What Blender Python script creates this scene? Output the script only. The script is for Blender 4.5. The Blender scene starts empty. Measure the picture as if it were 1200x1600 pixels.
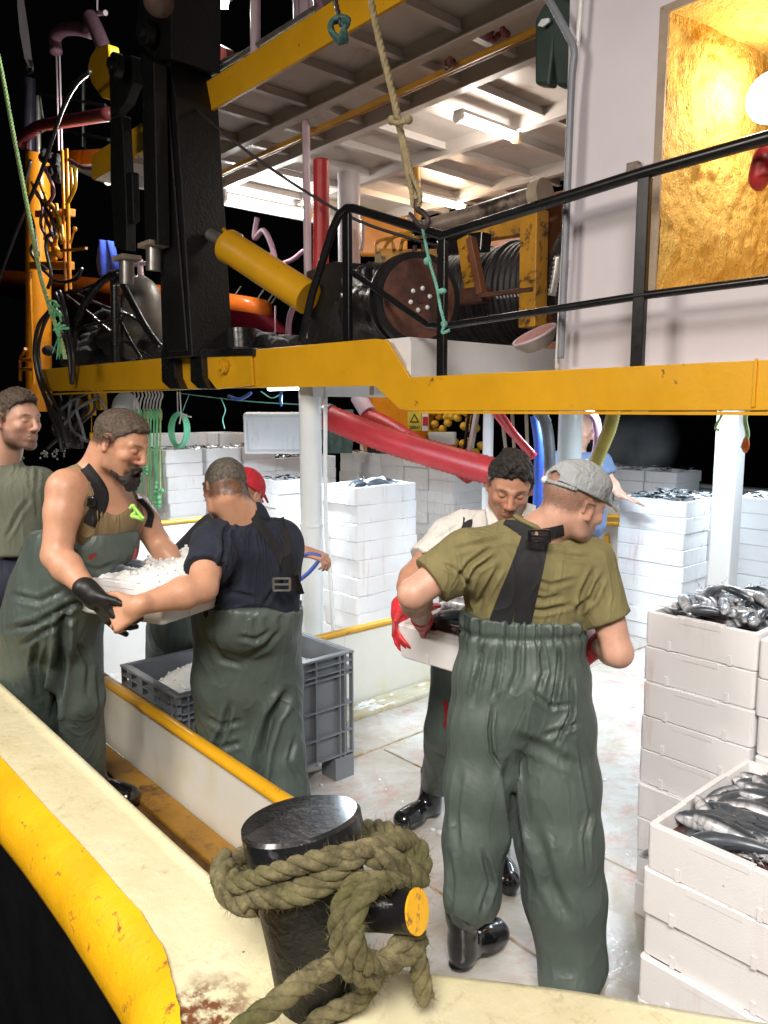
# A fishing boat unloading at night: crates of fish passed along the wet deck.
QUAY_W = 110.0      # quay floodlights (watts)
QUAY2_W = 140.0
TUBE_E = 26.0       # emission of the fluorescent tubes
import bpy, bmesh, math, random
import numpy as np
from mathutils import Vector, Matrix, Quaternion, noise as mnoise

random.seed(7)
rng = np.random.default_rng(11)
SC = bpy.context.scene
COL = SC.collection
PI = math.pi

# ------------------------------------------------------------------ camera
EYE = 1.90
FPX = 1209.0
YAW = math.radians(48.5)
PIT = math.radians(7.54)
cam_d = bpy.data.cameras.new("camera")
cam = bpy.data.objects.new("camera", cam_d)
COL.objects.link(cam)
cam.location = (0, 0, EYE)
cam.rotation_euler = (math.radians(90) - PIT, 0, YAW)
cam_d.sensor_fit = 'VERTICAL'
cam_d.sensor_height = 36
cam_d.lens = 36 * FPX / 1600
cam_d.clip_start = 0.05
cam_d.clip_end = 800
SC.camera = cam

# ------------------------------------------------------------------ night sky
world = bpy.data.worlds.new("World")
SC.world = world
world.use_nodes = True
wn = world.node_tree.nodes
bg = wn["Background"]
bg.inputs[0].default_value = (0.55, 0.62, 0.80, 1)
bg.inputs[1].default_value = 0.0012
SC.view_settings.view_transform = 'Standard'
SC.view_settings.look = 'None'
SC.view_settings.exposure = 0.14
SC.view_settings.gamma = 1.0
SC.render.engine = 'CYCLES'
SC.cycles.use_denoising = True
SC.cycles.max_bounces = 6
SC.cycles.diffuse_bounces = 3
SC.cycles.glossy_bounces = 3
SC.cycles.transmission_bounces = 3
SC.cycles.transparent_max_bounces = 6
SC.cycles.sample_clamp_indirect = 4.0
SC.cycles.caustics_reflective = False
SC.cycles.caustics_refractive = False

def area_light(name, loc, target, power, col, sx, sy=None, spread=None):
    l = bpy.data.lights.new(name, 'AREA')
    l.energy = power
    l.color = col
    l.shape = 'RECTANGLE'
    l.size = sx
    l.size_y = sy or sx
    if spread:
        l.spread = spread
    o = bpy.data.objects.new(name, l)
    COL.objects.link(o)
    o.location = loc
    d = Vector(target) - Vector(loc)
    o.rotation_euler = d.to_track_quat('-Z', 'Y').to_euler()
    return o
def point_light(name, loc, power, col, r=0.05):
    l = bpy.data.lights.new(name, 'POINT')
    l.energy = power
    l.color = col
    l.shadow_soft_size = r
    o = bpy.data.objects.new(name, l)
    COL.objects.link(o)
    o.location = loc
    return o
# quay floodlights on their masts behind the photographer
area_light("quay_floodlight", (1.9, -2.2, 5.6), (-1.7, 1.9, 0.5), QUAY_W, (1.0, 0.92, 0.85), 2.6, 1.6, math.radians(75))
area_light("quay_floodlight", (-3.2, -2.2, 4.0), (-2.6, 1.0, 1.0), QUAY2_W, (1.0, 0.90, 0.80), 1.4, 0.9)

# ------------------------------------------------------------------ geometry helpers
FH = Vector((-math.sin(YAW), math.cos(YAW), 0))
RT = Vector((math.cos(YAW), math.sin(YAW), 0))
ZU = Vector((0, 0, 1))
FWD = FH * math.cos(PIT) - ZU * math.sin(PIT)
UPV = FH * math.sin(PIT) + ZU * math.cos(PIT)
CAM = Vector((0, 0, EYE))

def at(x, y, d=None, X=None, Y=None, Z=None):
    """a spot read off the photograph, as a place in the boat's own metres"""
    r = FWD + RT * ((x - 600) / FPX) + UPV * ((800 - y) / FPX)
    if X is not None: t = X / r.x
    elif Y is not None: t = Y / r.y
    elif Z is not None: t = (Z - EYE) / r.z
    else: t = d
    return CAM + r * t
def dr(r, u, a):
    """direction from right / up / away components"""
    return (RT * r + ZU * u + FH * a).normalized()
def V(*a): return Vector(a)

class MB:
    def __init__(s):
        s.v = []; s.f = []; s.m = []; s.mi = 0
    def add(s, vs, fs):
        n = len(s.v)
        s.v.extend([tuple(p) for p in vs])
        for f in fs:
            s.f.append(tuple(i + n for i in f)); s.m.append(s.mi)
        return s
    def box(s, c, d, rot=None):
        hx, hy, hz = d[0] / 2, d[1] / 2, d[2] / 2
        vs = [Vector((x * hx, y * hy, z * hz)) for z in (-1, 1) for y in (-1, 1) for x in (-1, 1)]
        if rot is not None: vs = [rot @ p for p in vs]
        c = Vector(c)
        return s.add([p + c for p in vs], [(0, 2, 3, 1), (4, 5, 7, 6), (0, 1, 5, 4), (2, 6, 7, 3), (0, 4, 6, 2), (1, 3, 7, 5)])
    def b2(s, x0, x1, y0, y1, z0, z1):
        return s.box(((x0 + x1) / 2, (y0 + y1) / 2, (z0 + z1) / 2), (abs(x1 - x0), abs(y1 - y0), abs(z1 - z0)))
    def bar(s, a, b, w, h, w2=None, h2=None, side=None):
        """tapered rectangular bar from a to b; side = direction of the width"""
        a = Vector(a); b = Vector(b); t = (b - a).normalized()
        sd = Vector(side) if side is not None else (t.cross(ZU) if abs(t.z) < .95 else Vector((1, 0, 0)))
        sd = (sd - t * sd.dot(t)).normalized(); up = sd.cross(t)
        w2 = w if w2 is None else w2; h2 = h if h2 is None else h2
        vs = []
        for p, ww, hh in ((a, w, h), (b, w2, h2)):
            for i, j in ((-1, -1), (1, -1), (1, 1), (-1, 1)):
                vs.append(p + sd * (i * ww / 2) + up * (j * hh / 2))
        return s.add(vs, [(0, 1, 2, 3), (7, 6, 5, 4), (0, 4, 5, 1), (1, 5, 6, 2), (2, 6, 7, 3), (3, 7, 4, 0)])
    def tube(s, path, r, n=10, cap=True, squash=1.0):
        P = [Vector(p) for p in path]
        R = list(r) if hasattr(r, '__len__') else [r] * len(P)
        T = []
        for i in range(len(P)):
            T.append((P[min(i + 1, len(P) - 1)] - P[max(i - 1, 0)]).normalized())
        u = T[0].cross(ZU if abs(T[0].z) < .9 else Vector((1, 0, 0))).normalized()
        vs = []
        for i, p in enumerate(P):
            u = (u - T[i] * u.dot(T[i])).normalized(); w = T[i].cross(u)
            for k in range(n):
                a = 2 * PI * k / n
                vs.append(p + u * (math.cos(a) * R[i]) + w * (math.sin(a) * R[i] * squash))
        fs = []
        for i in range(len(P) - 1):
            for k in range(n):
                k2 = (k + 1) % n
                fs.append((i * n + k, i * n + k2, (i + 1) * n + k2, (i + 1) * n + k))
        if cap:
            fs.append(tuple(reversed(range(n)))); fs.append(tuple((len(P) - 1) * n + k for k in range(n)))
        return s.add(vs, fs)
    def disc(s, c, nrm, r, th, n=24):
        c = Vector(c); nrm = Vector(nrm).normalized()
        return s.tube([c, c + nrm * th], r, n)
    def sphere(s, c, r, n=10, m=7, sc=(1, 1, 1)):
        c = Vector(c); vs = []; fs = []
        for i in range(m + 1):
            t = PI * i / m
            for k in range(n):
                a = 2 * PI * k / n
                vs.append(c + Vector((math.sin(t) * math.cos(a) * r * sc[0], math.sin(t) * math.sin(a) * r * sc[1], math.cos(t) * r * sc[2])))
        for i in range(m):
            for k in range(n):
                k2 = (k + 1) % n
                fs.append((i * n + k, (i + 1) * n + k, (i + 1) * n + k2, i * n + k2))
        return s.add(vs, fs)
    def prism(s, poly, off):
        """closed polygon (3D points) pushed along off"""
        n = len(poly); off = Vector(off)
        vs = [Vector(p) for p in poly] + [Vector(p) + off for p in poly]
        fs = [tuple(range(n)), tuple(reversed(range(n, 2 * n)))]
        for i in range(n):
            j = (i + 1) % n
            fs.append((i, i + n, j + n, j))
        return s.add(vs, fs)
    def mesh(s, name, mats, smooth=False):
        me = bpy.data.meshes.new(name)
        me.from_pydata(s.v, [], s.f)
        if not isinstance(mats, (list, tuple)): mats = [mats]
        for m in mats: me.materials.append(m)
        if len(mats) > 1: me.polygons.foreach_set('material_index', s.m)
        bm = bmesh.new(); bm.from_mesh(me)
        bmesh.ops.recalc_face_normals(bm, faces=bm.faces)
        bm.to_mesh(me); bm.free()
        if smooth:
            me.polygons.foreach_set('use_smooth', [True] * len(me.polygons))
            if smooth != 'all':
                try: me.set_sharp_from_angle(angle=math.radians(smooth if smooth is not True else 40))
                except Exception: pass
        me.update()
        return me
    def build(s, name, mats, parent=None, smooth=False, bevel=0, seg=2):
        if parent is not None:
            L = parent_origin(parent)
            s.v = [(p[0] - L.x, p[1] - L.y, p[2] - L.z) for p in s.v]
        me = s.mesh(name, mats, smooth)
        return link(name, me, parent, bevel, seg)
def parent_origin(p):
    L = Vector((0, 0, 0))
    while p is not None:
        L += p.location; p = p.parent
    return L
def link(name, me, parent=None, bevel=0, seg=2):
    o = bpy.data.objects.new(name, me)
    COL.objects.link(o)
    if parent is not None: o.parent = parent
    if bevel:
        b = o.modifiers.new('bevel', 'BEVEL'); b.width = bevel; b.segments = seg; b.limit_method = 'ANGLE'
        b.angle_limit = math.radians(40); b.harden_normals = False
    return o
def tag(o, label=None, cat=None, group=None, kind=None):
    if label: o['label'] = label
    if cat: o['category'] = cat
    if group: o['group'] = group
    if kind: o['kind'] = kind
    return o
def thing(name, label, cat, loc=(0, 0, 0), group=None):
    o = bpy.data.objects.new(name, None); COL.objects.link(o)
    o.location = loc; o.empty_display_size = 0.1
    return tag(o, label, cat, group)
def copy_tree(o, parent=None):
    kids = list(o.children)
    c = o.copy(); COL.objects.link(c)
    if parent is not None: c.parent = parent
    for ch in kids:
        d = ch.copy(); COL.objects.link(d); d.parent = c
        for g in ch.children:
            e = g.copy(); COL.objects.link(e); e.parent = d
    return c
def smooth_path(pts, n=8):
    """Catmull-Rom through the points"""
    P = [Vector(p) for p in pts]
    P = [P[0] * 2 - P[1]] + P + [P[-1] * 2 - P[-2]]
    out = []
    for i in range(1, len(P) - 2):
        for k in range(n):
            t = k / n
            a, b, c, d = P[i - 1], P[i], P[i + 1], P[i + 2]
            out.append(0.5 * ((2 * b) + (c - a) * t + (2 * a - 5 * b + 4 * c - d) * t * t + (3 * b - a - 3 * c + d) * t ** 3))
    out.append(P[-2])
    return out
def resample(P, step):
    out = [P[0]]; acc = 0
    for i in range(len(P) - 1):
        a, b = P[i], P[i + 1]; L = (b - a).length
        if L < 1e-9: continue
        t = step - acc
        while t <= L:
            out.append(a + (b - a) * (t / L)); t += step
        acc = (acc + L) % step
    out.append(P[-1])
    return out
def frames(P):
    T = [(P[min(i + 1, len(P) - 1)] - P[max(i - 1, 0)]).normalized() for i in range(len(P))]
    u = T[0].cross(ZU if abs(T[0].z) < .9 else Vector((1, 0, 0))).normalized(); U = []; W = []
    for t in T:
        u = (u - t * u.dot(t)).normalized(); U.append(u.copy()); W.append(t.cross(u))
    return T, U, W
def rope_mb(mb, pts, r, strands=3, pitch=None, n=6, step=None, ns=8):
    """laid rope: strands twisted round the path"""
    pitch = pitch or r * 7
    P = resample(smooth_path(pts, ns), step or pitch / 9)
    T, U, W = frames(P)
    rs = r * .56
    for s in range(strands):
        path = []; L = 0
        for i, p in enumerate(P):
            if i: L += (P[i] - P[i - 1]).length
            a = 2 * PI * (L / pitch + s / strands)
            path.append(p + (U[i] * math.cos(a) + W[i] * math.sin(a)) * (r - rs))
        mb.tube(path, rs, n)
    return P
def hose_mb(mb, pts, r, pitch=.02, amp=.1, n=14, ns=8):
    """corrugated hose"""
    P = resample(smooth_path(pts, ns), pitch / 2)
    R = [r * (1 + amp * (1 if i % 2 else -1) * .5) for i in range(len(P))]
    mb.tube(P, R, n)

# ------------------------------------------------------------------ materials
class NT:
    def __init__(s, name):
        s.m = bpy.data.materials.new(name); s.m.use_nodes = True
        s.t = s.m.node_tree; s.n = s.t.nodes; s.l = s.t.links
        s.b = s.n['Principled BSDF']
    def node(s, ty, **k):
        n = s.n.new(ty)
        for a, b in k.items(): setattr(n, a, b)
        return n
    def link(s, a, b): s.l.new(a, b)
    def pos(s, scale=(1, 1, 1), obj=False):
        mp = s.node('ShaderNodeMapping'); mp.inputs['Scale'].default_value = scale
        if obj: s.link(s.node('ShaderNodeTexCoord').outputs['Object'], mp.inputs[0])
        else: s.link(s.node('ShaderNodeNewGeometry').outputs['Position'], mp.inputs[0])
        return mp.outputs[0]
    def noise(s, sc, vec, det=4, rough=.6, dist=0):
        n = s.node('ShaderNodeTexNoise'); n.inputs['Scale'].default_value = sc
        n.inputs['Detail'].default_value = det; n.inputs['Roughness'].default_value = rough
        n.inputs['Distortion'].default_value = dist
        s.link(vec, n.inputs['Vector']); return n.outputs[0]
    def ramp(s, fac, a, b, ca=(0, 0, 0, 1), cb=(1, 1, 1, 1)):
        r = s.node('ShaderNodeValToRGB'); r.color_ramp.elements[0].position = a; r.color_ramp.elements[1].position = b
        r.color_ramp.elements[0].color = ca; r.color_ramp.elements[1].color = cb
        s.link(fac, r.inputs[0]); return r.outputs[0]
    def mix(s, fac, a, b, mode='MIX'):
        x = s.node('ShaderNodeMix', data_type='RGBA', blend_type=mode)
        for i, v in ((6, a), (7, b)):
            if isinstance(v, tuple): x.inputs[i].default_value = v if len(v) == 4 else v + (1,)
            else: s.link(v, x.inputs[i])
        if isinstance(fac, (int, float)): x.inputs[0].default_value = fac
        else: s.link(fac, x.inputs[0])
        return x.outputs[2]
    def math(s, op, a, b=0.0):
        m = s.node('ShaderNodeMath', operation=op)
        for i, v in ((0, a), (1, b)):
            if isinstance(v, (int, float)): m.inputs[i].default_value = v
            else: s.link(v, m.inputs[i])
        return m.outputs[0]
    def bump(s, h, strength=.3, dist=.01):
        b = s.node('ShaderNodeBump'); b.inputs['Strength'].default_value = strength; b.inputs['Distance'].default_value = dist
        s.link(h, b.inputs['Height'])
        if s.b.inputs['Normal'].is_linked:
            s.link(s.b.inputs['Normal'].links[0].from_socket, b.inputs['Normal'])
        s.link(b.outputs[0], s.b.inputs['Normal'])
    def set(s, **k):
        for a, v in k.items():
            i = s.b.inputs[a.replace('_', ' ')]
            if isinstance(v, tuple): i.default_value = v if len(v) == 4 else v + (1,)
            elif isinstance(v, (int, float)): i.default_value = v
            else: s.link(v, i)
def simple(name, col, rough=.5, metal=0, var=.25, sc=6, dirt=None, dsc=3, dth=(.55, .7), bump=0, bsc=60, bd=.004, rv=.12, coat=0, obj=False, spec=.5):
    """painted / plain surface: two tones of noise, wear or dirt patches, fine relief"""
    N = NT(name); v = N.pos(obj=obj)
    n1 = N.noise(sc, v, 5, .65)
    dark = tuple(c * (1 - var) for c in col[:3]); lite = tuple(min(1, c * (1 + var * .5)) for c in col[:3])
    c = N.mix(N.ramp(n1, .3, .7), dark, lite)
    if dirt is not None:
        n2 = N.noise(dsc, v, 8, .72, .3)
        c = N.mix(N.ramp(n2, dth[0], dth[1]), c, tuple(dirt))
    N.set(Base_Color=c, Metallic=float(metal))
    r = N.math('ADD', N.math('MULTIPLY', N.noise(sc * 2.3, v, 4), rv * 2), max(.02, rough - rv))
    N.set(Roughness=r)
    N.b.inputs['Specular IOR Level'].default_value = spec
    if coat: N.set(Coat_Weight=float(coat), Coat_Roughness=.12)
    if bump: N.bump(N.noise(bsc, v, 4, .6), bump, bd)
    return N.m
def emis(name, col, st):
    m = bpy.data.materials.new(name); m.use_nodes = True
    b = m.node_tree.nodes['Principled BSDF']
    b.inputs['Base Color'].default_value = (.8, .8, .8, 1)
    b.inputs['Emission Color'].default_value = col + (1,); b.inputs['Emission Strength'].default_value = st
    return m
M = {}
M['yellow'] = simple('yellow_paint', (.68, .35, .012), .32, var=.14, sc=2.2, dirt=(.13, .055, .02), dsc=9, dth=(.63, .68), bump=.3, bsc=24, bd=.003)
M['yellow_rail'] = simple('yellow_rail_paint', (.88, .47, .010), .34, var=.2, sc=5, dirt=(.30, .13, .03), dsc=20, dth=(.59, .66), bump=.5, bsc=70, bd=.003)
M['orange'] = simple('orange_paint', (.70, .25, .015), .3, var=.15, sc=3)
M['orange_deep'] = simple('tender_orange', (.75, .16, .02), .3, var=.1, sc=3)
M['hullred'] = simple('hull_red', (.22, .012, .03), .35, var=.2)
M['white'] = simple('white_paint', (.74, .73, .72), .32, var=.08, sc=2, dirt=(.42, .34, .26), dsc=5, dth=(.66, .8), bump=.12, bsc=25, bd=.003)
M['wall'] = simple('house_white_paint', (.58, .54, .57), .45, var=.07, sc=1.3, dirt=(.42, .33, .28), dsc=3.5, dth=(.70, .85), bump=.15, bsc=18, bd=.004)
M['pipewhite'] = simple('pipe_white', (.74, .78, .80), .22, var=.08, sc=3, dirt=(.40, .36, .30), dsc=9, dth=(.70, .8), bump=.15, bsc=12, bd=.003)
M['black'] = simple('black_gloss_paint', (.010, .010, .011), .28, var=.4, sc=5, bump=.5, bsc=45, bd=.004, coat=.4)
M['boom'] = simple('boom_black_paint', (.0030, .0030, .0034), .50, var=.35, sc=2, dirt=(.03, .028, .028), dsc=7, dth=(.66, .8), bump=.75, bsc=38, bd=.008)
M['rubber'] = simple('black_rubber', (.012, .012, .013), .33, var=.3, sc=8)
M['hose'] = simple('hydraulic_hose', (.03, .027, .03), .38, var=.3, sc=14)
M['rail'] = simple('rail_black_paint', (.007, .007, .008), .3, var=.3, sc=8, bump=.1, bsc=20, bd=.002)
M['steel'] = simple('steel', (.42, .40, .38), .35, .8, var=.3, sc=14, dirt=(.16, .08, .05), dsc=9, dth=(.6, .75))
M['rust'] = simple('rusty_plate', (.15, .060, .038), .62, .15, var=.45, sc=8, dirt=(.06, .03, .025), dsc=5, dth=(.45, .6), bump=.5, bsc=40, bd=.004)
M['purple'] = simple('purple_grey_wrap', (.20, .10, .14), .6, var=.3, sc=10, bump=.5, bsc=30, bd=.006)
M['red_hose'] = simple('red_hose', (.46, .026, .030), .45, var=.2, sc=5)
M['grey_hose'] = simple('grey_hose', (.20, .21, .24), .4, var=.25, sc=8)
M['yellow_hose'] = simple('yellow_ribbed_hose', (.45, .40, .10), .45, var=.25, sc=8)
M['bin'] = simple('grey_bin_plastic', (.20, .22, .245), .34, var=.14, sc=5, dirt=(.45, .46, .48), dsc=22, dth=(.7, .8))
M['ice'] = None
M['tan'] = simple('manila_rope', (.36, .29, .16), .85, var=.35, sc=25, bump=.8, bsc=140, bd=.003)
M['teal'] = simple('teal_rope', (.16, .42, .33), .7, var=.3, sc=25, bump=.5, bsc=120, bd=.002)
M['lime'] = simple('pale_green_rope', (.42, .58, .25), .75, var=.3, sc=25, bump=.5, bsc=120, bd=.002)
M['green'] = simple('green_cord', (.20, .60, .30), .5, var=.25, sc=15)
M['blue'] = simple('blue_plastic', (.03, .09, .42), .35, var=.2, sc=8)
M['skiffblue'] = simple('blue_cloth', (.02, .06, .42), .7, var=.4, sc=12)
M['wire'] = simple('wire_rope', (.032, .030, .031), .5, .2, var=.4, sc=20, bump=.6, bsc=200, bd=.002)
M['net'] = simple('black_net', (.020, .019, .023), .7, var=.6, sc=16, bump=1.0, bsc=75, bd=.02)
M['float'] = simple('yellow_float', (.70, .40, .02), .5, var=.25, sc=12, dirt=(.20, .12, .03), dsc=12, dth=(.62, .72))
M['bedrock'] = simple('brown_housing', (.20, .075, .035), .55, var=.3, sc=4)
M['tank'] = simple('dull_tank', (.17, .155, .135), .45, .2, var=.25, sc=4)
M['pink'] = simple('pink_white_paint', (.62, .48, .55), .4, var=.15, sc=5)
M['maroon'] = simple('maroon_paint', (.20, .035, .045), .45, var=.3, sc=6)
def mat_foam():
    N = NT('styrofoam'); v = N.pos(); oi = N.node('ShaderNodeObjectInfo').outputs['Random']
    base = N.mix(N.ramp(N.noise(3, v, 3), .3, .7), (.77, .76, .765), (.83, .83, .84))
    base = N.mix(N.math('MULTIPLY', oi, .25), base, (.70, .70, .72))
    # thin pinkish run-off stains
    vs = N.pos((16, 16, 2.2)); st = N.noise(1.0, vs, 6, .7, .4)
    blot = N.noise(2.3, v, 3, .5)
    msk = N.math('MULTIPLY', N.ramp(st, .54, .70), N.ramp(blot, .47, .62))
    base = N.mix(N.math('MULTIPLY', msk, .42), base, (.55, .22, .17))
    base = N.mix(N.math('MULTIPLY', N.ramp(N.noise(55, v, 2), .74, .78), .5), base, (.35, .18, .15))
    N.set(Base_Color=base, Roughness=.6)
    vo = N.node('ShaderNodeTexVoronoi'); vo.inputs['Scale'].default_value = 260
    N.link(v, vo.inputs['Vector'])
    N.bump(vo.outputs['Distance'], .25, .0016)
    N.bump(N.noise(22, v, 3), .12, .004)
    N.b.inputs['Subsurface Weight'].default_value = .0
    return N.m
M['foam'] = mat_foam()
def mat_ice():
    N = NT('crushed_ice'); v = N.pos()
    N.set(Base_Color=N.mix(N.ramp(N.noise(30, v, 4), .35, .65), (.80, .82, .82), (.90, .91, .90)), Roughness=.3)
    N.b.inputs['Transmission Weight'].default_value = .0
    vo = N.node('ShaderNodeTexVoronoi'); vo.inputs['Scale'].default_value = 90
    N.link(v, vo.inputs['Vector'])
    N.bump(vo.outputs['Distance'], .35, .006)
    N.b.inputs['Subsurface Weight'].default_value = .5; N.b.inputs['Subsurface Radius'].default_value = (.02, .022, .024)
    return N.m
M['ice'] = mat_ice()
def mat_gunwale():
    N = NT('gunwale_cream_paint'); v = N.pos()
    c = N.mix(N.ramp(N.noise(4, v, 6, .7), .3, .7), (.66, .60, .36), (.74, .70, .48))
    c = N.mix(N.math('MULTIPLY', N.ramp(N.noise(9, v, 9, .78, .5), .56, .70), .75), c, (.36, .25, .12))
    c = N.mix(N.ramp(N.noise(34, v, 6, .7), .70, .75), c, (.06, .04, .03))
    # scuffs along the hull
    vs = N.pos((3, 40, 1)); c = N.mix(N.math('MULTIPLY', N.ramp(N.noise(1.4, vs, 5, .7), .62, .70), .45), c, (.80, .78, .66))
    P0 = at(318, 1585, Z=.85); vl = N.node('ShaderNodeVectorMath', operation='DISTANCE'); vl.inputs[1].default_value = tuple(P0); N.link(v, vl.inputs[0])
    rs = N.math('MULTIPLY', N.ramp(N.math('ADD', vl.outputs['Value'], N.math('MULTIPLY', N.noise(18, v, 6, .7), .12)), .10, .17, (1, 1, 1, 1), (0, 0, 0, 1)), N.ramp(N.noise(28, v, 6, .7), .42, .55))
    c = N.mix(rs, c, (.16, .055, .02))
    N.set(Base_Color=c, Roughness=N.math('ADD', N.math('MULTIPLY', N.noise(7, v, 5), .4), .10))
    N.bump(N.noise(26, v, 6, .65), .5, .006)
    N.bump(N.noise(5, v, 3, .5), .4, .02)
    return N.m
M['cream'] = mat_gunwale()
def mat_deck():
    N = NT('wet_deck_paint'); v = N.pos()
    c = N.mix(N.ramp(N.noise(2.5, v, 6, .7), .3, .7), (.52, .505, .465), (.68, .665, .635))
    c = N.mix(N.math('MULTIPLY', N.ramp(N.noise(1.3, v, 7, .75, .6), .44, .62), .7), c, (.42, .34, .24))
    c = N.mix(N.math('MULTIPLY', N.ramp(N.noise(3.1, v, 8, .72, 1.2), .52, .66), .62), c, (.52, .23, .19))
    c = N.mix(N.math('MULTIPLY', N.ramp(N.noise(5.5, N.pos((1, 2.5, 1)), 8, .72, .8), .58, .68), .6), c, (.50, .30, .10))
    N.set(Base_Color=c, Roughness=N.ramp(N.noise(2.2, v, 5, .6, .5), .38, .62, (.05, .05, .05, 1), (.34, .34, .34, 1)))
    N.bump(N.noise(9, v, 5, .6), .35, .006)
    N.bump(N.noise(60, v, 3, .6), .2, .002)
    return N.m
M['deck'] = mat_deck()
def mat_panel():
    N = NT('stained_white_panel'); v = N.pos()
    c = N.mix(N.ramp(N.noise(2.0, v, 5, .7), .3, .7), (.66, .65, .58), (.74, .73, .68))
    c = N.mix(N.math('MULTIPLY', N.ramp(N.noise(2.1, v, 6, .6, .3), .50, .68), .6), c, (.62, .56, .25))
    c = N.mix(N.math('MULTIPLY', N.ramp(N.noise(1, N.pos((30, 30, 1.5)), 4, .7), .62, .72), .3), c, (.50, .36, .22))
    N.set(Base_Color=c, Roughness=.3)
    N.bump(N.noise(20, v, 4), .15, .003)
    return N.m
M['panel'] = mat_panel()
def mat_gold():
    N = NT('golden_insulation_foam'); v = N.pos()
    c = N.mix(N.ramp(N.noise(3, v, 5, .7), .3, .7), (.64, .38, .07), (.80, .55, .18))
    N.b.inputs['Specular IOR Level'].default_value = .25
    N.set(Base_Color=c, Roughness=.7)
    n = N.node('ShaderNodeTexNoise'); n.inputs['Scale'].default_value = 26; n.inputs['Detail'].default_value = 3; n.inputs['Distortion'].default_value = 1.6
    N.link(N.pos((2.0, 2.0, 1.0)), n.inputs['Vector'])
    N.bump(n.outputs[0], .8, .022)
    N.bump(N.noise(50, v, 3), .5, .01)
    return N.m
M['gold'] = mat_gold()
def mat_net():
    return M['net']
def mat_rope():
    N = NT('weathered_mooring_rope'); v = N.pos()
    c = N.mix(N.ramp(N.noise(22, v, 6, .75), .34, .66), (.060, .052, .024), (.38, .33, .17))
    c = N.mix(N.math('MULTIPLY', N.ramp(N.noise(5, v, 4, .6), .5, .68), .6), c, (.13, .14, .035))
    N.set(Base_Color=c, Roughness=.9)
    N.bump(N.noise(140, v, 5, .8), 1.0, .006)
    N.bump(N.noise(420, v, 3, .8), .8, .003)
    return N.m
M['mooring'] = mat_rope()
def mat_water():
    N = NT('night_harbour_water'); v = N.pos()
    N.set(Base_Color=(.004, .005, .006, 1), Roughness=.12)
    N.bump(N.noise(3.5, v, 5, .6, .4), .55, .08)
    N.bump(N.noise(14, v, 3, .6), .3, .02)
    return N.m
M['water'] = mat_water()
# ================================================================== SETTING
mb = MB(); mb.box((-10, 40, -1.02), (400, 300, .04)); tag(mb.build('water', M['water']), kind='structure')
# deck: one wet sheet with weld seams standing proud
mb = MB(); mb.b2(-12, 3.5, .70, 9.3, -.10, 0)
deck = tag(mb.build('boat_deck', M['deck']), kind='structure')
mb = MB()
for Y in (2.05, 2.75):
    mb.tube(resample([V(-3.1, Y, .001), V(1.5, Y, .001)], .4), .0065, 6)
for X in (-3.14,):
    mb.tube(resample([V(X, 2.2 if X < -3 else 2.05, .001), V(X, 8.5, .001)], .4), .008, 6)
seam = mb.build('weld_seam', simple('weld_seam_paint', (.56, .51, .43), .35, var=.3, dirt=(.36, .19, .06), dsc=6, dth=(.45, .6)), deck); seam['kind'] = 'structure'
# raised side passage where the left-hand men stand
mb = MB(); mb.b2(-12, -1.3, .80, 1.36, 0, .28)
sd = tag(mb.build('side_deck', simple('side_deck_brown', (.16, .085, .03), .5, var=.4, sc=5, dirt=(.05, .03, .02), dsc=6, dth=(.5, .65))), kind='structure')
mb = MB(); mb.b2(-12, -1.32, 1.24, 1.356, .282, .300)
w = mb.build('waterway_strip', simple('strip_yellow', (.34, .17, .02), .45, var=.3, sc=5, dirt=(.08, .04, .02), dsc=8, dth=(.55, .68)), sd, bevel=.004); w['kind'] = 'structure'

# ---- bulwark cap (cream) with its yellow rubbing bead
bul = thing('bulwark', 'cream topped bulwark with a fat yellow rubbing edge in the foreground', 'bulwark', (-2, .8, 0))
zc = .85
inner = [(-12, .800), (-6, .800), (-3.2, .800), (-1.57, .790), (-1.22, .800), (-1.06, .86), (-.96, .925), (-.73, 1.11), (-.48, 1.285), (.2, 1.80)]
outer = [(-12, .585), (-6, .590), (-3.2, .595), (-1.57, .605), (-1.22, .560), (-1.06, .50), (-.90, .44), (-.60, .40), (-.2, .38), (.6, .38)]
nb = len(inner)
def cap_mesh():
    m = MB(); vs = []; fs = []
    fine_i = resample(smooth_path([V(x, y, 0) for x, y in inner], 6), .06)
    # cross rows between inner and outer, with gentle dents in height
    rows = []
    oi = smooth_path([V(x, y, 0) for x, y in outer], 6); ii = smooth_path([V(x, y, 0) for x, y in inner], 6)
    for k in range(len(ii)):
        a, b = ii[k], oi[k]; r = []
        # inner drop lip, rounded
        r.append(V(a.x, a.y + .006, zc - .10)); r.append(V(a.x, a.y + .006, zc - .012)); r.append(V(a.x, a.y - .004, zc + .003)); r.append(V(a.x, a.y - .020, zc + .004))
        for j in range(1, 9):
            t = j / 9; p = a.lerp(b, t)
            z = zc + mnoise.noise(V(p.x * 5, p.y * 9, 3)) * .005
            r.append(V(p.x, p.y, z))
        r.append(V(b.x, b.y, zc - .002)); rows.append(r)
    n = len(rows[0])
    for r in rows: vs += r
    for k in range(len(rows) - 1):
        for j in range(n - 1):
            fs.append((k * n + j, k * n + j + 1, (k + 1) * n + j + 1, (k + 1) * n + j))
    return m.add(vs, fs)
cap_mesh().build('cap_rail', M['cream'], bul, smooth='all')
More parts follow.
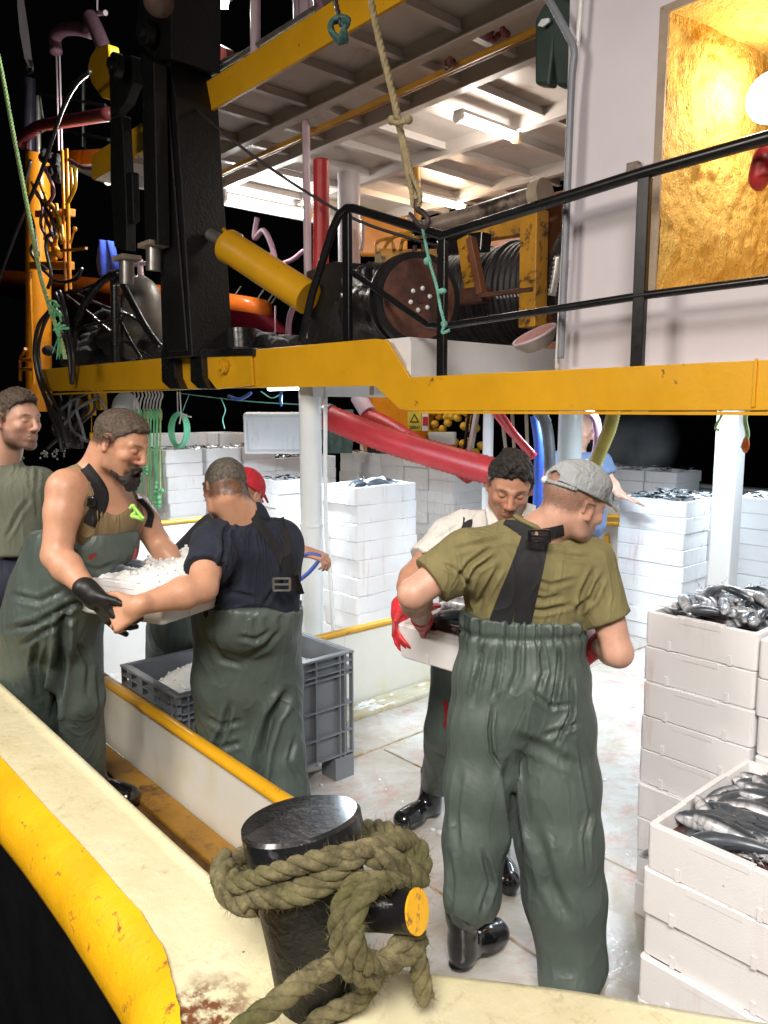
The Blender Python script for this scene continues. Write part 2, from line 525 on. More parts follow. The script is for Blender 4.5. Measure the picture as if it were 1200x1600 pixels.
# yellow bead: swept half-round down to the hull side
def bead():
    m = MB(); oi = smooth_path([V(x, y, 0) for x, y in outer[:8]], 8); vs = []; fs = []
    prof = [(0.006, .002), (-.012, -.002), (-.030, -.012), (-.050, -.030), (-.066, -.055), (-.076, -.085), (-.078, -.118), (-.068, -.150), (-.045, -.172), (-.02, -.18)]
    for k, p in enumerate(oi):
        t = (oi[min(k + 1, len(oi) - 1)] - oi[max(k - 1, 0)]).normalized(); nrm = V(-t.y, t.x, 0)
        s = 1.0 + .10 * mnoise.noise(V(p.x * 2.3, 0, 0)); edge = .007 * mnoise.noise(V(p.x * 9, 5, 0)) + .006 * mnoise.noise(V(p.x * 33, 5, 0))
        if p.x > -1.25: s *= 1 + .25 * min(1, (p.x + 1.25) / .15)
        for j, (o, z) in enumerate(prof):
            oo = o + (edge if j == 0 else 0)
            vs.append(p + nrm * oo * s + V(0, 0, zc + z * s + (.0035 if j == 0 else 0)))
    n = len(prof)
    for k in range(len(oi) - 1):
        for j in range(n - 1): fs.append((k * n + j, k * n + j + 1, (k + 1) * n + j + 1, (k + 1) * n + j))
    return m.add(vs, fs)
bead().build('rubbing_edge', M['yellow_rail'], bul, smooth='all')
# inner bulwark plate, and the hull side down to the water
mb = MB()
ii = [(x, y) for x, y in inner[:8]]
for (x0, y0), (x1, y1) in zip(inner[:-1], inner[1:]):
    mb.prism([(x0, y0 - .004, 0), (x1, y1 - .004, 0), (x1, y1 - .004, zc - .02), (x0, y0 - .004, zc - .02)], (0, -.02, 0))
mb.build('inner_plate', M['panel'], bul)
mb = MB()
for (x0, y0), (x1, y1) in zip(outer[:-1], outer[1:]):
    mb.prism([(x0, y0 + .03, -1.1), (x1, y1 + .03, -1.1), (x1, y1 + .03, zc - .16), (x0, y0 + .03, zc - .16)], (0, .02, 0))
mb.build('hull_side', simple('hull_black', (.008, .008, .009), .3, var=.4, sc=5), bul)
# weld patch and torn paint at the corner
mb = MB()
P = at(360, 1530, Z=zc + .004)
pts = [at(x, y, Z=zc + .012) for x, y in [(300, 1503), (322, 1512), (338, 1535), (352, 1555), (372, 1558)]]
mb.tube(smooth_path(pts, 6), .0055, 8, squash=.6)
pass

# ---- coamings (low walls on deck) with yellow caps
def coaming(name, label, poly, z0, z1, face, capw=.05, caph=.035, off=(0, 0, 0), flip=False):
    """poly: list of (x,y) along the wall"""
    t = thing(name, label, 'coaming', (poly[0][0], poly[0][1], 0))
    m = MB(); c = MB()
    for (x0, y0), (x1, y1) in zip(poly[:-1], poly[1:]):
        a = V(x0, y0, (z0 + z1 - caph) / 2); b = V(x1, y1, (z0 + z1 - caph) / 2)
        m.bar(a, b, .022, z1 - caph - z0, side=(b - a).cross(ZU))
        c.tube(resample([V(x0, y0, z1 - caph / 2), V(x1, y1, z1 - caph / 2)], .5), capw / 2, 10, squash=caph / capw)
    m.build('panel', face, t); c.build('cap', M['yellow'], t, smooth='all')
    return t
coaming('side_coaming', 'low cream panel with yellow cap between the side passage and the working deck', [(-5.3, 1.40), (-3.6, 1.385), (-1.72, 1.37)], .28, .62, M['panel'], .06, .045)
coaming('hold_coaming', 'low stained white panel with thin yellow cap beyond the grey bin', [(-3.72, 1.9), (-3.72, 4.35)], 0, .53, M['panel'], .05, .045)
coaming('fish_room_bulkhead', 'taller white partition with yellow cap seen between the two men on the left', [(-5.38, 1.4), (-5.38, 2.9)], 0, 1.08, M['white'], .05, .04)
# low foot ledge before the hold coaming
mb = MB(); mb.b2(-3.70, -3.52, 2.0, 4.6, 0, .028)
tag(mb.build('deck_ledge', simple('ledge_paint', (.58, .55, .42), .35, var=.15, dirt=(.45, .33, .12), dsc=5, dth=(.5, .65)), bevel=.006), 'thin cream ledge along the foot of the low stained panel', 'ledge')

# ---- far bulwark and far side
t = thing('far_bulwark', 'plain grey bulwark on the far side behind the stacked crates', 'bulwark', (-2, 9.3, 0))
mb = MB(); mb.b2(-7, 5, 9.36, 9.44, 0, .93); mb.build('plate', simple('far_grey', (.34, .35, .36), .45, var=.1), t)
mb = MB(); mb.b2(-7, 5, 9.30, 9.50, .93, .97); mb.build('cap', simple('far_grey_cap', (.30, .30, .29), .45, var=.1), t, bevel=.01)

# ---- mezzanine deck
mz = MB(); mz.b2(-3.0, 3.2, 3.0, 7.6, 2.03, 2.075)
mezz = tag(mz.build('upper_deck', M['white']), kind='structure')
mz = MB(); mz.b2(-4.75, -3.07, 2.90, 7.6, 2.12, 2.285); mz.b2(-8.7, -4.75, 2.92, 3.55, 2.13, 2.285)
w = mz.build('winch_deck', M['white'], mezz); w['kind'] = 'structure'
mz = MB()
for X in (-4.1, -3.5, -2.2, -1.4, -.6, .4): mz.b2(X - .02, X + .02, 3.0, 7.5, 1.985, 2.03 if X > -3 else 2.12)
for Y in (4.4, 5.9): mz.b2(-4.7, 3, Y - .02, Y + .02, 1.992, 2.028)
w = mz.build('deck_beam', M['white'], mezz); w['kind'] = 'structure'
mz = MB(); mz.b2(-7.5, -4.9, 6.2, 6.3, 2.10, 2.18); w = mz.build('far_edge_beam', M['yellow'], mezz); w['kind'] = 'structure'
# yellow edge girder: low section right, raised section left, cranked between them
eg = thing('edge_girder', 'long yellow steel girder edging the upper deck above the men', 'girder', (-3, 2.85, 2))
Y0 = 2.85
poly = [(3.2, 1.905), (-2.98, 1.893), (-3.10, 1.905), (-3.30, 2.030), (-8.85, 2.098), (-8.82, 2.330), (-4.6, 2.300), (-3.30, 2.288), (-3.20, 2.275), (-3.02, 2.070), (3.2, 2.085)]
mb = MB(); mb.prism([(x, Y0, z) for x, z in poly], (0, .018, 0))
mb.build('web_plate', M['yellow'], eg, bevel=.004)
mb = MB(); mb.b2(-2.96, 3.2, Y0 - .0, Y0 + .09, 1.880, 1.892); mb.b2(-8.8, -3.34, Y0 + .02, Y0 + .09, 2.055, 2.07)
mb.build('lower_flange', M['yellow'], eg)
mb = MB()
p = at(352, 572, Y=Y0 - .03); mb.disc(p, (0, -1, 0), .048, .035, 18); mb.disc(p + V(0, -.036, 0), (0, -1, 0), .030, .02, 18)
mb.build('pivot_bolt', M['yellow'], eg, smooth=True)
# doubler plate round the pin
mb = MB(); q = [at(x, y, Y=Y0 - .022) for x, y in [(322, 556), (392, 549), (395, 602), (338, 608), (324, 590)]]
mb.prism(q, (0, .02, 0)); mb.build('doubler_plate', M['yellow'], eg, bevel=.006)
mb = MB(); q = at(1182, 560, Y=Y0 - .003)
mb.bar(V(q.x, Y0 - .004, 1.91), V(q.x, Y0 - .004, 2.08), .010, .008, side=(1, 0, 0)); mb.build('weld_bead', M['yellow'], eg)

# ---- house wall with the foam-lined opening
hw = thing('deckhouse', 'white painted deckhouse wall with a large square foam lined opening', 'deckhouse', (-1, 3.05, 2.08))
Yw = 3.05
xo, zo0, zo1 = -1.765, 2.385, 3.50
mb = MB()
mb.b2(-2.21, xo, Yw, Yw + .03, 2.078, 5.2)
mb.b2(xo, 1.5, Yw, Yw + .03, 2.078, zo0)
mb.b2(xo, 1.5, Yw, Yw + .03, zo1, 5.2)
mb.build('wall', M['wall'], hw)
mb = MB(); mb.b2(-2.21, -2.18, Yw + .031, 5.6, 2.078, 5.2); mb.build('side_wall', M['wall'], hw)
# opening frame: grey-brown edge of the foam lining
mb = MB()
mb.prism([(xo - .004, Yw - .006, zo0), (xo + .028, Yw - .006, zo0 + .012), (xo + .034, Yw - .006, zo1 - .03), (xo - .004, Yw - .006, zo1)], (0, .012, 0))
mb.prism([(xo, Yw - .007, zo1), (1.5, Yw - .007, zo1), (1.5, Yw - .007, zo1 - .03), (xo + .03, Yw - .007, zo1 - .03)], (0, .012, 0))
mb.build('lining_edge', simple('lining_edge_brown', (.34, .26, .19), .6, var=.2, sc=12, bump=.5, bsc=60), hw)
# lining: lumpy sprayed foam, real relief
def lumpy(o, u, v, nu, nv, amp, inward, seed):
    m = MB(); vs = []; fs = []
    for j in range(nv + 1):
        for i in range(nu + 1):
            a, b = i / nu, j / nv; p = o + u * a + v * b
            e = min(1, a * 12, (1 - a) * 12) * min(1, b * 12, (1 - b) * 12)
            n = mnoise.noise(p * 3.1 + V(seed, 0, 0)) * .9 + abs(mnoise.noise(p * 9 + V(0, seed, 0))) * .55 + mnoise.noise(p * 24) * .22 + abs(mnoise.noise(V(p.x * 38, p.y * 38, p.z * 20))) * .28
            # trowel ridges
            vs.append(p + inward * (n * amp * (.25 + .75 * e)))
    for j in range(nv):
        for i in range(nu):
            q = j * (nu + 1) + i; fs.append((q, q + 1, q + nu + 2, q + nu + 1))
    return m.add(vs, fs)
D = .85
xr = 1.0
lumpy(V(xo + .02, Yw + .01, zo0), V(.10, D, .02), V(0, .02, zo1 - zo0), 70, 100, .05, V(1, 0, 0), 1).build('foam_side', M['gold'], hw, smooth='all')
lumpy(V(xo + .10, Yw + D, zo0), V(xr - xo, .05, 0), V(0, -.02, zo1 - zo0 + .06), 200, 100, .07, V(0, -1, 0), 2).build('foam_back', M['gold'], hw, smooth='all')
lumpy(V(xo + .01, Yw + .01, zo1 - .01), V(xr - xo, 0, 0), V(0, D + .06, .01), 200, 70, .04, V(0, 0, -1), 3).build('foam_ceiling', M['gold'], hw, smooth='all')
lumpy(V(xo, Yw + .01, zo0 + .01), V(xr - xo, 0, 0), V(0, D + .1, .05), 150, 50, .03, V(0, 0, 1), 4).build('foam_floor', simple('pale_ledge', (.78, .62, .36), .5), hw, smooth='all')
# scuff marks: small fitting
mb = MB(); q = at(990, 262, Y=Yw - .02); mb.box(q, (.05, .03, .04)); mb.sphere(q + V(.03, -.01, -.01), .016)
mb.build('bracket', simple('old_bracket', (.22, .17, .14), .7, var=.5, sc=30), hw)
# bulb: bright round work lamp in the foam room
bl = thing('work_lamp', 'glaring round lamp in the golden foam lined room', 'lamp', (-1.28, 3.62, 2.98))
lp = at(1206, 152, Y=3.55)
bl.location = lp
mb = MB(); mb.sphere(lp, .105, 20, 12, (1, .8, 1)); mb.build('lamp_globe', emis('warm_globe', (1, .92, .78), 9), bl, smooth='all')
mb = MB(); mb.tube([lp + V(0, .08, .03), lp + V(0, .30, .10)], .05, 14); mb.build('lamp_holder', M['black'], bl, smooth=True)
point_light('work_lamp_light', lp + V(0, -.13, 0), 12, (1, .84, .58), .09)
# red jacket sleeve at the frame edge
mb = MB(); A = at(1196, 240, Y=3.0); B = at(1190, 287, Y=3.0)
mb.tube(smooth_path([A + V(.03, 0, .02), A, B + V(.0, 0, .02), B + V(.02, 0, 0)], 5), [.01, .02, .024, .03, .034, .037, .04, .042, .044, .046, .046, .044, .040, .034, .02, .008][:16], 12)
tag(mb.build('red_glove', M['red_hose'], None, smooth='all'), 'red glove hanging in front of the golden foam opening', 'glove')

# ---- white sill by the winch (transverse)
mb = MB(); mb.b2(-3.065, -3.03, 2.872, 5.2, 2.03, 2.262); tag(mb.build('winch_sill', M['white']), 'low white sill below the cable winch', 'sill')

# ---- canopy over the winch deck
ZR = 4.05
rf = thing('canopy_roof', 'white underside canopy with yellow edge above the winch deck', 'roof', (-5, 3, ZR))
mb = MB(); mb.b2(-7.52, 1.5, 3.03, 6.7, ZR + .12, ZR + .15); mb.build('ceiling_plate', simple('canopy_white', (.64, .585, .54), .4, var=.12, sc=1.2, dirt=(.36, .24, .18), dsc=2.2, dth=(.55, .75), bump=.1, bsc=8, bd=.01), rf)
ms = simple('canopy_beam_white', (.64, .595, .56), .35, var=.1, sc=2, dirt=(.40, .28, .22), dsc=4, dth=(.6, .78))
for Y in (3.58, 4.10, 5.02, 6.18):
    mb = MB(); mb.b2(-7.5, 1.5, Y - .006, Y + .006, ZR + .01, ZR + .12); mb.b2(-7.5, 1.5, Y - .035, Y + .035, ZR, ZR + .01); mb.build('longitudinal_beam', ms, rf)
for X in [-7.0, -6.4, -5.88, -5.37, -4.88, -4.34, -3.86, -3.36, -2.86, -2.35, -1.8]:
    mb = MB(); mb.b2(X - .005, X + .005, 3.06, 6.65, ZR + .062, ZR + .118); mb.b2(X - .025, X + .025, 3.06, 6.65, ZR + .052, ZR + .061); mb.build('cross_beam', ms, rf)
mb = MB(); mb.b2(-7.54, 1.5, 3.0, 3.028, ZR, ZR + .215); mb.build('edge_board', M['yellow'], rf, bevel=.004)
mb = MB(); mb.b2(-7.56, -7.53, 3.03, 6.7, ZR - .0, ZR + .2); mb.build('end_board', M['white'], rf)
mb = MB(); mb.tube([V(-7.4, 3.775, ZR - .02), V(1.2, 3.74, ZR - .02)], .020, 10); mb.tube([V(-7.4, 3.82, ZR - .02), V(1.2, 3.785, ZR - .02)], .012, 8)
mb.build('conduit', simple('mustard_pipe', (.50, .25, .02), .35, var=.2), rf, smooth=True)
# clamp and rag on the conduit
mb = MB(); q = at(700, 97, Z=ZR - .02)
for k in range(7): mb.sphere(q + V(rng.normal() * .03, rng.normal() * .03, rng.normal() * .012), .022, 7, 5)
mb.build('clamp', M['rust'], rf, smooth=True)
mb = MB(); q = at(783, 52, Z=ZR + .01)
for k in range(9): mb.sphere(q + V(rng.normal() * .04, rng.normal() * .03, rng.normal() * .01), .02, 7, 5)
tag(mb.build('red_rag', M['maroon'], None, smooth=True), 'dark red rag tied up under the canopy by the mustard pipe', 'rag')
# far back wall of the winch bay
bw = thing('back_housing', 'brown orange steel housing behind the cable winch', 'housing', (-4, 6.6, 2.1))
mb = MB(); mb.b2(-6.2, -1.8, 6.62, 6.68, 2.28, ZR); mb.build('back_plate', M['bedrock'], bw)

# ---- posts
def post(name, label, p, r, z0, z1, mat, square=False, collar=None, taper=1):
    t = thing(name, label, 'post', (p[0], p[1], z0), 'posts under the upper deck')
    mb = MB()
    if square: mb.b2(p[0] - r, p[0] + r, p[1] - r, p[1] + r, z0, z1); mb.build('shaft', mat, t, bevel=.012)
    else:
        mb.tube([V(p[0], p[1], z0), V(p[0], p[1], z1)], [r, r * taper], 32); mb.build('shaft', mat, t, smooth=True)
        if collar:
            mb = MB(); mb.tube([V(p[0], p[1], collar - .01), V(p[0], p[1], collar + .01)], r + .006, 32); mb.build('collar', mat, t, smooth=True)
    return t
pA = at(488, 900, Y=3.05)
post('deck_post', 'thick round white post left of the fish crates with a thin pipe beside it', (pA.x, 3.05), .074, 0, 2.12, M['pipewhite'], collar=1.13)
mb = MB(); q0 = at(509, 640, Y=3.1); q1 = at(509, 800, Y=3.1); q2 = at(516, 900, Y=3.1); q3 = at(521, 990, Y=3.1)
mb.tube(smooth_path([V(q0.x, q0.y, 2.1), q1, q2, q3], 6), .014, 10)
tag(mb.build('thin_pipe', M['pipewhite'], None, smooth='all'), 'thin white pipe running down beside the thick round post', 'pipe')
pB = at(1136, 780, Y=4.3)
post('deck_post', 'square white post behind the fish crates on the right', (pB.x, 4.3), .062, 0, 2.03, M['white'], square=True)
pC = at(890, 700, Y=4.0)
post('deck_post', 'round white post right behind the man in the cap', (pC.x, 4.0), .072, 0, 2.03, M['pipewhite'])
pD = at(763, 670, Y=5.2)
post('deck_post', 'slim white post beside the yellow floats', (pD.x, 5.2), .046, 0, 2.03, M['white'])
# posts on the winch deck
mb = MB(); q = at(478, 190, Z=ZR); mb.tube([V(q.x, q.y, 2.285), V(q.x, q.y, ZR + .02)], .030, 14)
tag(mb.build('canopy_post', M['pink'], None, smooth=True), 'thin pale post holding the canopy left of the red hose', 'post', 'posts holding the canopy')
mb = MB(); q = at(545, 275, Z=ZR); mb.tube([V(q.x, q.y, 2.285), V(q.x, q.y, ZR + .02)], .105, 24)
tag(mb.build('canopy_post', M['wall'], None, smooth=True), 'thick white column right of the vertical red hose', 'post', 'posts holding the canopy')
# pipes running down the wall corner
mb = MB()
c0 = [at(x, y, Y=2.99) for x, y in [(912, -60), (905, 40), (893, 170), (884, 330), (876, 470), (870, 578)]]
mb.tube(smooth_path(c0, 6), .011, 10)
mb.build('corner_pipe', M['white'], hw, smooth='all')
mb = MB()
c1 = [at(x, y, Y=2.965) for x, y in [(838, -40), (858, 0), (885, 50), (897, 80), (893, 130), (887, 280), (882, 420), (876, 560)]]
hose_mb(mb, c1, .016, .012, .12, 12)
tag(mb.build('grey_conduit', M['grey_hose'], None, smooth='all'), 'grey corrugated conduit running down the corner of the deckhouse', 'conduit')
mb = MB(); hose_mb(mb, [at(x, y, Y=3.0) for x, y in [(872, 400), (868, 432), (862, 462)]], .018, .02, .35, 12)
tag(mb.build('coil_spring', M['steel'], None, smooth='all'), 'short metal spring hanging by the deckhouse corner', 'spring')

# ---- railing
rail = thing('railing', 'black tubular railing along the upper deck edge', 'railing', (-2.8, 2.87, 2.08))
Yr = 2.87
def rtube(name, pts, r): m = MB(); m.tube(pts, r, 14); return m.build(name, M['rail'], rail, smooth=True)
rtube('top_rail', [V(1.5, Yr, 2.86), V(-1.24, Yr, 2.834), V(-1.71, Yr, 2.82), V(-2.80, Yr, 2.757), V(-3.5, Yr, 3.018), V(-3.56, Yr, 3.03), V(-3.63, Yr, 3.01), V(-3.70, Yr, 2.93), V(-3.90, Yr, 2.60), V(-4.02, Yr, 2.32)], .0245)
rtube('middle_rail', [V(1.5, Yr, 2.37), V(-1.69, Yr, 2.350), V(-2.80, Yr, 2.316), V(-2.9, Yr, 2.33), V(-3.52, Yr, 2.675)], .0165)
for x, z0, z1 in ((-.55, 2.06, 2.83), (-1.70, 2.06, 2.80), (-2.80, 2.05, 2.74)):
    m = MB(); m.bar(V(x, Yr, z0), V(x, Yr, z1), .052, .03, side=(1, 0, 0)); m.build('stanchion', M['rail'], rail, bevel=.004)
m = MB(); m.bar(V(-3.56, Yr, 2.2), V(-3.56, Yr, 3.0), .06, .03, side=(1, 0, 0)); m.build('stanchion', M['rail'], rail, bevel=.004)

# ---- fluorescent fittings (real lit lamps)
def fitting(label, c, axis, L, r=.024, e=1.0, col=(1, .93, .82), watt=20, down=(0, 0, -1), box=True, group='strip lights'):
    c = Vector(c); a = Vector(axis).normalized(); t = thing('strip_light', label, 'lamp', c, group)
    m = MB(); m.tube([c - a * L / 2, c + a * L / 2], r, 14); m.build('tube', emis('lit_tube', col, TUBE_E * e), t, smooth='all')
    if box:
        m = MB(); m.bar(c - a * (L / 2 + .03) + V(0, 0, .035), c + a * (L / 2 + .03) + V(0, 0, .035), .09, .03); m.build('housing', M['white'], t, bevel=.006)
        for s in (-1, 1):
            m = MB(); m.tube([c + a * s * (L / 2), c + a * s * (L / 2 + .035)], r * 1.35, 14); m.build('end_cap', simple('amber_cap', (.7, .45, .2), .4) if s > 0 else M['white'], t, smooth=True)
    if box:
        for k in (-1, 0, 1): point_light('strip_light_glow', c + a * (k * L * .33) - V(0, 0, .09), watt / 3, col, .05)
        return t
    l = area_light('strip_light_glow', c - V(0, 0, .05), c - V(0, 0, 1), watt, col, L, .06)
    l.rotation_euler = Matrix(((a.x, (V(0, 0, 1).cross(a)).x, 0), (a.y, (V(0, 0, 1).cross(a)).y, 0), (a.z, (V(0, 0, 1).cross(a)).z, 1))).to_euler()
    return t
fitting('lit fluorescent fitting under the canopy right of the thick rope', (-4.12, 4.70, ZR - .03), (0, 1, 0), .62, .033, 1.0, (1, .90, .80), 17)
fitting('smaller warm lit strip light farther under the canopy', (-5.84, 5.97, ZR - .03), (0, 1, 0), .62, .03, 1.0, (1, .74, .50), 20)
q = at(418, 322, Z=ZR - .06)
fitting('glaring strip light at the far end of the canopy', q, (0, 1, 0), 1.0, .05, 2.4, (1, .98, .94), 34)
# work lights under the upper deck, tucked behind the girder
for (x, y, w, lab) in ((-4.75, 3.30, 75, 'left end by the round post'), (-3.1, 4.6, 38, 'above the wrapped crates amidships'), (-1.7, 3.9, 20, 'above the two men with the crate'), (-.4, 4.3, 11, 'right end'), (-2.6, 6.6, 52, 'far side')):
    fitting('cool strip light under the upper deck, ' + lab, (x, y, 2.06 if x < -4 else 1.985), (1, 0, 0), .6, .018, .7, (.74, .88, 1.0), w, box=False, group='strip lights under the upper deck')
# ================================================================== CRATES
def rrect(hx, hy, r, z, n=3):
    o = []
    for cx, cy, a0 in ((hx - r, hy - r, 0), (-hx + r, hy - r, 90), (-hx + r, -hy + r, 180), (hx - r, -hy + r, 270)):
        for k in range(n + 1):
            a = math.radians(a0 + 90 * k / n); o.append(V(cx + r * math.cos(a), cy + r * math.sin(a), z))
    return o
def crate_mesh(name, wx, wy, h, detail=True):
    """hollow foam crate: rounded corners, stacking lip, lugs and finger notches, rim raised in steps"""
    m = MB(); hx, hy = wx / 2, wy / 2; w = .020
    rings = [rrect(hx - .007, hy - .007, .014, 0), rrect(hx - .006, hy - .006, .014, .0035), rrect(hx - .001, hy - .001, .016, .0060), rrect(hx, hy, .016, .05),
             rrect(hx, hy, .016, h - .003), rrect(hx - .004, hy - .004, .014, h), rrect(hx - w, hy - w, .010, h), rrect(hx - w - .004, hy - w - .004, .010, h - .02), rrect(hx - w - .008, hy - w - .008, .010, .022)]
    n = len(rings[0]); vs = [p for r in rings for p in r]; fs = [tuple(reversed(range(n)))]
    for k in range(len(rings) - 1):
        for i in range(n):
            j = (i + 1) % n; fs.append((k * n + i, k * n + j, (k + 1) * n + j, (k + 1) * n + i))
    fs.append(tuple((len(rings) - 1) * n + i for i in range(n)))
    m.add(vs, fs)
    if detail:
        # shallow raised pads either side of finger notches, and stepped rim
        for s in (-1, 1):
            for c in (-.27, .27):
                m.box((c * wx, s * (hy + .0006), .020), (.013, .004, .034)); m.box((s * (hx + .0006), c * wy, .020), (.004, .013, .034))
            m.box((0, s * (hy - .0125), h + .002), (wx * .42, .016, .005)); m.box((s * (hx - .0125), 0, h + .002), (.016, wy * .42, .005))
            m.box((0, s * (hy + .0004), h - .010), (wx * .38, .003, .018))
    return m.mesh(name, M['foam'], smooth=30)
CH = .13
ME_C = crate_mesh('fish_crate', .40, .60, CH)
ME_L = crate_mesh('fish_crate', .60, .40, CH)
ME_F = crate_mesh('fish_crate', .40, .60, CH, False)
ORD = ['top', 'second', 'third', 'fourth', 'fifth', 'sixth', 'seventh', 'eighth', 'ninth', 'tenth', 'eleventh', 'twelfth', 'thirteenth']
def crate(x, y, z, rz, label, me=None, jit=.006, group='foam fish crates'):
    o = bpy.data.objects.new('fish_crate', me or ME_C); COL.objects.link(o)
    o.location = (x + rng.normal() * jit, y + rng.normal() * jit, z); o.rotation_euler = (0, 0, rz + rng.normal() * .010)
    return tag(o, label, 'crate', group)
def stack(x0, y0, n, where, z0=0, rz=0, me=None, lean=(0, 0), jit=.006):
    """x0,y0 = centre"""
    for k in range(n):
        q = ORD[n - 1 - k]
        lab = ('top foam crate of the stack ' if q == 'top' else '%s foam crate down in the stack ' % q) + where
        o = crate(x0 + lean[0] * k, y0 + lean[1] * k, z0 + k * (CH + .0008), rz, lab, me, jit)
    return z0 + n * (CH + .0008)
zA = stack(-1.22, 2.82, 9, 'nearest the cap man on the right', jit=.005)
zA1 = stack(-.812, 2.815, 9, 'cut by the right frame edge', z0=-.012, jit=.005)
zB = stack(-.815, 2.15, 6, 'lowest in the right foreground', jit=.004)
zC = stack(-4.36, 3.72, 10, 'just right of the thick round post', z0=.05, jit=.006, rz=.03)
zF = stack(-3.25, 5.99, 9, 'with a hand resting on it', rz=PI / 2)
stack(-3.25, 6.41, 9, 'behind the one with a hand on it', rz=PI / 2, me=ME_F)
stack(-2.66, 6.8, 9, 'right of the square post', me=ME_F)
stack(-2.25, 6.8, 8, 'farthest right behind the square post', me=ME_F)
stack(-1.84, 6.8, 8, 'at the right edge behind the fish', me=ME_F)
for i, w in enumerate(('left', 'middle', 'right')):
    stack(-5.45 + .41 * i, 8.7, 9, '%s one by the far bulwark' % w, me=ME_F)
for i, (w, n) in enumerate((('first', 11), ('second', 11), ('third', 11), ('fourth', 10), ('fifth', 10))):
    stack(-7.3, 3.62 + .41 * i, n, '%s from the left in the far left row' % w, z0=.07, rz=PI / 2, me=ME_C, lean=(0, -.004 if i == 0 else 0))
for i, w in enumerate(('left', 'middle', 'right')):
    stack(-7.95, 3.72 + .41 * i, 12, '%s one behind the far left row' % w, z0=.07, rz=PI / 2, me=ME_F)
stack(-6.2, 4.28, 9, 'just left of the round post', z0=.07)
stack(-5.6, 4.75, 8, 'behind the round post, half hidden', z0=.07)
for i, w in enumerate(('right end', 'second from the right', 'middle', 'fourth from the right', 'left end')):
    stack(-6.16 - .41 * i, 6.6, 10, '%s of the pinkish back row' % w, z0=.05, me=ME_C)
# the crate standing on its edge
q = at(430, 706, Y=4.35)
o = bpy.data.objects.new('fish_crate', ME_C); COL.objects.link(o)
o.matrix_world = Matrix.Translation(V(q.x + .02, q.y, q.z + .20)) @ Matrix.Rotation(math.radians(50), 4, 'Z') @ Matrix.Rotation(math.radians(97), 4, 'X') @ Matrix.Rotation(PI / 2, 4, 'Z')
tag(o, 'empty white foam crate standing on edge on top of the far left stacks', 'crate', 'foam fish crates')

# ================================================================== FISH
def mat_fish(name='mackerel_skin', lo=-.003, hi=.012):
    N = NT(name); tc = N.node('ShaderNodeTexCoord').outputs['Object']
    sx = N.node('ShaderNodeSeparateXYZ'); N.link(tc, sx.inputs[0])
    rnd = N.node('ShaderNodeObjectInfo').outputs['Random']
    h = N.math('ADD', sx.outputs[2], N.math('MULTIPLY', N.noise(60, tc, 2), .006))
    f = N.ramp(h, .499, .512)  # remapped below
    mr = N.node('ShaderNodeMapRange'); N.link(h, mr.inputs[0]); mr.inputs[1].default_value = lo; mr.inputs[2].default_value = hi
    c = N.mix(mr.outputs[0], (.74, .75, .78), (.03, .04, .055))
    c = N.mix(N.math('MULTIPLY', rnd, .35), c, (.20, .22, .25))
    c = N.mix(N.math('MULTIPLY', N.ramp(N.noise(3, N.pos((16, 3, 3), True), 3), .46, .56), .45), c, (.05, .065, .075))
    N.set(Base_Color=c, Metallic=.22, Roughness=N.math('ADD', N.math('MULTIPLY', rnd, .14), .22))
    N.bump(N.noise(300, tc, 2), .15, .001)
    return N.m
M['fish'] = mat_fish(); M['fish_pale'] = mat_fish('silver_mackerel_skin', .004, .026); M['eye'] = simple('fish_eye', (.01, .01, .01), .1)
def fish_mesh(bend, seed, mat=None):
    L = .27; m = MB(); st = [(0, .004, .004), (.03, .012, .010), (.09, .020, .018), (.18, .027, .024), (.32, .032, .027), (.46, .031, .026), (.6, .026, .020), (.74, .017, .013), (.86, .007, .005), (.92, .0045, .003)]
    def cx(t): return V((t - .45) * L, bend * math.sin(t * PI) * .06 - bend * .02, 0)
    vs = []; n = 10
    for t, h, w in st:
        c = cx(t)
        for k in range(n):
            a = 2 * PI * k / n; vs.append(c + V(0, math.cos(a) * w, math.sin(a) * h))
    fs = []
    for i in range(len(st) - 1):
        for k in range(n): fs.append((i * n + k, i * n + (k + 1) % n, (i + 1) * n + (k + 1) % n, (i + 1) * n + k))
    fs += [tuple(range(n)), tuple((len(st) - 1) * n + k for k in range(n))]
    m.add(vs, fs)
    c = cx(.91); e = cx(1.0)
    for s in (-1, 1):
        m.add([c + V(0, .0012, 0), c + V(0, -.0012, 0), e + V(.012, .0008, s * .030), e + V(-.006, 0, s * .008)], [(0, 1, 2), (0, 2, 3), (1, 3, 2), (0, 3, 1)])
    d = cx(.5); m.add([d + V(0, .001, -.024), d + V(.03, 0, -.022), d + V(.03, .0, -.036)], [(0, 1, 2)])
    d = cx(.4); m.add([d + V(0, .001, .026), d + V(.04, 0, .024), d + V(.005, .0, .040)], [(0, 1, 2)])
    d = cx(.24)
    for s in (-1, 1): m.add([d + V(0, s * .017, 0), d + V(.035, s * .024, -.010), d + V(.03, s * .022, -.002)], [(0, 1, 2)])
    m.mi = 1
    for s in (-1, 1): m.sphere(cx(.075) + V(0, s * .0105, .004), .0042, 8, 5)
    return m.mesh('mackerel', [mat or M['fish'], M['eye']], smooth='all')
FISH = [fish_mesh(b, i) for i, b in enumerate((0, .35, -.35, .7))]
FISH_P = [fish_mesh(b, i, M['fish_pale']) for i, b in enumerate((0, .35, -.35, .7))]
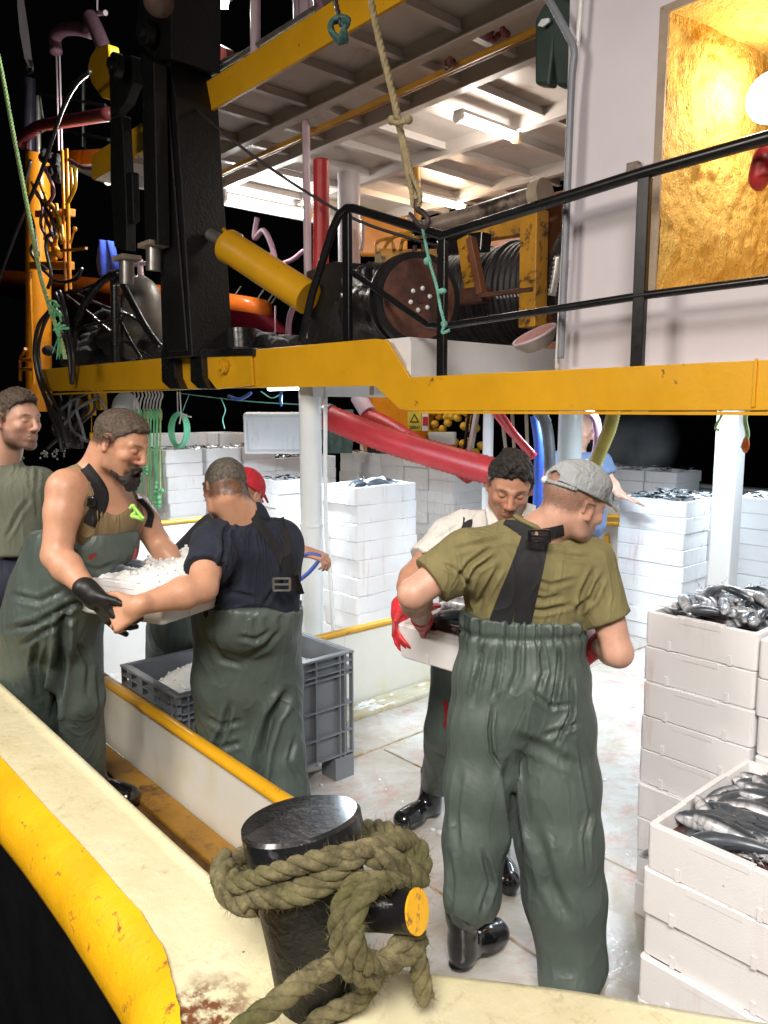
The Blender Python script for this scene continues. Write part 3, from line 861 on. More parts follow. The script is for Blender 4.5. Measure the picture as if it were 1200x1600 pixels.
def fish(p, yaw, pitch, roll, label, group, me=None, s=1.0):
    o = bpy.data.objects.new('mackerel', me or (FISH if 'dark' in label else FISH_P)[rng.integers(0, 4)]); COL.objects.link(o)
    o.matrix_world = Matrix.Translation(p) @ Matrix.Rotation(yaw, 4, 'Z') @ Matrix.Rotation(pitch, 4, 'Y') @ Matrix.Rotation(roll, 4, 'X') @ Matrix.Scale(s, 4)
    return tag(o, label, 'fish', group)
def fill_crate(cx, cy, z, rz, n, yaw0, yawj, label, group, hz=.05, wx=.33, wy=.52, s=1.0, dome=.03, Mx=None):
    Rm = Matrix.Rotation(rz, 4, 'Z')
    for k in range(n):
        L = k / n
        u = rng.uniform(-1, 1); v = rng.uniform(-1, 1)
        yaw = yaw0 + rng.normal() * yawj
        # keep the body inside the walls
        ex = abs(math.cos(yaw)) * .12 * s; ey = abs(math.sin(yaw)) * .12 * s
        p = V(u * max(.01, wx / 2 - ex), v * max(.01, wy / 2 - ey), 0)
        p.z = z - .040 + hz * L + dome * (1 - u * u) * (1 - v * v) * L
        if Mx is not None:
            mm = Mx @ Matrix.Translation(V(p.x, p.y, p.z))
            o = fish(V(0, 0, 0), 0, 0, 0, label, group, s=s)
            o.matrix_world = mm @ Matrix.Rotation(yaw, 4, 'Z') @ Matrix.Rotation(rng.normal() * .10, 4, 'Y') @ Matrix.Rotation(rng.choice([-1, 1]) * rng.uniform(.5, 1.5), 4, 'X') @ Matrix.Scale(s, 4)
            continue
        p = Rm @ p; p.x += cx; p.y += cy
        fish(p, yaw + rz, rng.normal() * .12, rng.choice([-1, 1]) * rng.uniform(.3, 1.6), label, group, s=s * rng.uniform(.9, 1.08))
fill_crate(-1.22, 2.82, zA, 0, 84, PI / 2 + .5, .9, 'silver mackerel heaped in the high crate beside the cap man', 'mackerel in the high right crate', hz=.06, dome=.045, s=.68)
fill_crate(-.812, 2.815, zA1, 0, 26, PI / 2, .8, 'silver mackerel in the crate cut off by the right frame edge', 'mackerel in the edge crate', hz=.055, dome=.04, s=.70)
fill_crate(-.815, 2.15, zB, 0, 74, .30, .55, 'dark wet mackerel lying in the low foreground crate', 'mackerel in the low foreground crate', hz=.040, dome=.015, s=1.0)
fill_crate(-4.36, 3.72, zC, 0, 20, PI / 2, .7, 'mackerel on top of the stack right of the round post', 'mackerel on the post side stack', hz=.04, dome=.02)
# a few fish caught in the joint below the low crate
for (x, y, yaw, r) in ((1075, 1393, 2.7, 1.2), (1158, 1441, -.4, .6), (1012, 1342, .3, 1.0)):
    p = at(x, y, Y=1.85)
    fish(p + V(.05, .035, 0), yaw, .05, r, 'mackerel squashed in the joint under the low foreground crate', 'mackerel caught between crates', s=.7)
# far crates: the fish show as small flecks
def fish_flecks():
    m = MB()
    def fl(cx, cy, z, wx, wy, n, sz=.16):
        for k in range(n):
            x = cx + rng.uniform(-.5, .5) * (wx - .06); y = cy + rng.uniform(-.5, .5) * (wy - .06); a = rng.uniform(0, PI)
            d = V(math.cos(a), math.sin(a), rng.normal() * .15) * sz * .5 * rng.uniform(.6, 1.1); c = V(x, y, z + rng.uniform(-.01, .028))
            nn = V(-d.y, d.x, 0).normalized() * .016; up = V(0, 0, .013); m.mi = int(rng.integers(0, 2))
            m.add([c - d, c + nn, c - nn, c + d, c + up], [(0, 1, 4), (1, 3, 4), (3, 2, 4), (2, 0, 4)])
    fl(-3.25, 5.99, 1.17, .60, .40, 90); fl(-3.25, 6.41, 1.17, .60, .40, 70); fl(-2.66, 6.8, 1.17, .4, .6, 20)
    for i in range(5): fl(-7.3, 3.62 + .41 * i, [1.50, 1.50, 1.50, 1.37, 1.37][i], .6, .4, 34)
    fl(-6.2, 4.28, 1.24, .4, .6, 30); fl(-5.6, 4.75, 1.11, .4, .6, 30)
    for i in range(5): fl(-6.16 - .41 * i, 6.6, 1.35, .4, .6, 30)
    for i in range(3): fl(-5.45 + .41 * i, 8.7, 1.18, .4, .6, 14)
    return m
tag(fish_flecks().build('small_fish', [simple('fish_silver', (.45, .46, .48), .25, .5), simple('fish_dark', (.03, .035, .045), .25, .4)]), 'small fish heaped in the far crates', 'fish', None, 'stuff')
def crate_underlay():
    m = MB()
    for cx, cy, z, wx, wy in ((-1.22, 2.82, zA, .35, .55), (-.812, 2.815, zA1, .35, .55), (-.815, 2.15, zB, .35, .55), (-4.36, 3.72, zC, .35, .55)):
        m.b2(cx - wx / 2, cx + wx / 2, cy - wy / 2, cy + wy / 2, z - .10, z - .045)
    return m
tag(crate_underlay().build('fish_underlay', simple('dark_underlay', (.10, .05, .05), .3, var=.4, sc=20)), 'dark reddish fill below the top fish in the crates', 'fish pulp', None, 'stuff')  # plain dark slabs below the fish, so no crate looks empty

# ice heaps
def ice_heap(cx, cy, rot, wx, wy, z, h, seed, nx=44, ny=44, chunks=120, Mx=None):
    m = MB(); vs = []; fs = []
    for j in range(ny + 1):
        for i in range(nx + 1):
            u = i / nx * 2 - 1; v = j / ny * 2 - 1
            d = (1 - u ** 8) * (1 - v ** 8)
            p = V(u * wx / 2, v * wy / 2, 0)
            p.z = h * d * (.55 + .6 * mnoise.noise(V(p.x * 4 + seed, p.y * 4, 0))) + .016 * mnoise.noise(V(p.x * 26, p.y * 26, seed)) * (d > .02) + .008 * mnoise.noise(V(p.x * 70, p.y * 70, seed))
            vs.append(p)
    for j in range(ny):
        for i in range(nx):
            q = j * (nx + 1) + i; fs.append((q, q + 1, q + nx + 2, q + nx + 1))
    m.add(vs, fs)
    for k in range(chunks):
        u = rng.uniform(-.9, .9); v = rng.uniform(-.9, .9); i = int((u + 1) / 2 * nx); j = int((v + 1) / 2 * ny)
        c = vs[j * (nx + 1) + i]; r = rng.uniform(.003, .0075)
        e = Matrix.Rotation(rng.uniform(0, 6), 3, 'X') @ Matrix.Rotation(rng.uniform(0, 6), 3, 'Z')
        m.box(c + V(0, 0, r * .5), (r * 2, r * 1.4, r * 1.5), e)
    T = Mx if Mx is not None else Matrix.Translation((cx, cy, z)) @ Matrix.Rotation(rot, 4, 'Z')
    m.v = [tuple(T @ Vector(p)) for p in m.v]
    return m

# ================================================================== GREY BIN
X0, X1, YA, YB, ZT, ZB = -3.56, -2.985, 1.445, 2.43, .675, .12
bn = thing('pallet_bin', 'grey ribbed plastic bin of crushed ice behind the navy shirt man', 'bin', (-3.27, 1.93, 0))
def hollow(m, x0, x1, y0, y1, z0, z1, w, fl=.03):
    m.b2(x0, x0 + w, y0, y1, z0, z1); m.b2(x1 - w, x1, y0, y1, z0, z1); m.b2(x0 + w, x1 - w, y0, y0 + w, z0, z1); m.b2(x0 + w, x1 - w, y1 - w, y1, z0, z1); m.b2(x0 + w, x1 - w, y0 + w, y1 - w, z0, z0 + fl)
mb = MB(); hollow(mb, X0 + .025, X1 - .025, YA + .025, YB - .025, ZB, ZT - .003, .012); mb.build('tub', M['bin'], bn)
def ring(m, z0, z1, e=0.0, w=.027):
    m.b2(X0 - e, X1 + e, YA - e, YA + w, z0, z1); m.b2(X0 - e, X1 + e, YB - w, YB + e, z0, z1); m.b2(X0 - e, X0 + w, YA + w, YB - w, z0, z1); m.b2(X1 - w, X1 + e, YA + w, YB - w, z0, z1)
mb = MB(); ring(mb, ZT - .012, ZT, .004); mb.build('rim', M['bin'], bn, bevel=.003)
for z in (.628, .585, .560, .40, .255, .135):
    mb = MB(); ring(mb, z - .004, z + .004); mb.build('rib', M['bin'], bn)
for y in (YB - .004, YB - .055, YB - .085, YB - .235, YB - .40, YB - .56, YB - .72, YB - .88, YA + .06, YA + .004):
    mb = MB(); mb.b2(X1 - .026, X1, y - .004, y + .004, ZB, ZT - .01); mb.build('rib', M['bin'], bn)
    if .2 < (y - YA) < .8: continue
for x in (X1 - .004, X1 - .05, X1 - .12, X1 - .22, X1 - .34, X1 - .46, X0 + .004):
    mb = MB(); mb.b2(x - .004, x + .004, YA, YA + .026, ZB, ZT - .01); mb.build('rib', M['bin'], bn)
for (x, y) in ((X1 - .06, YB - .06), (X1 - .06, YA + .06), (X0 + .06, YB - .06), (X0 + .06, YA + .06)):
    mb = MB(); hollow(mb, x - .06, x + .06, y - .06, y + .06, .0, ZB, .008, .005)
    for z in (.04, .08): mb.b2(x - .0602, x + .0602, y - .0602, y + .0602, z - .003, z + .003)
    mb.build('foot', M['bin'], bn)
hp = ice_heap(-3.27, 1.94, 0, .52, .94, .525, .15, 3)
tag(hp.build('crushed_ice', M['ice'], None, smooth=30), 'crushed white ice heaped in the grey bin', 'ice', None, 'stuff')
# scattered ice and slush on deck
mb = MB()
for k in range(80):
    x = rng.uniform(-3.3, -1.2); y = rng.uniform(2.2, 4.4); r = abs(rng.normal()) * .005 + .003
    mb.sphere((x, y, r * .3), r, 6, 4, (rng.uniform(.8, 1.8), rng.uniform(.7, 1.3), .6))
for (x, y, r) in ((690, 1301, .022), (983, 1102, .03), (765, 1115, .015), (676, 1296, .012)):
    p = at(x, y, Z=.006); mb.sphere(p, r, 9, 6, (1.1, .8, .45))
tag(mb.build('ice_lump', M['ice']), 'scattered lumps of ice on the wet deck', 'ice', None, 'stuff')
hp = ice_heap(-3.60, 3.2, 0, .16, 1.3, 0.01, .022, 9, 20, 60, 20)
tag(hp.build('slush', M['ice'], None, smooth=30), 'slush along the foot of the hold coaming', 'slush', None, 'stuff')

# ================================================================== BOLLARD
B0 = at(503, 1560, Z=.852)
T0_ = at(470, 1278, d=1.40)
T0_ = V(B0.x - .035, B0.y - .005, B0.z); 
zt = at(470, 1278, Y=B0.y - .01)
TT = zt
axis = (TT - B0).normalized()
tilt = (axis + V(-.10, -.02, 0) * 1.0).normalized()
bo = thing('bollard', 'fat black glossy bollard with a yellow ended cross pin in the foreground', 'bollard', B0)
mb = MB(); H_ = (TT - B0).length
mb.tube([B0 + axis * (H_ * t) for t in (0, .3, .6, .83, .985)] , [.078, .084, .094, .103, .106], 40)
mb.build('barrel', M['boom'], bo, smooth=True)
u = tilt.cross(V(0, 1, 0)).normalized()
mb = MB(); mb.tube([TT - tilt * .075, TT - tilt * .006, TT], [.106, .107, .101], 44)
mb.build('cap_plate', simple('bollard_top_paint', (.011, .012, .014), .38, var=.5, sc=14, bump=.6, bsc=55, bd=.005, coat=.6, dirt=(.11, .11, .12), dsc=24, dth=(.60, .72)), bo, smooth=True)
mb = MB(); mb.tube([B0 + V(0, 0, -.004), B0 + V(0, 0, .010)], [.12, .09], 32); mb.build('base_weld', M['cream'], bo, smooth=True)
pc = at(505, 1418, Y=B0.y - .0); pe = at(650, 1424, d=1.265)
mb = MB(); mb.tube([pc, pe], .0345, 26); cpin = mb.build('cross_pin', M['black'], bo, smooth=True)
mb = MB(); dd = (pe - pc).normalized(); mb.tube([pe + dd * .0005, pe + dd * .004], .0355, 26); mb.build('pin_end', M['yellow_rail'], cpin, smooth=True)

mr = thing('mooring_rope', 'thick mossy mooring rope wound round the black bollard and its pin', 'rope', B0)
RP = []
def mrope(pts, r=.0182, pitch=None):
    m = MB(); P = rope_mb(m, [at(x, y, d=d) for x, y, d in pts], r, 3, pitch or r * 5.2, 9, step=.006)
    m.build('rope_turn', M['mooring'], mr, smooth='all'); RP.append((P, r))
c = 1.395
mrope([(600, 1312, c + .06), (570, 1330, c - .10), (500, 1372, c - .125), (430, 1388, c - .11), (375, 1378, c - .05), (352, 1358, c + .03), (385, 1335, c + .12), (470, 1310, c + .16), (560, 1296, c + .12), (610, 1300, c + .05), (640, 1340, c), (648, 1400, c - .03), (645, 1455, c - .04)], .0182)
mrope([(560, 1350, c - .10), (480, 1395, c - .13), (415, 1402, c - .11), (365, 1395, c - .03), (358, 1375, c + .07), (440, 1345, c + .15), (560, 1320, c + .10), (622, 1335, c + .02), (630, 1372, c - .06), (600, 1378, c - .13), (560, 1380, c - .16), (534, 1415, c - .18), (530, 1465, c - .185), (548, 1515, c - .17), (590, 1530, c - .14)], .0182)
mrope([(575, 1335, c - .09), (610, 1345, c - .09), (640, 1362, c - .06), (655, 1372, c - .03), (655, 1330, c + .02), (620, 1305, c + .06)], .021)
mrope([(600, 1375, c - .15), (570, 1398, c - .185), (553, 1440, c - .20), (560, 1490, c - .19), (590, 1510, c - .15), (640, 1490, c - .11), (655, 1470, c - .07)], .0178)
mrope([(592, 1505, c - .12), (540, 1500, c - .15), (480, 1530, c - .18), (430, 1568, c - .21), (385, 1602, c - .24), (335, 1650, c - .27)], .0190)
mrope([(640, 1470, c - .10), (650, 1490, c - .09), (656, 1520, c - .08), (663, 1560, c - .07)], .0185)
mrope([(655, 1450, c - .08), (620, 1480, c - .12), (585, 1525, c - .10), (560, 1562, c - .08), (510, 1585, c - .09), (480, 1612, c - .10)], .0178)
mrope([(360, 1350, c + .0), (352, 1388, c - .04), (400, 1372, c - .10), (470, 1350, c - .13), (560, 1330, c - .11), (620, 1316, c - .02), (640, 1320, c + .03)], .0182)
mrope([(350, 1340, c + .02), (347, 1375, c - .03), (365, 1405, c - .06), (395, 1415, c - .09)], .022)
def fuzz():
    m = MB()
    for P, r in RP:
        for k in range(int(len(P) * 14)):
            p = P[rng.integers(0, len(P))]; d = V(*rng.normal(size=3)).normalized(); b = p + d * r * .93
            e = b + d * rng.uniform(.003, .013) + V(*rng.normal(size=3)) * .006; s = V(*rng.normal(size=3)).normalized() * .00055
            m.add([b - s, b + s, e], [(0, 1, 2)])
    return m
f = fuzz().build('loose_fibres', M['mooring'], mr); f['kind'] = 'stuff'

# ================================================================== CRANE
Yc = 2.72
cr = thing('deck_crane', 'tall black knuckle crane folded upright on the deck edge', 'crane', at(300, 560, Y=Yc))
def P(x, y, dy=0): return at(x, y, Y=Yc + dy)
def slab(name, pts, dy, th, mat=None, bevel=.008):
    m = MB(); q = [P(x, y, dy) for x, y in pts]; m.prism(q, (0, th, 0)); return m.build(name, mat or M['boom'], cr, bevel=bevel)
slab('boom_column', [(220, 96), (264, 96), (274, 150), (286, 330), (300, 556), (254, 560), (248, 380), (232, 300), (230, 200)], .0, .34)
slab('boom_face_plate', [(228, 110), (258, 110), (292, 548), (262, 550)], -.02, .02)
slab('boom_head', [(214, -60), (268, -60), (268, 92), (240, 94), (214, 60)], -.06, .38)
slab('jib_box', [(222, 84), (240, 96), (246, 382), (226, 382), (222, 200)], -.14, .10)
slab('jib_box', [(172, 186), (190, 180), (196, 300), (198, 392), (178, 386), (172, 280)], -.02, .08)
slab('jib_head', [(170, 112), (178, 92), (204, 86), (208, 128), (196, 160), (172, 186)], -.02, .08)
slab('jib_lug', [(196, 270), (206, 268), (208, 345), (198, 350)], .0, .06)
for (x, y, r) in ((188, 104, .085), (236, 54, .085), (190, 104, .04), (238, 54, .045)):
    m = MB(); p = P(x, y, -.10); m.tube([p, p + V(0, -.06 if r > .05 else -.10, 0)], r, 26); m.build('pivot', M['boom'], cr, smooth=True)
for (x, y, w) in ((240, 385, 30), (198, 406, 28)):
    m = MB(); a = P(x, y, -.1); b = P(x, y + 38, -.1); m.tube([a, b], .055, 16); rde = m.build('rod_end', M['steel'], cr, smooth=True)
    m = MB(); m.box(P(x, y - 2, -.1), (.20, .16, .035)); m.build('rod_plate', simple('bare_worn_steel', (.38, .30, .24), .5, .2, var=.3), rde, bevel=.006)
# foot clamps wrapping the girder
for x0, x1 in ((251, 275), (296, 318)):
    m = MB(); q = [P(x, y, .06) for x, y in [(x0, 545), (x1 - 4, 545), (x1 - 2, 590), (x1 + 6, 608), (x0 + 14, 608), (x0 + 1, 596)]]
    m.prism(q, (0, .12, 0)); m.build('foot_clamp', M['black'], cr, bevel=.008)
m = MB(); m.prism([P(x, y, .1) for x, y in [(322, 546), (394, 544), (394, 556), (322, 558)]], (0, .25, 0)); m.build('foot_plate', M['black'], cr, bevel=.004)
# yellow hydraulic ram
ram = thing('hydraulic_ram', 'fat yellow hydraulic cylinder slanting from the crane to the winch', 'hydraulic cylinder', at(420, 420, Y=3.05))
a = at(356, 384, Y=2.95); b = at(482, 466, Y=3.15)
m = MB(); m.tube([a, a.lerp(b, .06), a.lerp(b, .08), b], [.118, .120, .113, .113], 30); m.build('barrel', M['yellow'], ram, smooth=True)
m = MB(); m.tube([a + V(.03, -.05, .10), a.lerp(b, .12) + V(.0, -.06, .105), a.lerp(b, .5) + V(0, -.06, .10), b + V(0, -.05, .09)], .016, 10); m.build('side_pipe', M['yellow'], ram, smooth='all')
m = MB(); m.tube([a, a + (a - b).normalized() * .20], .045, 16); m.build('rod', M['steel'], ram, smooth=True)
m = MB()
for k in range(16):
    an = k / 16 * 2 * PI; t = (b - a).normalized(); s1 = t.cross(ZU).normalized(); s2 = s1.cross(t)
    m.sphere(a - t * .012 + (s1 * math.cos(an) + s2 * math.sin(an)) * .082, .016, 7, 5)
m.build('gland_bolts', M['rust'], ram, smooth=True)
# black cable from crane to winch
m = MB(); m.tube(smooth_path([at(240, 95, Y=2.9), at(320, 182, Y=2.9), at(430, 268, Y=3.2), at(545, 338, Y=3.5), at(640, 372, Y=3.7), at(700, 388, Y=3.9)], 6), .011, 8)
tag(m.build('steel_cable', M['wire'], None, smooth='all'), 'dark steel cable running down from the crane towards the winch', 'cable')

# ================================================================== WINCH
wi = thing('net_winch', 'black covered net winch with a rusty round end plate', 'winch', at(640, 500, Y=3.3))
c1 = at(655, 468, Y=3.12); ax = V(-.93, .30, .02).normalized()
m = MB(); m.tube([c1 + ax * t for t in (0, .03, .031, .09, .091, .12)], [.262, .268, .24, .24, .268, .262], 40); m.build('flange', M['rubber'], wi, smooth=True)
m = MB(); m.tube([c1 - ax * .012, c1 + ax * .002], [.222, .226], 40); epl = m.build('end_plate', M['rust'], wi, smooth=True)
s1 = ax.cross(ZU).normalized(); s2 = s1.cross(ax)
m = MB()
for k in range(6):
    an = k / 6 * 2 * PI + .3; m.sphere(c1 - ax * .014 + (s1 * math.cos(an) + s2 * math.sin(an)) * .062, .014, 8, 6)
m.build('bolt_ring', M['pipewhite'], epl, smooth=True)
m = MB(); m.tube([c1 - ax * .02, c1 - ax * .005], .022, 12); m.build('hub', M['rust'], epl, smooth=True)
m = MB()
vs = []; fs = []
NN = 40; KK = 22
for k in range(KK + 1):
    t = k / KK
    for i in range(NN):
        an = 2 * PI * i / NN; r = .215 + .03 * mnoise.noise(V(math.cos(an) * 2, math.sin(an) * 2, t * 3)) + .018 * mnoise.noise(V(math.cos(an) * 5, math.sin(an) * 5, t * 9))
        if t < .2: r += .01
        z = math.sin(an)
        r *= 1.0 + (.25 if z > .6 else 0) * min(1, t * 2)
        vs.append(c1 + ax * (.12 + t * .62) + (s1 * math.cos(an) + s2 * z) * r)
for k in range(KK):
    for i in range(NN): fs.append((k * NN + i, k * NN + (i + 1) % NN, (k + 1) * NN + (i + 1) % NN, (k + 1) * NN + i))
fs.append(tuple(KK * NN + i for i in range(NN)))
m.add(vs, fs); m.build('cover', simple('black_tarpaulin', (.013, .012, .013), .38, var=.5, sc=9, bump=.7, bsc=14, bd=.02), wi, smooth='all')
m = MB(); q = [at(x, y, Y=3.25) for x, y in [(478, 424), (520, 408), (583, 413), (588, 440), (520, 470), (480, 560)]]
m.prism(q, (-.1, .5, 0)); m.build('cover_flap', simple('black_rubber_sheet', (.012, .012, .012), .45, var=.5, sc=9, bump=.5, bsc=20, bd=.01), wi, bevel=.01)

dw = thing('cable_winch', 'big drum of black wire rope between yellow posts behind the railing', 'winch', at(780, 440, Y=4.4))
ca = at(700, 428, Y=4.55); cb = at(822, 410, Y=4.60); cb = V(cb.x, ca.y + .0, ca.z)
m = MB(); L = 1.35; nW = 26; prof = []; pts = []
x0 = at(700, 430, Y=4.5).x
for k in range(nW * 6 + 1):
    t = k / (nW * 6); pts.append(V(x0 - .1 + t * L, 4.5, 2.72)); prof.append(.33 + .022 * abs(math.sin(k / 6 * PI)) + (.02 if int(k / 6) in (3, 4, 9, 10, 15) else 0) * (1 if k % 6 else 0))
m.tube(pts, prof, 44); m.build('wire_drum', M['wire'], dw, smooth='all')
for x in (x0 - .12, x0 + L - .06):
    m = MB(); m.tube([V(x, 4.5, 2.72), V(x + .03, 4.5, 2.72)], .44, 40); m.build('drum_flange', M['black'], dw, smooth=True)
def wbar(name, pa, pb, w, h, mat, Ya, Yb=None, bevel=.006, side=None):
    m = MB(); m.bar(at(*pa, Y=Ya), at(*pb, Y=Yb or Ya), w, h, side=side); return m.build(name, mat, dw, bevel=bevel)
wy = simple('winch_yellow_worn', (.56, .27, .02), .45, var=.25, sc=4, dirt=(.06, .035, .02), dsc=9, dth=(.52, .60), bump=.4, bsc=30, bd=.004)
wbar('frame_post', (835, 330), (832, 512), .13, .12, wy, 4.0)
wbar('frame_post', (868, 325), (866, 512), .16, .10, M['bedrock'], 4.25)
wbar('spooling_arm', (728, 372), (742, 470), .10, .08, wy, 4.0)
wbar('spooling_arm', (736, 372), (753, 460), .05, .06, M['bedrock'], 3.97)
wbar('arm_clamp', (712, 466), (760, 460), .10, .10, M['rust'], 4.0)
wbar('top_beam', (690, 385), (760, 378), .10, .12, M['black'], 4.05)
wbar('top_beam', (742, 362), (835, 348), .10, .16, wy, 4.7)
m = MB(); m.tube([at(664, 358, Y=3.85), at(742, 336, Y=3.95), at(838, 306, Y=4.0)], .062, 20); m.build('guide_roller', simple('worn_roller', (.34, .27, .22), .4, .3, var=.45, sc=8, dirt=(.04, .03, .03), dsc=5, dth=(.5, .6)), dw, smooth=True)
m = MB(); m.tube([at(836, 306, Y=4.0), at(852, 301, Y=4.0)], .09, 20); m.build('roller_end', simple('cream_disc', (.55, .45, .33), .5), dw, smooth=True)
m = MB()
for k in range(9): m.tube([at(778 + k * 5.5, 467 - k * .5, Y=3.95), at(775 + k * 5.5, 458 - k * .5, Y=3.95)], .008, 6)
m.build('ratchet_teeth', M['steel'], dw)
wbar('cross_tie', (752, 462), (835, 452), .03, .03, M['rust'], 3.95)
# floor machinery behind the winch
hy = thing('hydraulic_unit', 'yellow hydraulic motor unit with pipes left of the rope hook', 'machine', at(620, 400, Y=4.3))
m = MB(); m.bar(at(640, 395, Y=4.2), at(640, 470, Y=4.2), .44, .3, side=RT); m.build('tank', wy, hy, bevel=.02)
m = MB(); m.bar(at(603, 392, Y=4.1), at(603, 450, Y=4.1), .17, .2, side=RT); m.build('box', simple('olive_box', (.28, .21, .09), .5, var=.2), hy, bevel=.01)
m = MB(); m.bar(at(600, 340, Y=4.8), at(600, 400, Y=4.8), .42, .1, side=RT); m.build('panel', M['orange'], hy, bevel=.02)
for pts in ([(590, 395), (588, 380), (600, 374), (612, 374), (616, 392)], [(600, 398), (602, 384), (620, 366), (640, 366), (650, 376)], [(568, 345), (567, 375), (564, 392)], [(626, 392), (630, 375), (648, 372), (672, 368)], [(612, 372), (640, 362), (668, 352)]):
    m = MB(); m.tube(smooth_path([at(x, y, Y=3.98) for x, y in pts], 6), .013, 8); m.build('pipe', wy if pts[0][0] != 568 else M['pink'], hy, smooth='all')
wbar2 = MB(); wbar2.tube([at(651, 262, Y=4.3), at(652, 345, Y=4.3)], .030, 12); wbar2.build('riser', wy, hy, smooth=True)
for p in ((648, 384), (662, 376)):
    m = MB(); m.tube([at(p[0], p[1], Y=3.9), at(p[0], p[1] + 26, Y=3.9)], .018, 10); m.build('valve', M['rust'], hy, smooth=True)
# pinkish pan lying by the sill
pn = thing('round_pan', 'round pinkish bowl tipped on its side at the foot of the deckhouse corner', 'bowl', at(833, 530, Y=3.4))
pcn = at(835, 523, Y=3.35); pa = V(-.15, -.45, .85).normalized()
m = MB(); m.tube([pcn - pa * .07, pcn - pa * .02, pcn], [.075, .118, .122], 30); m.build('bowl', simple('enamel_bowl', (.42, .36, .30), .4, .3), pn, smooth=True)
m = MB(); m.tube([pcn + pa * .001, pcn + pa * .006], [.112, .108], 30); m.build('contents', simple('pink_mash', (.50, .22, .20), .5, var=.4, sc=40, bump=.8, bsc=80, bd=.005), pn, smooth=True)
m = MB(); m.tube([pcn + (pa.cross(V(0, 1, 0))).normalized() * 0 + (V(math.cos(a), math.sin(a), 0) - pa * V(math.cos(a), math.sin(a), 0).dot(pa)).normalized() * .118 for a in [i / 30 * 2 * PI for i in range(31)]], .008, 6, cap=False); m.build('rim', M['pink'], pn, smooth='all')

# red corrugated hose standing vertically
m = MB(); hose_mb(m, [at(502, 250, Y=3.5), at(502, 330, Y=3.5), at(501, 420, Y=3.5), at(497, 480, Y=3.5)], .058, .022, .07, 22)
tag(m.build('suction_hose', M['red_hose'], None, smooth='all'), 'red corrugated hose hanging vertically under the canopy', 'hose', 'red suction hoses')
m = MB(); hose_mb(m, [at(500, 648, Y=4.6), at(520, 655, Y=4.6), at(600, 686, Y=4.75), at(690, 714, Y=4.9), at(775, 738, Y=5.0), at(850, 755, Y=5.1)], .118, .055, .085, 26)
h2 = m.build('suction_hose', M['red_hose'], None, smooth='all'); tag(h2, 'fat red corrugated hose lying across above the crates behind the white shirt man', 'hose', 'red suction hoses')
cc = at(513, 652, Y=4.58); dv = (at(540, 662, Y=4.62) - cc).normalized(); m = MB(); m.tube([cc - dv * .03, cc + dv * .02], .130, 26); m.build('hose_clamp', M['steel'], h2, smooth=True)
m = MB(); hose_mb(m, [at(570, 648, Y=5.4), at(600, 660, Y=5.4), at(650, 690, Y=5.4), at(700, 720, Y=5.4), at(735, 745, Y=5.4)], .075, .030, .05, 20)
tag(m.build('suction_hose', M['red_hose'], None, smooth='all'), 'thinner red hose seen just above the fat one', 'hose', 'red suction hoses')
m = MB(); m.tube([at(478, 600, Y=4.5), at(500, 640, Y=4.6)], .09, 16); m.tube([at(560, 620, Y=5.4), at(575, 645, Y=5.4)], .09, 16)
tag(m.build('hose_pipe_stub', M['pink'], None, smooth=True), 'grey pipe stub the red hoses are clamped to', 'pipe')
# narrow hoses right of the slim post
for (pts, r, mat, lab, corr) in (
    ([(772, 628, 4.2), (785, 650, 4.2), (806, 680, 4.2), (835, 712, 4.2)], .022, 'red_hose', 'bright red hose slanting down between the white posts', 0),
    ([(768, 640, 4.3), (790, 668, 4.3), (812, 692, 4.3), (832, 716, 4.3)], .018, 'red_hose', 'second bright red hose just below the first slanting one', 0),
    ([(838, 640, 3.8), (852, 660, 3.8), (858, 700, 3.8), (859, 750, 3.8), (855, 800, 3.8)], .034, 'grey_hose', 'grey corrugated hose curving down left of the white post', .1),
    ([(968, 590, 3.4), (955, 660, 3.4), (940, 700, 3.4), (926, 735, 3.4), (912, 775, 3.4)], .034, 'yellow_hose', 'yellow ribbed hose hanging beside the bald man', .14),
    ([(912, 640, 4.6), (930, 655, 4.6), (934, 690, 4.6), (926, 730, 4.6)], .030, 'purple', 'purple grey hose behind the yellow ribbed one', 0),
    ([(836, 650, 4.5), (842, 700, 4.5), (840, 790, 4.5), (842, 860, 4.5)], .035, 'blue', 'blue pipe hanging behind the white shirt man', 0)):
    m = MB(); q = [at(x, y, Y=Yy) for x, y, Yy in pts]
    if corr: hose_mb(m, q, r, .016, corr, 14)
    else: m.tube(smooth_path(q, 6), r, 12)
    tag(m.build('hose', M[mat], None, smooth='all'), lab, 'hose')
m = MB(); q = [at(x, 645, Y=4.6) for x in (815, 828, 846)]
for a, b in (((800, 640), (806, 745)), ((822, 640), (826, 760)), ((783, 640), (790, 700)), ((748, 640), (738, 700))):
    m.tube([at(*a, Y=5.6), at(*b, Y=5.6)], .016, 8)
tag(m.build('hanging_line', simple('dull_lines', (.30, .22, .16), .7, var=.4), None, smooth=True), 'dull ropes and lines hanging in the dark behind the posts', 'rope', None, 'stuff')

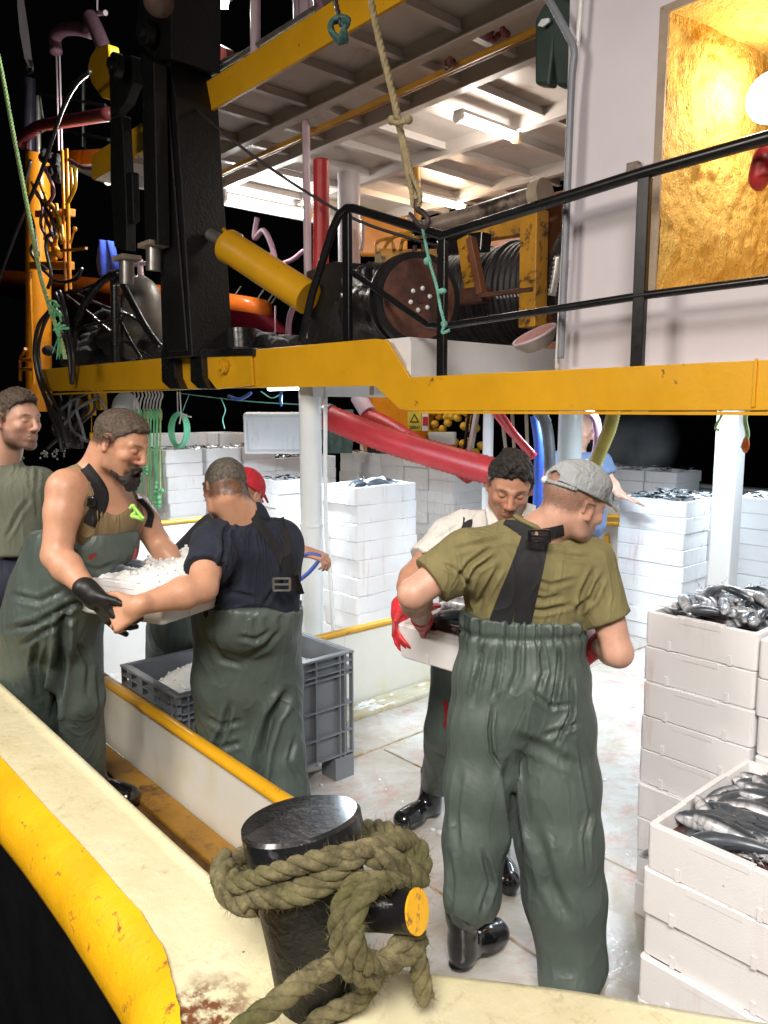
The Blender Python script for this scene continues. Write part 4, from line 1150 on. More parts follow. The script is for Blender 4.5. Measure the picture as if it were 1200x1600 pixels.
# yellow wall with floats and notices
yw = thing('yellow_cabinet', 'yellow steel wall with warning notices behind the red hose', 'wall', at(620, 700, Y=6.9))
m = MB(); a = at(562, 600, Y=6.95); b = at(668, 780, Y=6.95); m.b2(a.x, b.x, 6.95, 7.05, .2, 2.1); m.build('plate', M['orange'], yw)
m = MB(); a = at(575, 600, Y=6.93); m.b2(a.x - .03, a.x + .03, 6.90, 6.95, .6, 2.1); m.build('stiffener', M['orange'], yw)
m = MB(); a = at(566, 640, Y=6.9); m.tube([a, V(a.x, 6.9, .9)], .03, 10); m.build('pipe', M['white'], yw, smooth=True)
a = at(648, 658, Y=6.93); a = at(648, 660, Y=6.80)
nt = thing('warning_notice', 'yellow warning notice with black writing on the yellow wall', 'sign', a)
m = MB(); q = [at(x, y, Y=6.80) for x, y in [(637, 643), (658, 643), (658, 673), (637, 673)]]; m.prism(q, (0, .01, 0)); m.build('plate', simple('notice_yellow', (.66, .52, .06), .5, var=.1), nt)
def text(parent, s, p, size, col, bold=False, roll=0, yaw=0):
    cu = bpy.data.curves.new('lettering', 'FONT'); cu.body = s; cu.size = size; cu.extrude = .0006; cu.align_x = 'CENTER'; cu.align_y = 'CENTER'
    if bold: cu.offset = .001
    o = bpy.data.objects.new('lettering', cu); COL.objects.link(o)
    L = parent_origin(parent); o.parent = parent; o.location = Vector(p) - L; o.rotation_euler = (PI / 2, roll, yaw)
    m_ = simple('ink', col, .6, var=.0); cu.materials.append(m_); bpy.context.view_layer.update()
    me = bpy.data.meshes.new_from_object(o.evaluated_get(bpy.context.evaluated_depsgraph_get())); o2 = bpy.data.objects.new('lettering', me); COL.objects.link(o2)
    o2.parent = parent; o2.location = o.location; o2.rotation_euler = o.rotation_euler; bpy.data.objects.remove(o); return o2
text(nt, 'DiKKAT', at(648, 668, Y=6.795), .055, (.02, .02, .015), True)
m = MB(); q = [at(x, y, Y=6.795) for x, y in [(647.5, 646), (655, 660), (640, 660)]]; m.prism(q, (0, .002, 0)); m.build('triangle', simple('ink_black', (.03, .03, .02), .6), nt)
m = MB(); q = [at(x, y, Y=6.790) for x, y in [(647.5, 650), (652, 658.5), (643, 658.5)]]; m.prism(q, (0, .002, 0)); m.build('triangle_field', simple('notice_yellow_b', (.66, .52, .06), .5, var=.1), nt)
n2 = thing('red_notice', 'small red and white notice beside the yellow one', 'sign', at(664, 658, Y=6.80))
m = MB(); q = [at(x, y, Y=6.80) for x, y in [(659.5, 645), (669, 645), (669, 673), (659.5, 673)]]; m.prism(q, (0, .01, 0)); m.build('plate', M['white'], n2)
m = MB(); q = [at(x, y, Y=6.795) for x, y in [(660.5, 651), (668.5, 651), (668.5, 665), (660.5, 665)]]; m.prism(q, (0, .003, 0)); m.build('red_field', M['red_hose'], n2)
m = MB(); q = [at(x, y, Y=6.7) for x, y in [(669, 675), (709, 675), (709, 695), (669, 695)]]; m.prism(q, (0, .05, 0)); tag(m.build('white_box', M['white'], None, bevel=.01), 'small white box fixed below the yellow floats', 'box')
fl = []
for k in range(150):
    x = rng.uniform(672, 752); y = rng.uniform(640, 790)
    if any(abs(x - a) < 8.5 and abs(y - b) < 9.5 for a, b in fl): continue
    fl.append((x, y))
for x, y in fl:
    m = MB(); c_ = at(x, y, Y=7.0 + rng.uniform(-.05, .05)); a_ = V(rng.normal(), rng.normal() * .5, rng.normal()).normalized() * .03
    m.tube([c_ - a_ * 1.5, c_ - a_ * 1.1, c_ - a_ * .4, c_ + a_ * .4, c_ + a_ * 1.1, c_ + a_ * 1.5], [.02, .042, .052, .052, .042, .02], 10)
    tag(m.build('net_float', M['float'], None, smooth='all'), 'yellow oval net float hanging in the bunch behind the red hose', 'float', 'yellow net floats in the bunch')
m = MB()
for x in (728, 735): m.tube([at(x + 5, 640, Y=6.85), at(x - 12, 790, Y=6.85)], .02, 8)
m.build; tag(m.build('float_strap', M['black'], None, smooth=True), 'black straps across the yellow floats', 'strap')
m = MB(); m.tube([at(745, 640, Y=6.8), at(733, 705, Y=6.8)], .028, 8); tag(m.build('pink_rope', M['pink'], None, smooth=True), 'faded pink rope hanging in front of the yellow floats', 'rope')

# hanging oilskins
def cloth_hang(name, label, outline, Y, th, mat, folds=9, amp=.02, cat='overalls'):
    """outline = list of (y_px, x_left, x_right)"""
    m = MB(); vs = []; n = 16; rows = len(outline)
    for s in (0, 1):
        for y, xl, xr_ in outline:
            a = at(xl, y, Y=Y); b = at(xr_, y, Y=Y)
            for i in range(n + 1):
                t = i / n; p = a.lerp(b, t); e = math.sin(t * PI)
                off = (-1 if s == 0 else 1) * th * e * .5 + amp * math.sin(t * folds + y * .02) * e
                vs.append(p + V(0, off, 0))
    fs = []; N1 = n + 1
    for s in (0, 1):
        for j in range(rows - 1):
            for i in range(n):
                q = s * rows * N1 + j * N1 + i; fs.append((q, q + 1, q + N1 + 1, q + N1))
    m.add(vs, fs); o = m.build(name, mat, None, smooth='all'); return tag(o, label, cat)
M['oil'] = simple('green_oilskin', (.022, .042, .034), .45, var=.3, sc=5)
ov = thing('hanging_overalls', 'dark green oilskin overalls hanging upside down from the canopy by the wall', 'overalls', at(860, 70, Y=2.9))
m = MB(); q = [at(x, y, Y=3.2) for x, y in [(862, -10), (896, 0), (896, 136), (868, 134), (863, 90), (858, 134), (835, 132), (835, 30), (848, 8)]]
m.prism(q, (0, .07, 0)); m.build('garment', M['oil'], ov, bevel=.02)
m = MB(); q = [at(x, y, Y=3.17) for x, y in [(840, 40), (846, 30), (857, 28), (858, 34), (848, 42)]]; m.prism(q, (0, .01, 0)); m.build('logo_patch', M['pipewhite'], ov)
cloth_hang('hanging_oilskin', 'grey green oilskins hanging behind the round post under the red hose', [(640, 505, 552), (665, 504, 552), (690, 503, 552), (708, 506, 550)], 6.0, .12, simple('grey_green_oilskin', (.09, .15, .14), .5, var=.4, sc=7), 26, .05)
cloth_hang('hanging_oilskin', 'darker oilskin hanging lower right of the grey green ones', [(678, 572, 612), (695, 572, 614), (712, 576, 612)], 6.4, .12, M['oil'], 26, .05)

# ================================================================== ROPES, HOOK
hr = thing('hoist_rope', 'thick tan rope with an iron hook hanging in front of the canopy', 'rope', at(650, 330, Y=2.6))
m = MB(); rope_mb(m, [at(x, y, Y=2.62) for x, y in [(574, -60), (580, 0), (592, 60), (607, 120), (622, 185), (632, 240), (641, 285), (652, 312)]], .0185, 3, .11, 7, step=.012)
m.build('fall', M['tan'], hr, smooth='all')
m = MB(); rope_mb(m, [at(x, y, Y=2.60) for x, y in [(618, 190), (630, 215), (643, 270), (655, 300), (656, 318), (646, 322), (643, 300), (634, 250), (624, 205)]], .012, 3, .07, 7, step=.01)
m.build('splice', M['tan'], hr, smooth='all')
m = MB()
for p in ((612, 188), (638, 187)): m.sphere(at(*p, Y=2.58), .022, 9, 6)
m.tube(smooth_path([at(610, 190, Y=2.58), at(624, 192, Y=2.56), at(640, 188, Y=2.58)], 4), .012, 8); m.build('knot', M['tan'], hr, smooth='all')
m = MB(); m.tube(smooth_path([at(x, y, Y=2.6) for x, y in [(652, 312), (652, 326), (662, 333), (669, 343), (666, 354), (655, 352), (645, 338), (640, 333)]], 5), [.016 - .00025 * i for i in range(36)], 10)
m.build('hook', simple('hook_iron', (.07, .045, .05), .5, .5, var=.4, sc=20), hr, smooth='all')
m = MB(); rope_mb(m, [at(x, y, Y=2.66) for x, y in [(658, 345), (665, 380), (672, 412), (683, 450), (688, 480), (694, 505), (691, 520), (702, 516)]], .0085, 3, .05, 6, step=.008)
m.sphere(at(668, 408, Y=2.66), .020, 8, 6); m.sphere(at(691, 455, Y=2.64), .018, 8, 6, (1.4, 1, .8)); m.sphere(at(694, 506, Y=2.68), .017, 8, 6)
tag(m.build('lashing_line', M['teal'], None, smooth='all'), 'thin knotted teal line tied from the hook to the railing', 'rope')
m = MB(); rope_mb(m, [at(x, y, Y=2.5) for x, y in [(520, -40), (524, 0), (529, 22), (534, 40)]], .014, 3, .08, 6); tk = m.build('black_rope', M['hose'], None, smooth='all'); tag(tk, 'black rope with a teal knot hanging before the yellow canopy edge', 'rope')
m = MB()
for k in range(3): m.tube(smooth_path([at(531, 46, Y=2.5) + V(math.cos(a + k) * .055, math.sin(a * 2 + k) * .02, math.sin(a + k * .7) * .055) for a in [i / 8 * 2 * PI for i in range(9)]], 3), .014, 7)
m.build('knot', simple('black_teal', (.05, .13, .12), .7, var=.8, sc=60), tk, smooth='all')
m = MB(); rope_mb(m, [at(x, y, Y=2.4) for x, y in [(-12, 60), (0, 98), (22, 215), (45, 335), (62, 425), (76, 475), (84, 500), (96, 535), (102, 560)]], .020, 3, .12, 7, step=.014)
lr = m.build('mooring_line', M['lime'], None, smooth='all'); tag(lr, 'pale green rope slanting down the left edge to a frayed end', 'rope')
m = MB()
for k in range(5):
    c_ = at(85 + k * 2.4, 480 + k * 9, Y=2.38); m.tube(smooth_path([c_ + V(*(rng.normal(size=3) * .028)) for _ in range(7)], 4), .010, 7)
for k in range(12): c_ = at(92, 525, Y=2.38); m.tube([c_, c_ + V(rng.normal() * .04, rng.normal() * .03, -.12 - rng.uniform(0, .08))], .004, 5)
m.build('knot', M['green'], lr, smooth='all')
# light webbing sling at the top left
m = MB(); pts = [at(x, y, Y=4.0) for x, y in [(30, -30), (33, 10), (38, 50), (44, 90), (48, 105)]]
for i in range(len(pts) - 1): m.bar(pts[i], pts[i + 1], [.05, .10, .12, .10][i], .02, [.10, .12, .10, .05][i], .02, side=RT)
sl = m.build('webbing_sling', M['pink'], None); tag(sl, 'pink webbing sling hanging at the top left', 'sling')
m = MB(); m.tube(smooth_path([at(x, y, Y=4.0) for x, y in [(47, 95), (42, 104), (44, 114), (51, 110), (50, 98), (46, 94)]], 4), .014, 8); m.build('shackle', M['steel'], sl, smooth='all')

# ================================================================== LEFT MAST AND ITS GEAR
Ym = 3.9
def G(x, y, Y=Ym): return at(x, y, Y=Y)
ms_ = thing('mast', 'thick orange yellow mast tube wrapped with pipes at the left edge', 'mast', G(60, 600))
m = MB(); m.tube([G(61, 640), G(59, 240)], [.185, .160], 28); m.build('tube', M['orange'], ms_, smooth=True)
m = MB(); m.bar(G(60, 335, Ym - .15), G(112, 332, Ym - .15), .1, .09); m.bar(G(50, 415, Ym - .15), G(112, 415, Ym - .15), .08, .1); m.build('bracket', M['orange'], ms_, bevel=.01)
for x, y0, y1 in ((97, 235, 455), (104, 232, 452), (47, 425, 600)):
    m = MB(); m.tube([G(x, y0, Ym - .2), G(x + 6, y1, Ym - .2)], .020, 10); m.build('riser_pipe', M['orange'], ms_, smooth=True)
for pts in ([(50, 285), (62, 310), (85, 325), (96, 380)], [(62, 285), (76, 318), (92, 338), (100, 378)], [(78, 318), (80, 345), (76, 392)], [(88, 318), (90, 350), (86, 390)], [(110, 262), (112, 300), (104, 320)], [(118, 262), (117, 292), (107, 315)], [(70, 300), (72, 340), (70, 375)]):
    m = MB(); m.tube(smooth_path([G(x, y, Ym - .25) for x, y in pts], 5), .022, 9); m.build('pipe', M['yellow'] if pts[0][0] > 100 else wy, ms_, smooth='all')
m = MB()
for k in range(14): m.sphere(G(72 + rng.uniform(0, 24), 375 + rng.uniform(0, 30), Ym - .25), .05 * rng.uniform(.6, 1.2), 8, 6)
m.bar(G(96, 392, Ym - .3), G(135, 388, Ym - .3), .03, .03); m.bar(G(110, 380, Ym - .3), G(116, 360, Ym - .3), .02, .02); m.sphere(G(117, 358, Ym - .3), .03, 8, 6)
vb = m.build('valve_block', M['orange'], ms_, smooth=True); vb['kind'] = 'stuff'
m = MB()
for a, b in (((40, 545), (32, 560)), ((32, 560), (32, 595)), ((32, 562), (52, 562)), ((32, 577), (52, 577))): m.tube([G(*a, Ym - .2), G(*b, Ym - .2)], .025, 8)
m.build('step', M['orange'], ms_, smooth=True)
m = MB(); m.tube([G(45, 240), G(46, 122)], [.085, .085], 18); m.build('upper_tube', simple('dark_purple_tube', (.035, .028, .05), .35, .3), ms_, smooth=True)
m = MB(); m.tube([G(60, 240), G(59, 150)], .035, 12); m.build('side_rod', M['steel'], ms_, smooth=True)
pf = thing('platform', 'yellow edged platform with white underside beside the crane', 'platform', G(150, 240, 4.6))
m = MB(); a = G(98, 236, 4.4); b = G(232, 228, 4.4)
m.prism([G(96, 236, 4.4), G(232, 228, 4.4), G(232, 252, 4.4), G(96, 258, 4.4)], (0, .02, 0)); m.build('edge_board', M['orange'], pf)
m = MB(); m.prism([G(100, 257, 4.42), G(232, 251, 4.42), at(232, 290, Y=6.0), at(170, 290, Y=6.0)], (0, 0, .03)); m.build('soffit', M['white'], pf)
lp2 = thing('flood_lamp', 'bright white lamp seen through the gap in the crane', 'lamp', G(208, 272, 4.6), 'bare flood lamps')
m = MB(); m.sphere(G(208, 272, 4.6), .055, 14, 9); m.build('lens', emis('cool_lamp', (1, .97, .85), 40), lp2, smooth='all')
m = MB(); m.sphere(G(168, 283, 4.6), .06, 12, 8); m.build('bracket', M['white'], lp2, smooth='all')
point_light('flood_lamp_light', G(208, 276, 4.5), 230, (1, .97, .88), .06)
lp3 = thing('flood_lamp', 'greenish white flood lamp at the very top of the frame', 'lamp', at(338, 4, Y=4.0), 'bare flood lamps')
m = MB(); m.bar(at(330, 2, Y=4.0), at(350, 2, Y=4.0), .10, .10); m.build('lens', emis('green_white_lamp', (.82, 1, .80), 25), lp3)
m = MB(); m.bar(at(326, -8, Y=4.0), at(354, -8, Y=4.0), .14, .06); m.build('housing', M['black'], lp3)
point_light('flood_lamp_light', at(338, 12, Y=3.95), 200, (.90, 1, .88), .06)
# purple wrapped hoses and davit top
for pts, r, mat in (([(88, 82), (86, 60), (98, 47), (120, 45), (142, 50)], .075, 'purple'), ([(35, 232), (38, 215), (60, 198), (90, 192), (130, 185), (172, 178)], .075, 'maroon'), ([(140, 25), (152, 50), (166, 85)], .085, 'purple'), ([(60, 205), (68, 200), (62, 150)], .015, 'steel')):
    m = MB(); m.tube(smooth_path([G(x, y, Ym - .1) for x, y in pts], 7), r, 14)
    tag(m.build('wrapped_hose', M[mat], None, smooth='all'), {'purple': 'purple grey wrapped hose arching at the top left', 'maroon': 'maroon wrapped hose running from mast to crane', 'steel': 'thin steel rod rising behind the mast head'}[mat] + (' (upper)' if pts[0] == (88, 82) else ' by the yellow sheave' if pts[0] == (140, 25) else ''), 'hose')
m = MB()
for x in (88, 93): m.tube([G(x, 82), G(x + 4, 235)], .012, 8)
tag(m.build('thin_rods', M['pink'], None, smooth=True), 'pair of thin pale rods rising beside the mast', 'rod', None, 'stuff')
m = MB(); m.tube([G(138, 22), G(165, 20)], .03, 8); m.tube([G(152, -10), G(152, 20)], .01, 6)
tag(m.build('davit_cap', M['pink'], None, smooth=True), 'pale cap plate hung on a rod above the yellow sheave', 'plate', None, 'stuff')
m = MB()
for a, b, r in (((65, 148), (165, 165), .03), ((100, 205), (170, 218), .03), ((130, 125), (130, 230), .035), ((128, 200), (135, 240), .02)): m.tube([G(*a, 5.2), G(*b, 5.2)], r, 8)
tag(m.build('dark_rail', M['steel'], None, smooth=True), 'dim steel rails behind the mast against the night', 'rail')
sv = thing('sheave', 'yellow sheave guard half hidden behind the crane top', 'pulley', G(155, 110, 3.2))
m = MB(); m.prism([G(x, y, 3.3) for x, y in [(150, 72), (168, 68), (175, 158), (158, 152), (142, 130), (136, 105), (140, 88)]], (0, .12, 0)); m.build('guard', M['yellow'], sv, bevel=.02)
m = MB(); m.tube(smooth_path([G(x, y, 3.0) for x, y in [(140, 112), (120, 130), (100, 165), (82, 215), (62, 275), (30, 350), (0, 432), (-10, 460)]], 5), .022, 8)
tag(m.build('black_rope_line', M['hose'], None, smooth='all'), 'black rope running from the sheave down to the left edge', 'rope')
for k, pts in enumerate(([(48, 250), (38, 300), (52, 350), (60, 400)], [(70, 262), (84, 300), (70, 330), (84, 372)], [(56, 300), (80, 340), (88, 372)], [(108, 250), (130, 262), (150, 262), (168, 256)], [(66, 420), (90, 440), (118, 436), (128, 420)], [(52, 290), (66, 320), (64, 352), (80, 380)])):
    m = MB(); m.tube(smooth_path([G(x, y, Ym - .3) for x, y in pts], 6), .022, 9); tag(m.build('mast_hose', M['purple' if k % 2 else 'hose'], None, smooth='all'), ['dark hose looping left of the mast head', 'purple hose snaking down the mast', 'dark hose crossing the mast pipes', 'purple hose sagging under the platform', 'dark hose drooping below the valve block', 'purple hose behind the valve block'][k], 'hose')
# rags lashed on the mast
m = MB()
for k in range(16): m.sphere(G(60 + rng.uniform(0, 35), 235 + rng.uniform(0, 45), Ym - .2), .06 * rng.uniform(.6, 1.2), 8, 6)
tag(m.build('lashed_rags', M['net'], None, smooth='all'), 'dark rags lashed round the mast head', 'rag', None, 'stuff')
# orange and red tender hanging beyond
tn = thing('tender', 'orange rimmed work skiff with dark red hull stowed beyond the crane', 'boat', at(200, 470, Y=6))
rimf = [at(x, y, Y=Yy) for x, y, Yy in [(-60, 418, 5.0), (0, 422, 5.2), (80, 428, 5.4), (180, 438, 5.7), (300, 452, 6.1), (380, 462, 6.4), (412, 468, 6.7), (424, 474, 7.1), (420, 474, 7.8)]]
rim = smooth_path(rimf, 5); m = MB(); vs = []; fs = []
for p in rim: vs += [p, p - V(0, -.04, .24)]
for i in range(len(rim) - 1): fs.append((2 * i, 2 * i + 2, 2 * i + 3, 2 * i + 1))
m.add(vs, fs); o_ = m.build('rubbing_strake', M['orange_deep'], tn, smooth='all'); s_ = o_.modifiers.new('solid', 'SOLIDIFY'); s_.thickness = .06
m = MB(); vs = []; fs = []
for p in rim: vs += [p - V(0, -.10, .24), p - V(0, -.45, .48), p - V(0, -1.2, .62)]
for i in range(len(rim) - 1):
    for j in range(2): fs.append((3 * i + j, 3 * i + 3 + j, 3 * i + 4 + j, 3 * i + 1 + j))
m.add(vs, fs); m.build('hull', M['hullred'], tn, smooth='all')
m = MB()
for k in range(9):
    p = rim[4 + k * 4]; m.tube([p, p + V(0, .1, .13)], .012, 6)
m.build('rail_pins', M['steel'], tn, smooth=True)
m = MB(); m.tube(smooth_path([at(x, y, Y=5.5) for x, y in [(402, 340), (398, 372), (412, 360), (425, 385), (430, 410), (424, 396)]], 5), .035, 8); m.tube(smooth_path([at(x, y, Y=5.0) for x, y in [(440, 412), (458, 405), (474, 392)]], 5), .025, 8); m.tube(smooth_path([at(x, y, Y=4.5) for x, y in [(460, 476), (452, 500), (450, 540)]], 5), .03, 8); m.tube([at(430, 478, Y=5.5), at(430, 540, Y=5.5)], .012, 6)
tag(m.build('hanging_hoses', M['purple'], None, smooth='all'), 'loose grey hoses hanging in the dark between crane and post', 'hose', None, 'stuff')
# blue cloth bundle
tag(cloth_hang('blue_bundle', '', [(376, 162, 172), (390, 156, 178), (408, 152, 184), (424, 153, 187), (432, 158, 184)], 4.4, .16, M['skiffblue'], 17, .04), 'bundle of blue cloth by the foot of the crane jib', 'cloth')
# dull tank
m = MB(); m.tube([at(225, 560, Y=3.4), at(222, 470, Y=3.4), at(220, 450, Y=3.4), at(220, 438, Y=3.4), at(220, 430, Y=3.4)], [.19, .19, .17, .11, .03], 26)
tk = m.build('gas_bottle', M['tank'], None, smooth='all'); tag(tk, 'dull brown grey gas bottle standing left of the crane', 'tank')
m = MB(); m.tube([at(220, 432, Y=3.4), at(218, 405, Y=3.4)], .03, 10); m.tube([at(205, 415, Y=3.4), at(238, 410, Y=3.4)], .02, 8); m.build('valve', M['pink'], tk, smooth=True)
# black net heap
def blob(name, cells, mat, Y, r, label, cat, kind=None, n=60, flat=.8):
    m = MB()
    for k in range(n):
        i = rng.integers(0, len(cells)); x, y, sx, sy = cells[i]
        m.sphere(at(x + rng.normal() * sx, y + rng.normal() * sy, Y=Y + rng.uniform(-.1, .25)), r * rng.uniform(.6, 1.2), 10, 7, (1.5, 1, flat))
    o = m.build(name, mat, None, smooth='all')
    rm = o.modifiers.new('remesh', 'REMESH'); rm.mode = 'VOXEL'; rm.voxel_size = .025; rm.use_smooth_shade = True
    return tag(o, label, cat, None, kind)
blob('fishing_net', [(150, 530, 22, 14), (200, 540, 20, 12), (240, 555, 14, 8), (130, 560, 14, 8), (180, 500, 16, 8)], M['net'], 3.3, .11, 'heap of black fishing net behind the hoop rail', 'net', 'stuff', 90)
blob('net_bundle', [(420, 532, 22, 5), (450, 536, 14, 4), (385, 530, 8, 5)], M['net'], 3.4, .07, 'low black net bundle right of the crane foot', 'net', 'stuff', 40)
m = MB(); m.tube([at(378, 545, Y=3.1), at(376, 515, Y=3.1)], .11, 18); tag(m.build('black_bucket', M['black'], None, smooth=True), 'black bucket at the right foot of the crane', 'bucket')
# hoop rail (black) at the left end of the upper deck
hl = thing('hoop_rail', 'curved black tubular rail in front of the net heap', 'railing', at(180, 560, Y=2.9))
def ht(pts, r, Y=2.9, mat='black'): m = MB(); m.tube(smooth_path([at(x, y, Y=Y) for x, y in pts], 6), r, 12); m.build('tube', M[mat], hl, smooth='all')
ht([(110, 605), (112, 560), (122, 500), (145, 455), (170, 432), (188, 427)], .035)
ht([(186, 432), (205, 470), (230, 515), (252, 545)], .030)
ht([(182, 578), (181, 500), (180, 438)], .045)
ht([(118, 515), (150, 506), (186, 499)], .016)
ht([(187, 500), (205, 535), (222, 562)], .016)
ht([(120, 460), (160, 478), (215, 500), (250, 540)], .016, 2.95)
ht([(104, 462), (140, 490), (175, 520), (250, 568)], .014, 3.0)
ht([(96, 458), (120, 455), (160, 440), (196, 425)], .018)
# bundle of hydraulic hoses drooping on the left
hb = thing('hose_bundle', 'tangle of black hydraulic hoses drooping over the girder at the left', 'hoses', at(90, 560, Y=2.8))
def hz(pts, r=.020, Y=2.78, mat='hose'): m = MB(); m.tube(smooth_path([at(x, y, Y=Y) for x, y in pts], 6), r, 10); m.build('hose', M[mat], hb, smooth='all')
hz([(92, 455), (100, 480), (108, 520), (115, 560), (112, 600)], .022)
hz([(86, 458), (96, 490), (106, 540), (112, 600)], .020)
hz([(55, 375), (48, 392), (58, 410), (72, 420)], .016); hz([(75, 450), (80, 430), (72, 390), (74, 370), (82, 366)], .018)
hz([(78, 485), (60, 510), (54, 550), (60, 590), (75, 630), (95, 660), (106, 700)], .022)
hz([(82, 480), (66, 515), (60, 550), (66, 590), (80, 620), (100, 655)], .018)
for k in range(9):
    x = 84 + rng.uniform(-6, 60); hz([(x, 612), (x + rng.uniform(-10, 14), 640), (x + rng.uniform(-20, 20), 670), (x + rng.uniform(-20, 25), 700)], rng.uniform(.014, .024), 3.1)
for pts in ([(112, 618), (108, 645), (112, 670), (130, 685)], [(125, 612), (120, 640), (128, 668), (133, 688)], [(150, 612), (165, 640), (168, 668), (150, 690), (125, 686)], [(95, 640), (115, 625), (140, 612)], [(96, 668), (120, 640), (150, 622)], [(75, 620), (84, 650), (95, 680), (98, 706)]):
    hz(pts, .016, 3.0, 'grey_hose')
hz([(73, 625), (80, 648), (92, 678), (97, 705)], .026, 2.95, 'hose')
m = MB()
for k in range(26): m.sphere(at(62 + rng.uniform(0, 42), 690 + rng.uniform(0, 28), Y=3.2), .014, 7, 5)
tag(m.build('shackle_pile', M['steel'], None, smooth='all'), 'small metal fittings piled behind the far left man', 'fittings', None, 'stuff')
m = MB(); m.bar(at(128, 622, Y=3.2), at(150, 622, Y=3.2), .16, .2); m.bar(at(140, 635, Y=3.2), at(140, 648, Y=3.2), .12, .1); m.bar(at(158, 612, Y=3.2), at(160, 640, Y=3.2), .09, .08); m.tube([at(143, 648, Y=3.2), at(143, 675, Y=3.2)], .005, 5); m.tube([at(143, 676, Y=3.2), at(143, 686, Y=3.2)], .022, 8)
tag(m.build('yellow_control', M['yellow_rail'], None, bevel=.01), 'yellow control box hanging under the girder at the left', 'control box')
m = MB(); m.sphere(at(197, 640, Y=3.3), .14, 16, 12, (1, 1, 1.3)); tag(m.build('white_buoy', M['pipewhite'], None, smooth='all'), 'white rounded buoy hanging behind the bearded man head', 'buoy')
# green bungee cords
for k, x in enumerate((208, 214, 220, 226, 231, 236, 241, 246, 251)):
    b_ = thing('bungee_cord', 'green elastic cord with white hook in the row hanging under the girder', 'cord', at(x, 640, Y=3.3), 'green cords hanging in a row')
    bot = [795, 770, 790, 700, 780, 795, 760, 795, 790][k]
    m = MB(); m.tube(smooth_path([at(x, 640, Y=3.3), at(x + rng.normal(), 700, Y=3.3), at(x + rng.normal() * 1.5 + 1, bot, Y=3.3)], 5), .009 + .004 * (k % 3 == 1), 8); m.sphere(at(x, 648, Y=3.3), .018, 8, 6, (1, 1, 3.4)); m.build('cord', M['green'] if k % 4 else M['lime'], b_, smooth='all')
    m = MB(); m.tube(smooth_path([at(x - 2, 640, Y=3.3), at(x, 626, Y=3.3), at(x + 3, 618, Y=3.3), at(x + 1, 612, Y=3.3)], 5), .009, 6); m.build('hook', M['white'], b_, smooth='all')
m = MB()
for k in range(14): m.sphere(at(248 + rng.normal() * 4, 778 + rng.normal() * 10, Y=3.28), .022, 8, 6)
for k in range(7): m.sphere(at(228 + rng.normal() * 3, 736 + rng.normal() * 8, Y=3.28), .018, 8, 6)
tag(m.build('cord_knots', M['green'], None, smooth='all'), 'bunches of knotted green cord ends', 'cord', None, 'stuff')
co = thing('cord_coil', 'coil of bright green cord hanging left of the stacked crates', 'cord', at(279, 660, Y=3.3))
for k in range(4):
    w = 9 + k * 2.2; m = MB(); m.tube(smooth_path([at(280 + math.sin(a) * w, 672 - math.cos(a) * (24 + k), Y=3.3 + .02 * k) for a in [i / 14 * 2 * PI for i in range(15)]], 3), .012, 8, cap=False); m.build('loop', simple('mint_cord', (.16, .60, .36), .4, var=.2) if k == 0 else bpy.data.materials['mint_cord'], co, smooth='all')
m = MB(); m.tube([at(277, 612, Y=3.3), at(278, 650, Y=3.3)], .006, 6); m.tube([at(281, 612, Y=3.3), at(283, 648, Y=3.3)], .006, 6)
for k in range(5): m.tube([at(283, 648, Y=3.28), at(290 + rng.normal() * 6, 655 + rng.normal() * 5, Y=3.25)], .006, 5)
m.build('tie', M['white'], co)
# lines under the girder
m = MB()
m.tube(smooth_path([at(x, y, Y=3.2) for x, y in [(278, 614), (340, 622), (400, 628), (468, 632)]], 4), .004, 5)
m.tube(smooth_path([at(x, y, Y=3.2) for x, y in [(345, 622), (352, 640), (348, 655), (351, 670)]], 4), .004, 5)
m.tube(smooth_path([at(x, y, Y=3.2) for x, y in [(296, 616), (290, 630), (286, 642)]], 4), .004, 5)
m.tube(smooth_path([at(x, y, Y=3.2) for x, y in [(408, 612), (425, 622), (440, 616), (439, 632)]], 4), .004, 5)
tag(m.build('twine', M['teal'], None), 'thin twine strung under the girder left of the round post', 'twine')
m = MB(); m.tube(smooth_path([at(x, y, Y=3.0) for x, y in [(357, 619), (372, 624), (385, 619), (392, 614)]], 4), .012, 7); tag(m.build('blue_tie', M['blue'], None, smooth='all'), 'blue plastic tie knotted on the twine under the girder', 'tie')
m = MB(); m.tube(smooth_path([at(x, y, Y=3.0) for x, y in [(440, 612), (438, 622), (440, 634)]], 4), .010, 6)
tag(m.build('blue_tie', M['blue'], None, smooth='all'), 'short blue tie hanging just left of the round post', 'tie')
# little things hanging right
m = MB(); m.tube(smooth_path([at(x, y, Y=3.2) for x, y in [(988, 640), (992, 644), (1008, 643), (1014, 638)]], 4), .007, 6); m.tube(smooth_path([at(x, y, Y=3.2) for x, y in [(1112, 634), (1125, 640), (1128, 642)]], 4), .007, 6)
m.tube(smooth_path([at(x, y, Y=3.6) for x, y in [(1170, 636), (1164, 655), (1168, 680), (1160, 700)]], 4), .010, 6); m.tube(smooth_path([at(x, y, Y=3.6) for x, y in [(1130, 645), (1118, 668), (1124, 672)]], 4), .006, 6)
tag(m.build('cord_ends', M['lime'], None, smooth='all'), 'short cord ends hanging under the girder at the right', 'cord', None, 'stuff')
m = MB(); m.sphere(at(1165, 695, Y=3.6), .026, 9, 6, (.7, .7, 1.5)); tag(m.build('orange_float', M['orange_deep'], None, smooth='all'), 'small orange float hanging right of the square post', 'float')
m = MB(); m.sphere(at(1165, 748, Y=60), .12, 10, 7); tag(m.build('harbour_light', emis('far_lamp', (1, .8, .45), 3), None, smooth='all'), 'tiny warm lamp far off in the dark right of the square post', 'lamp')
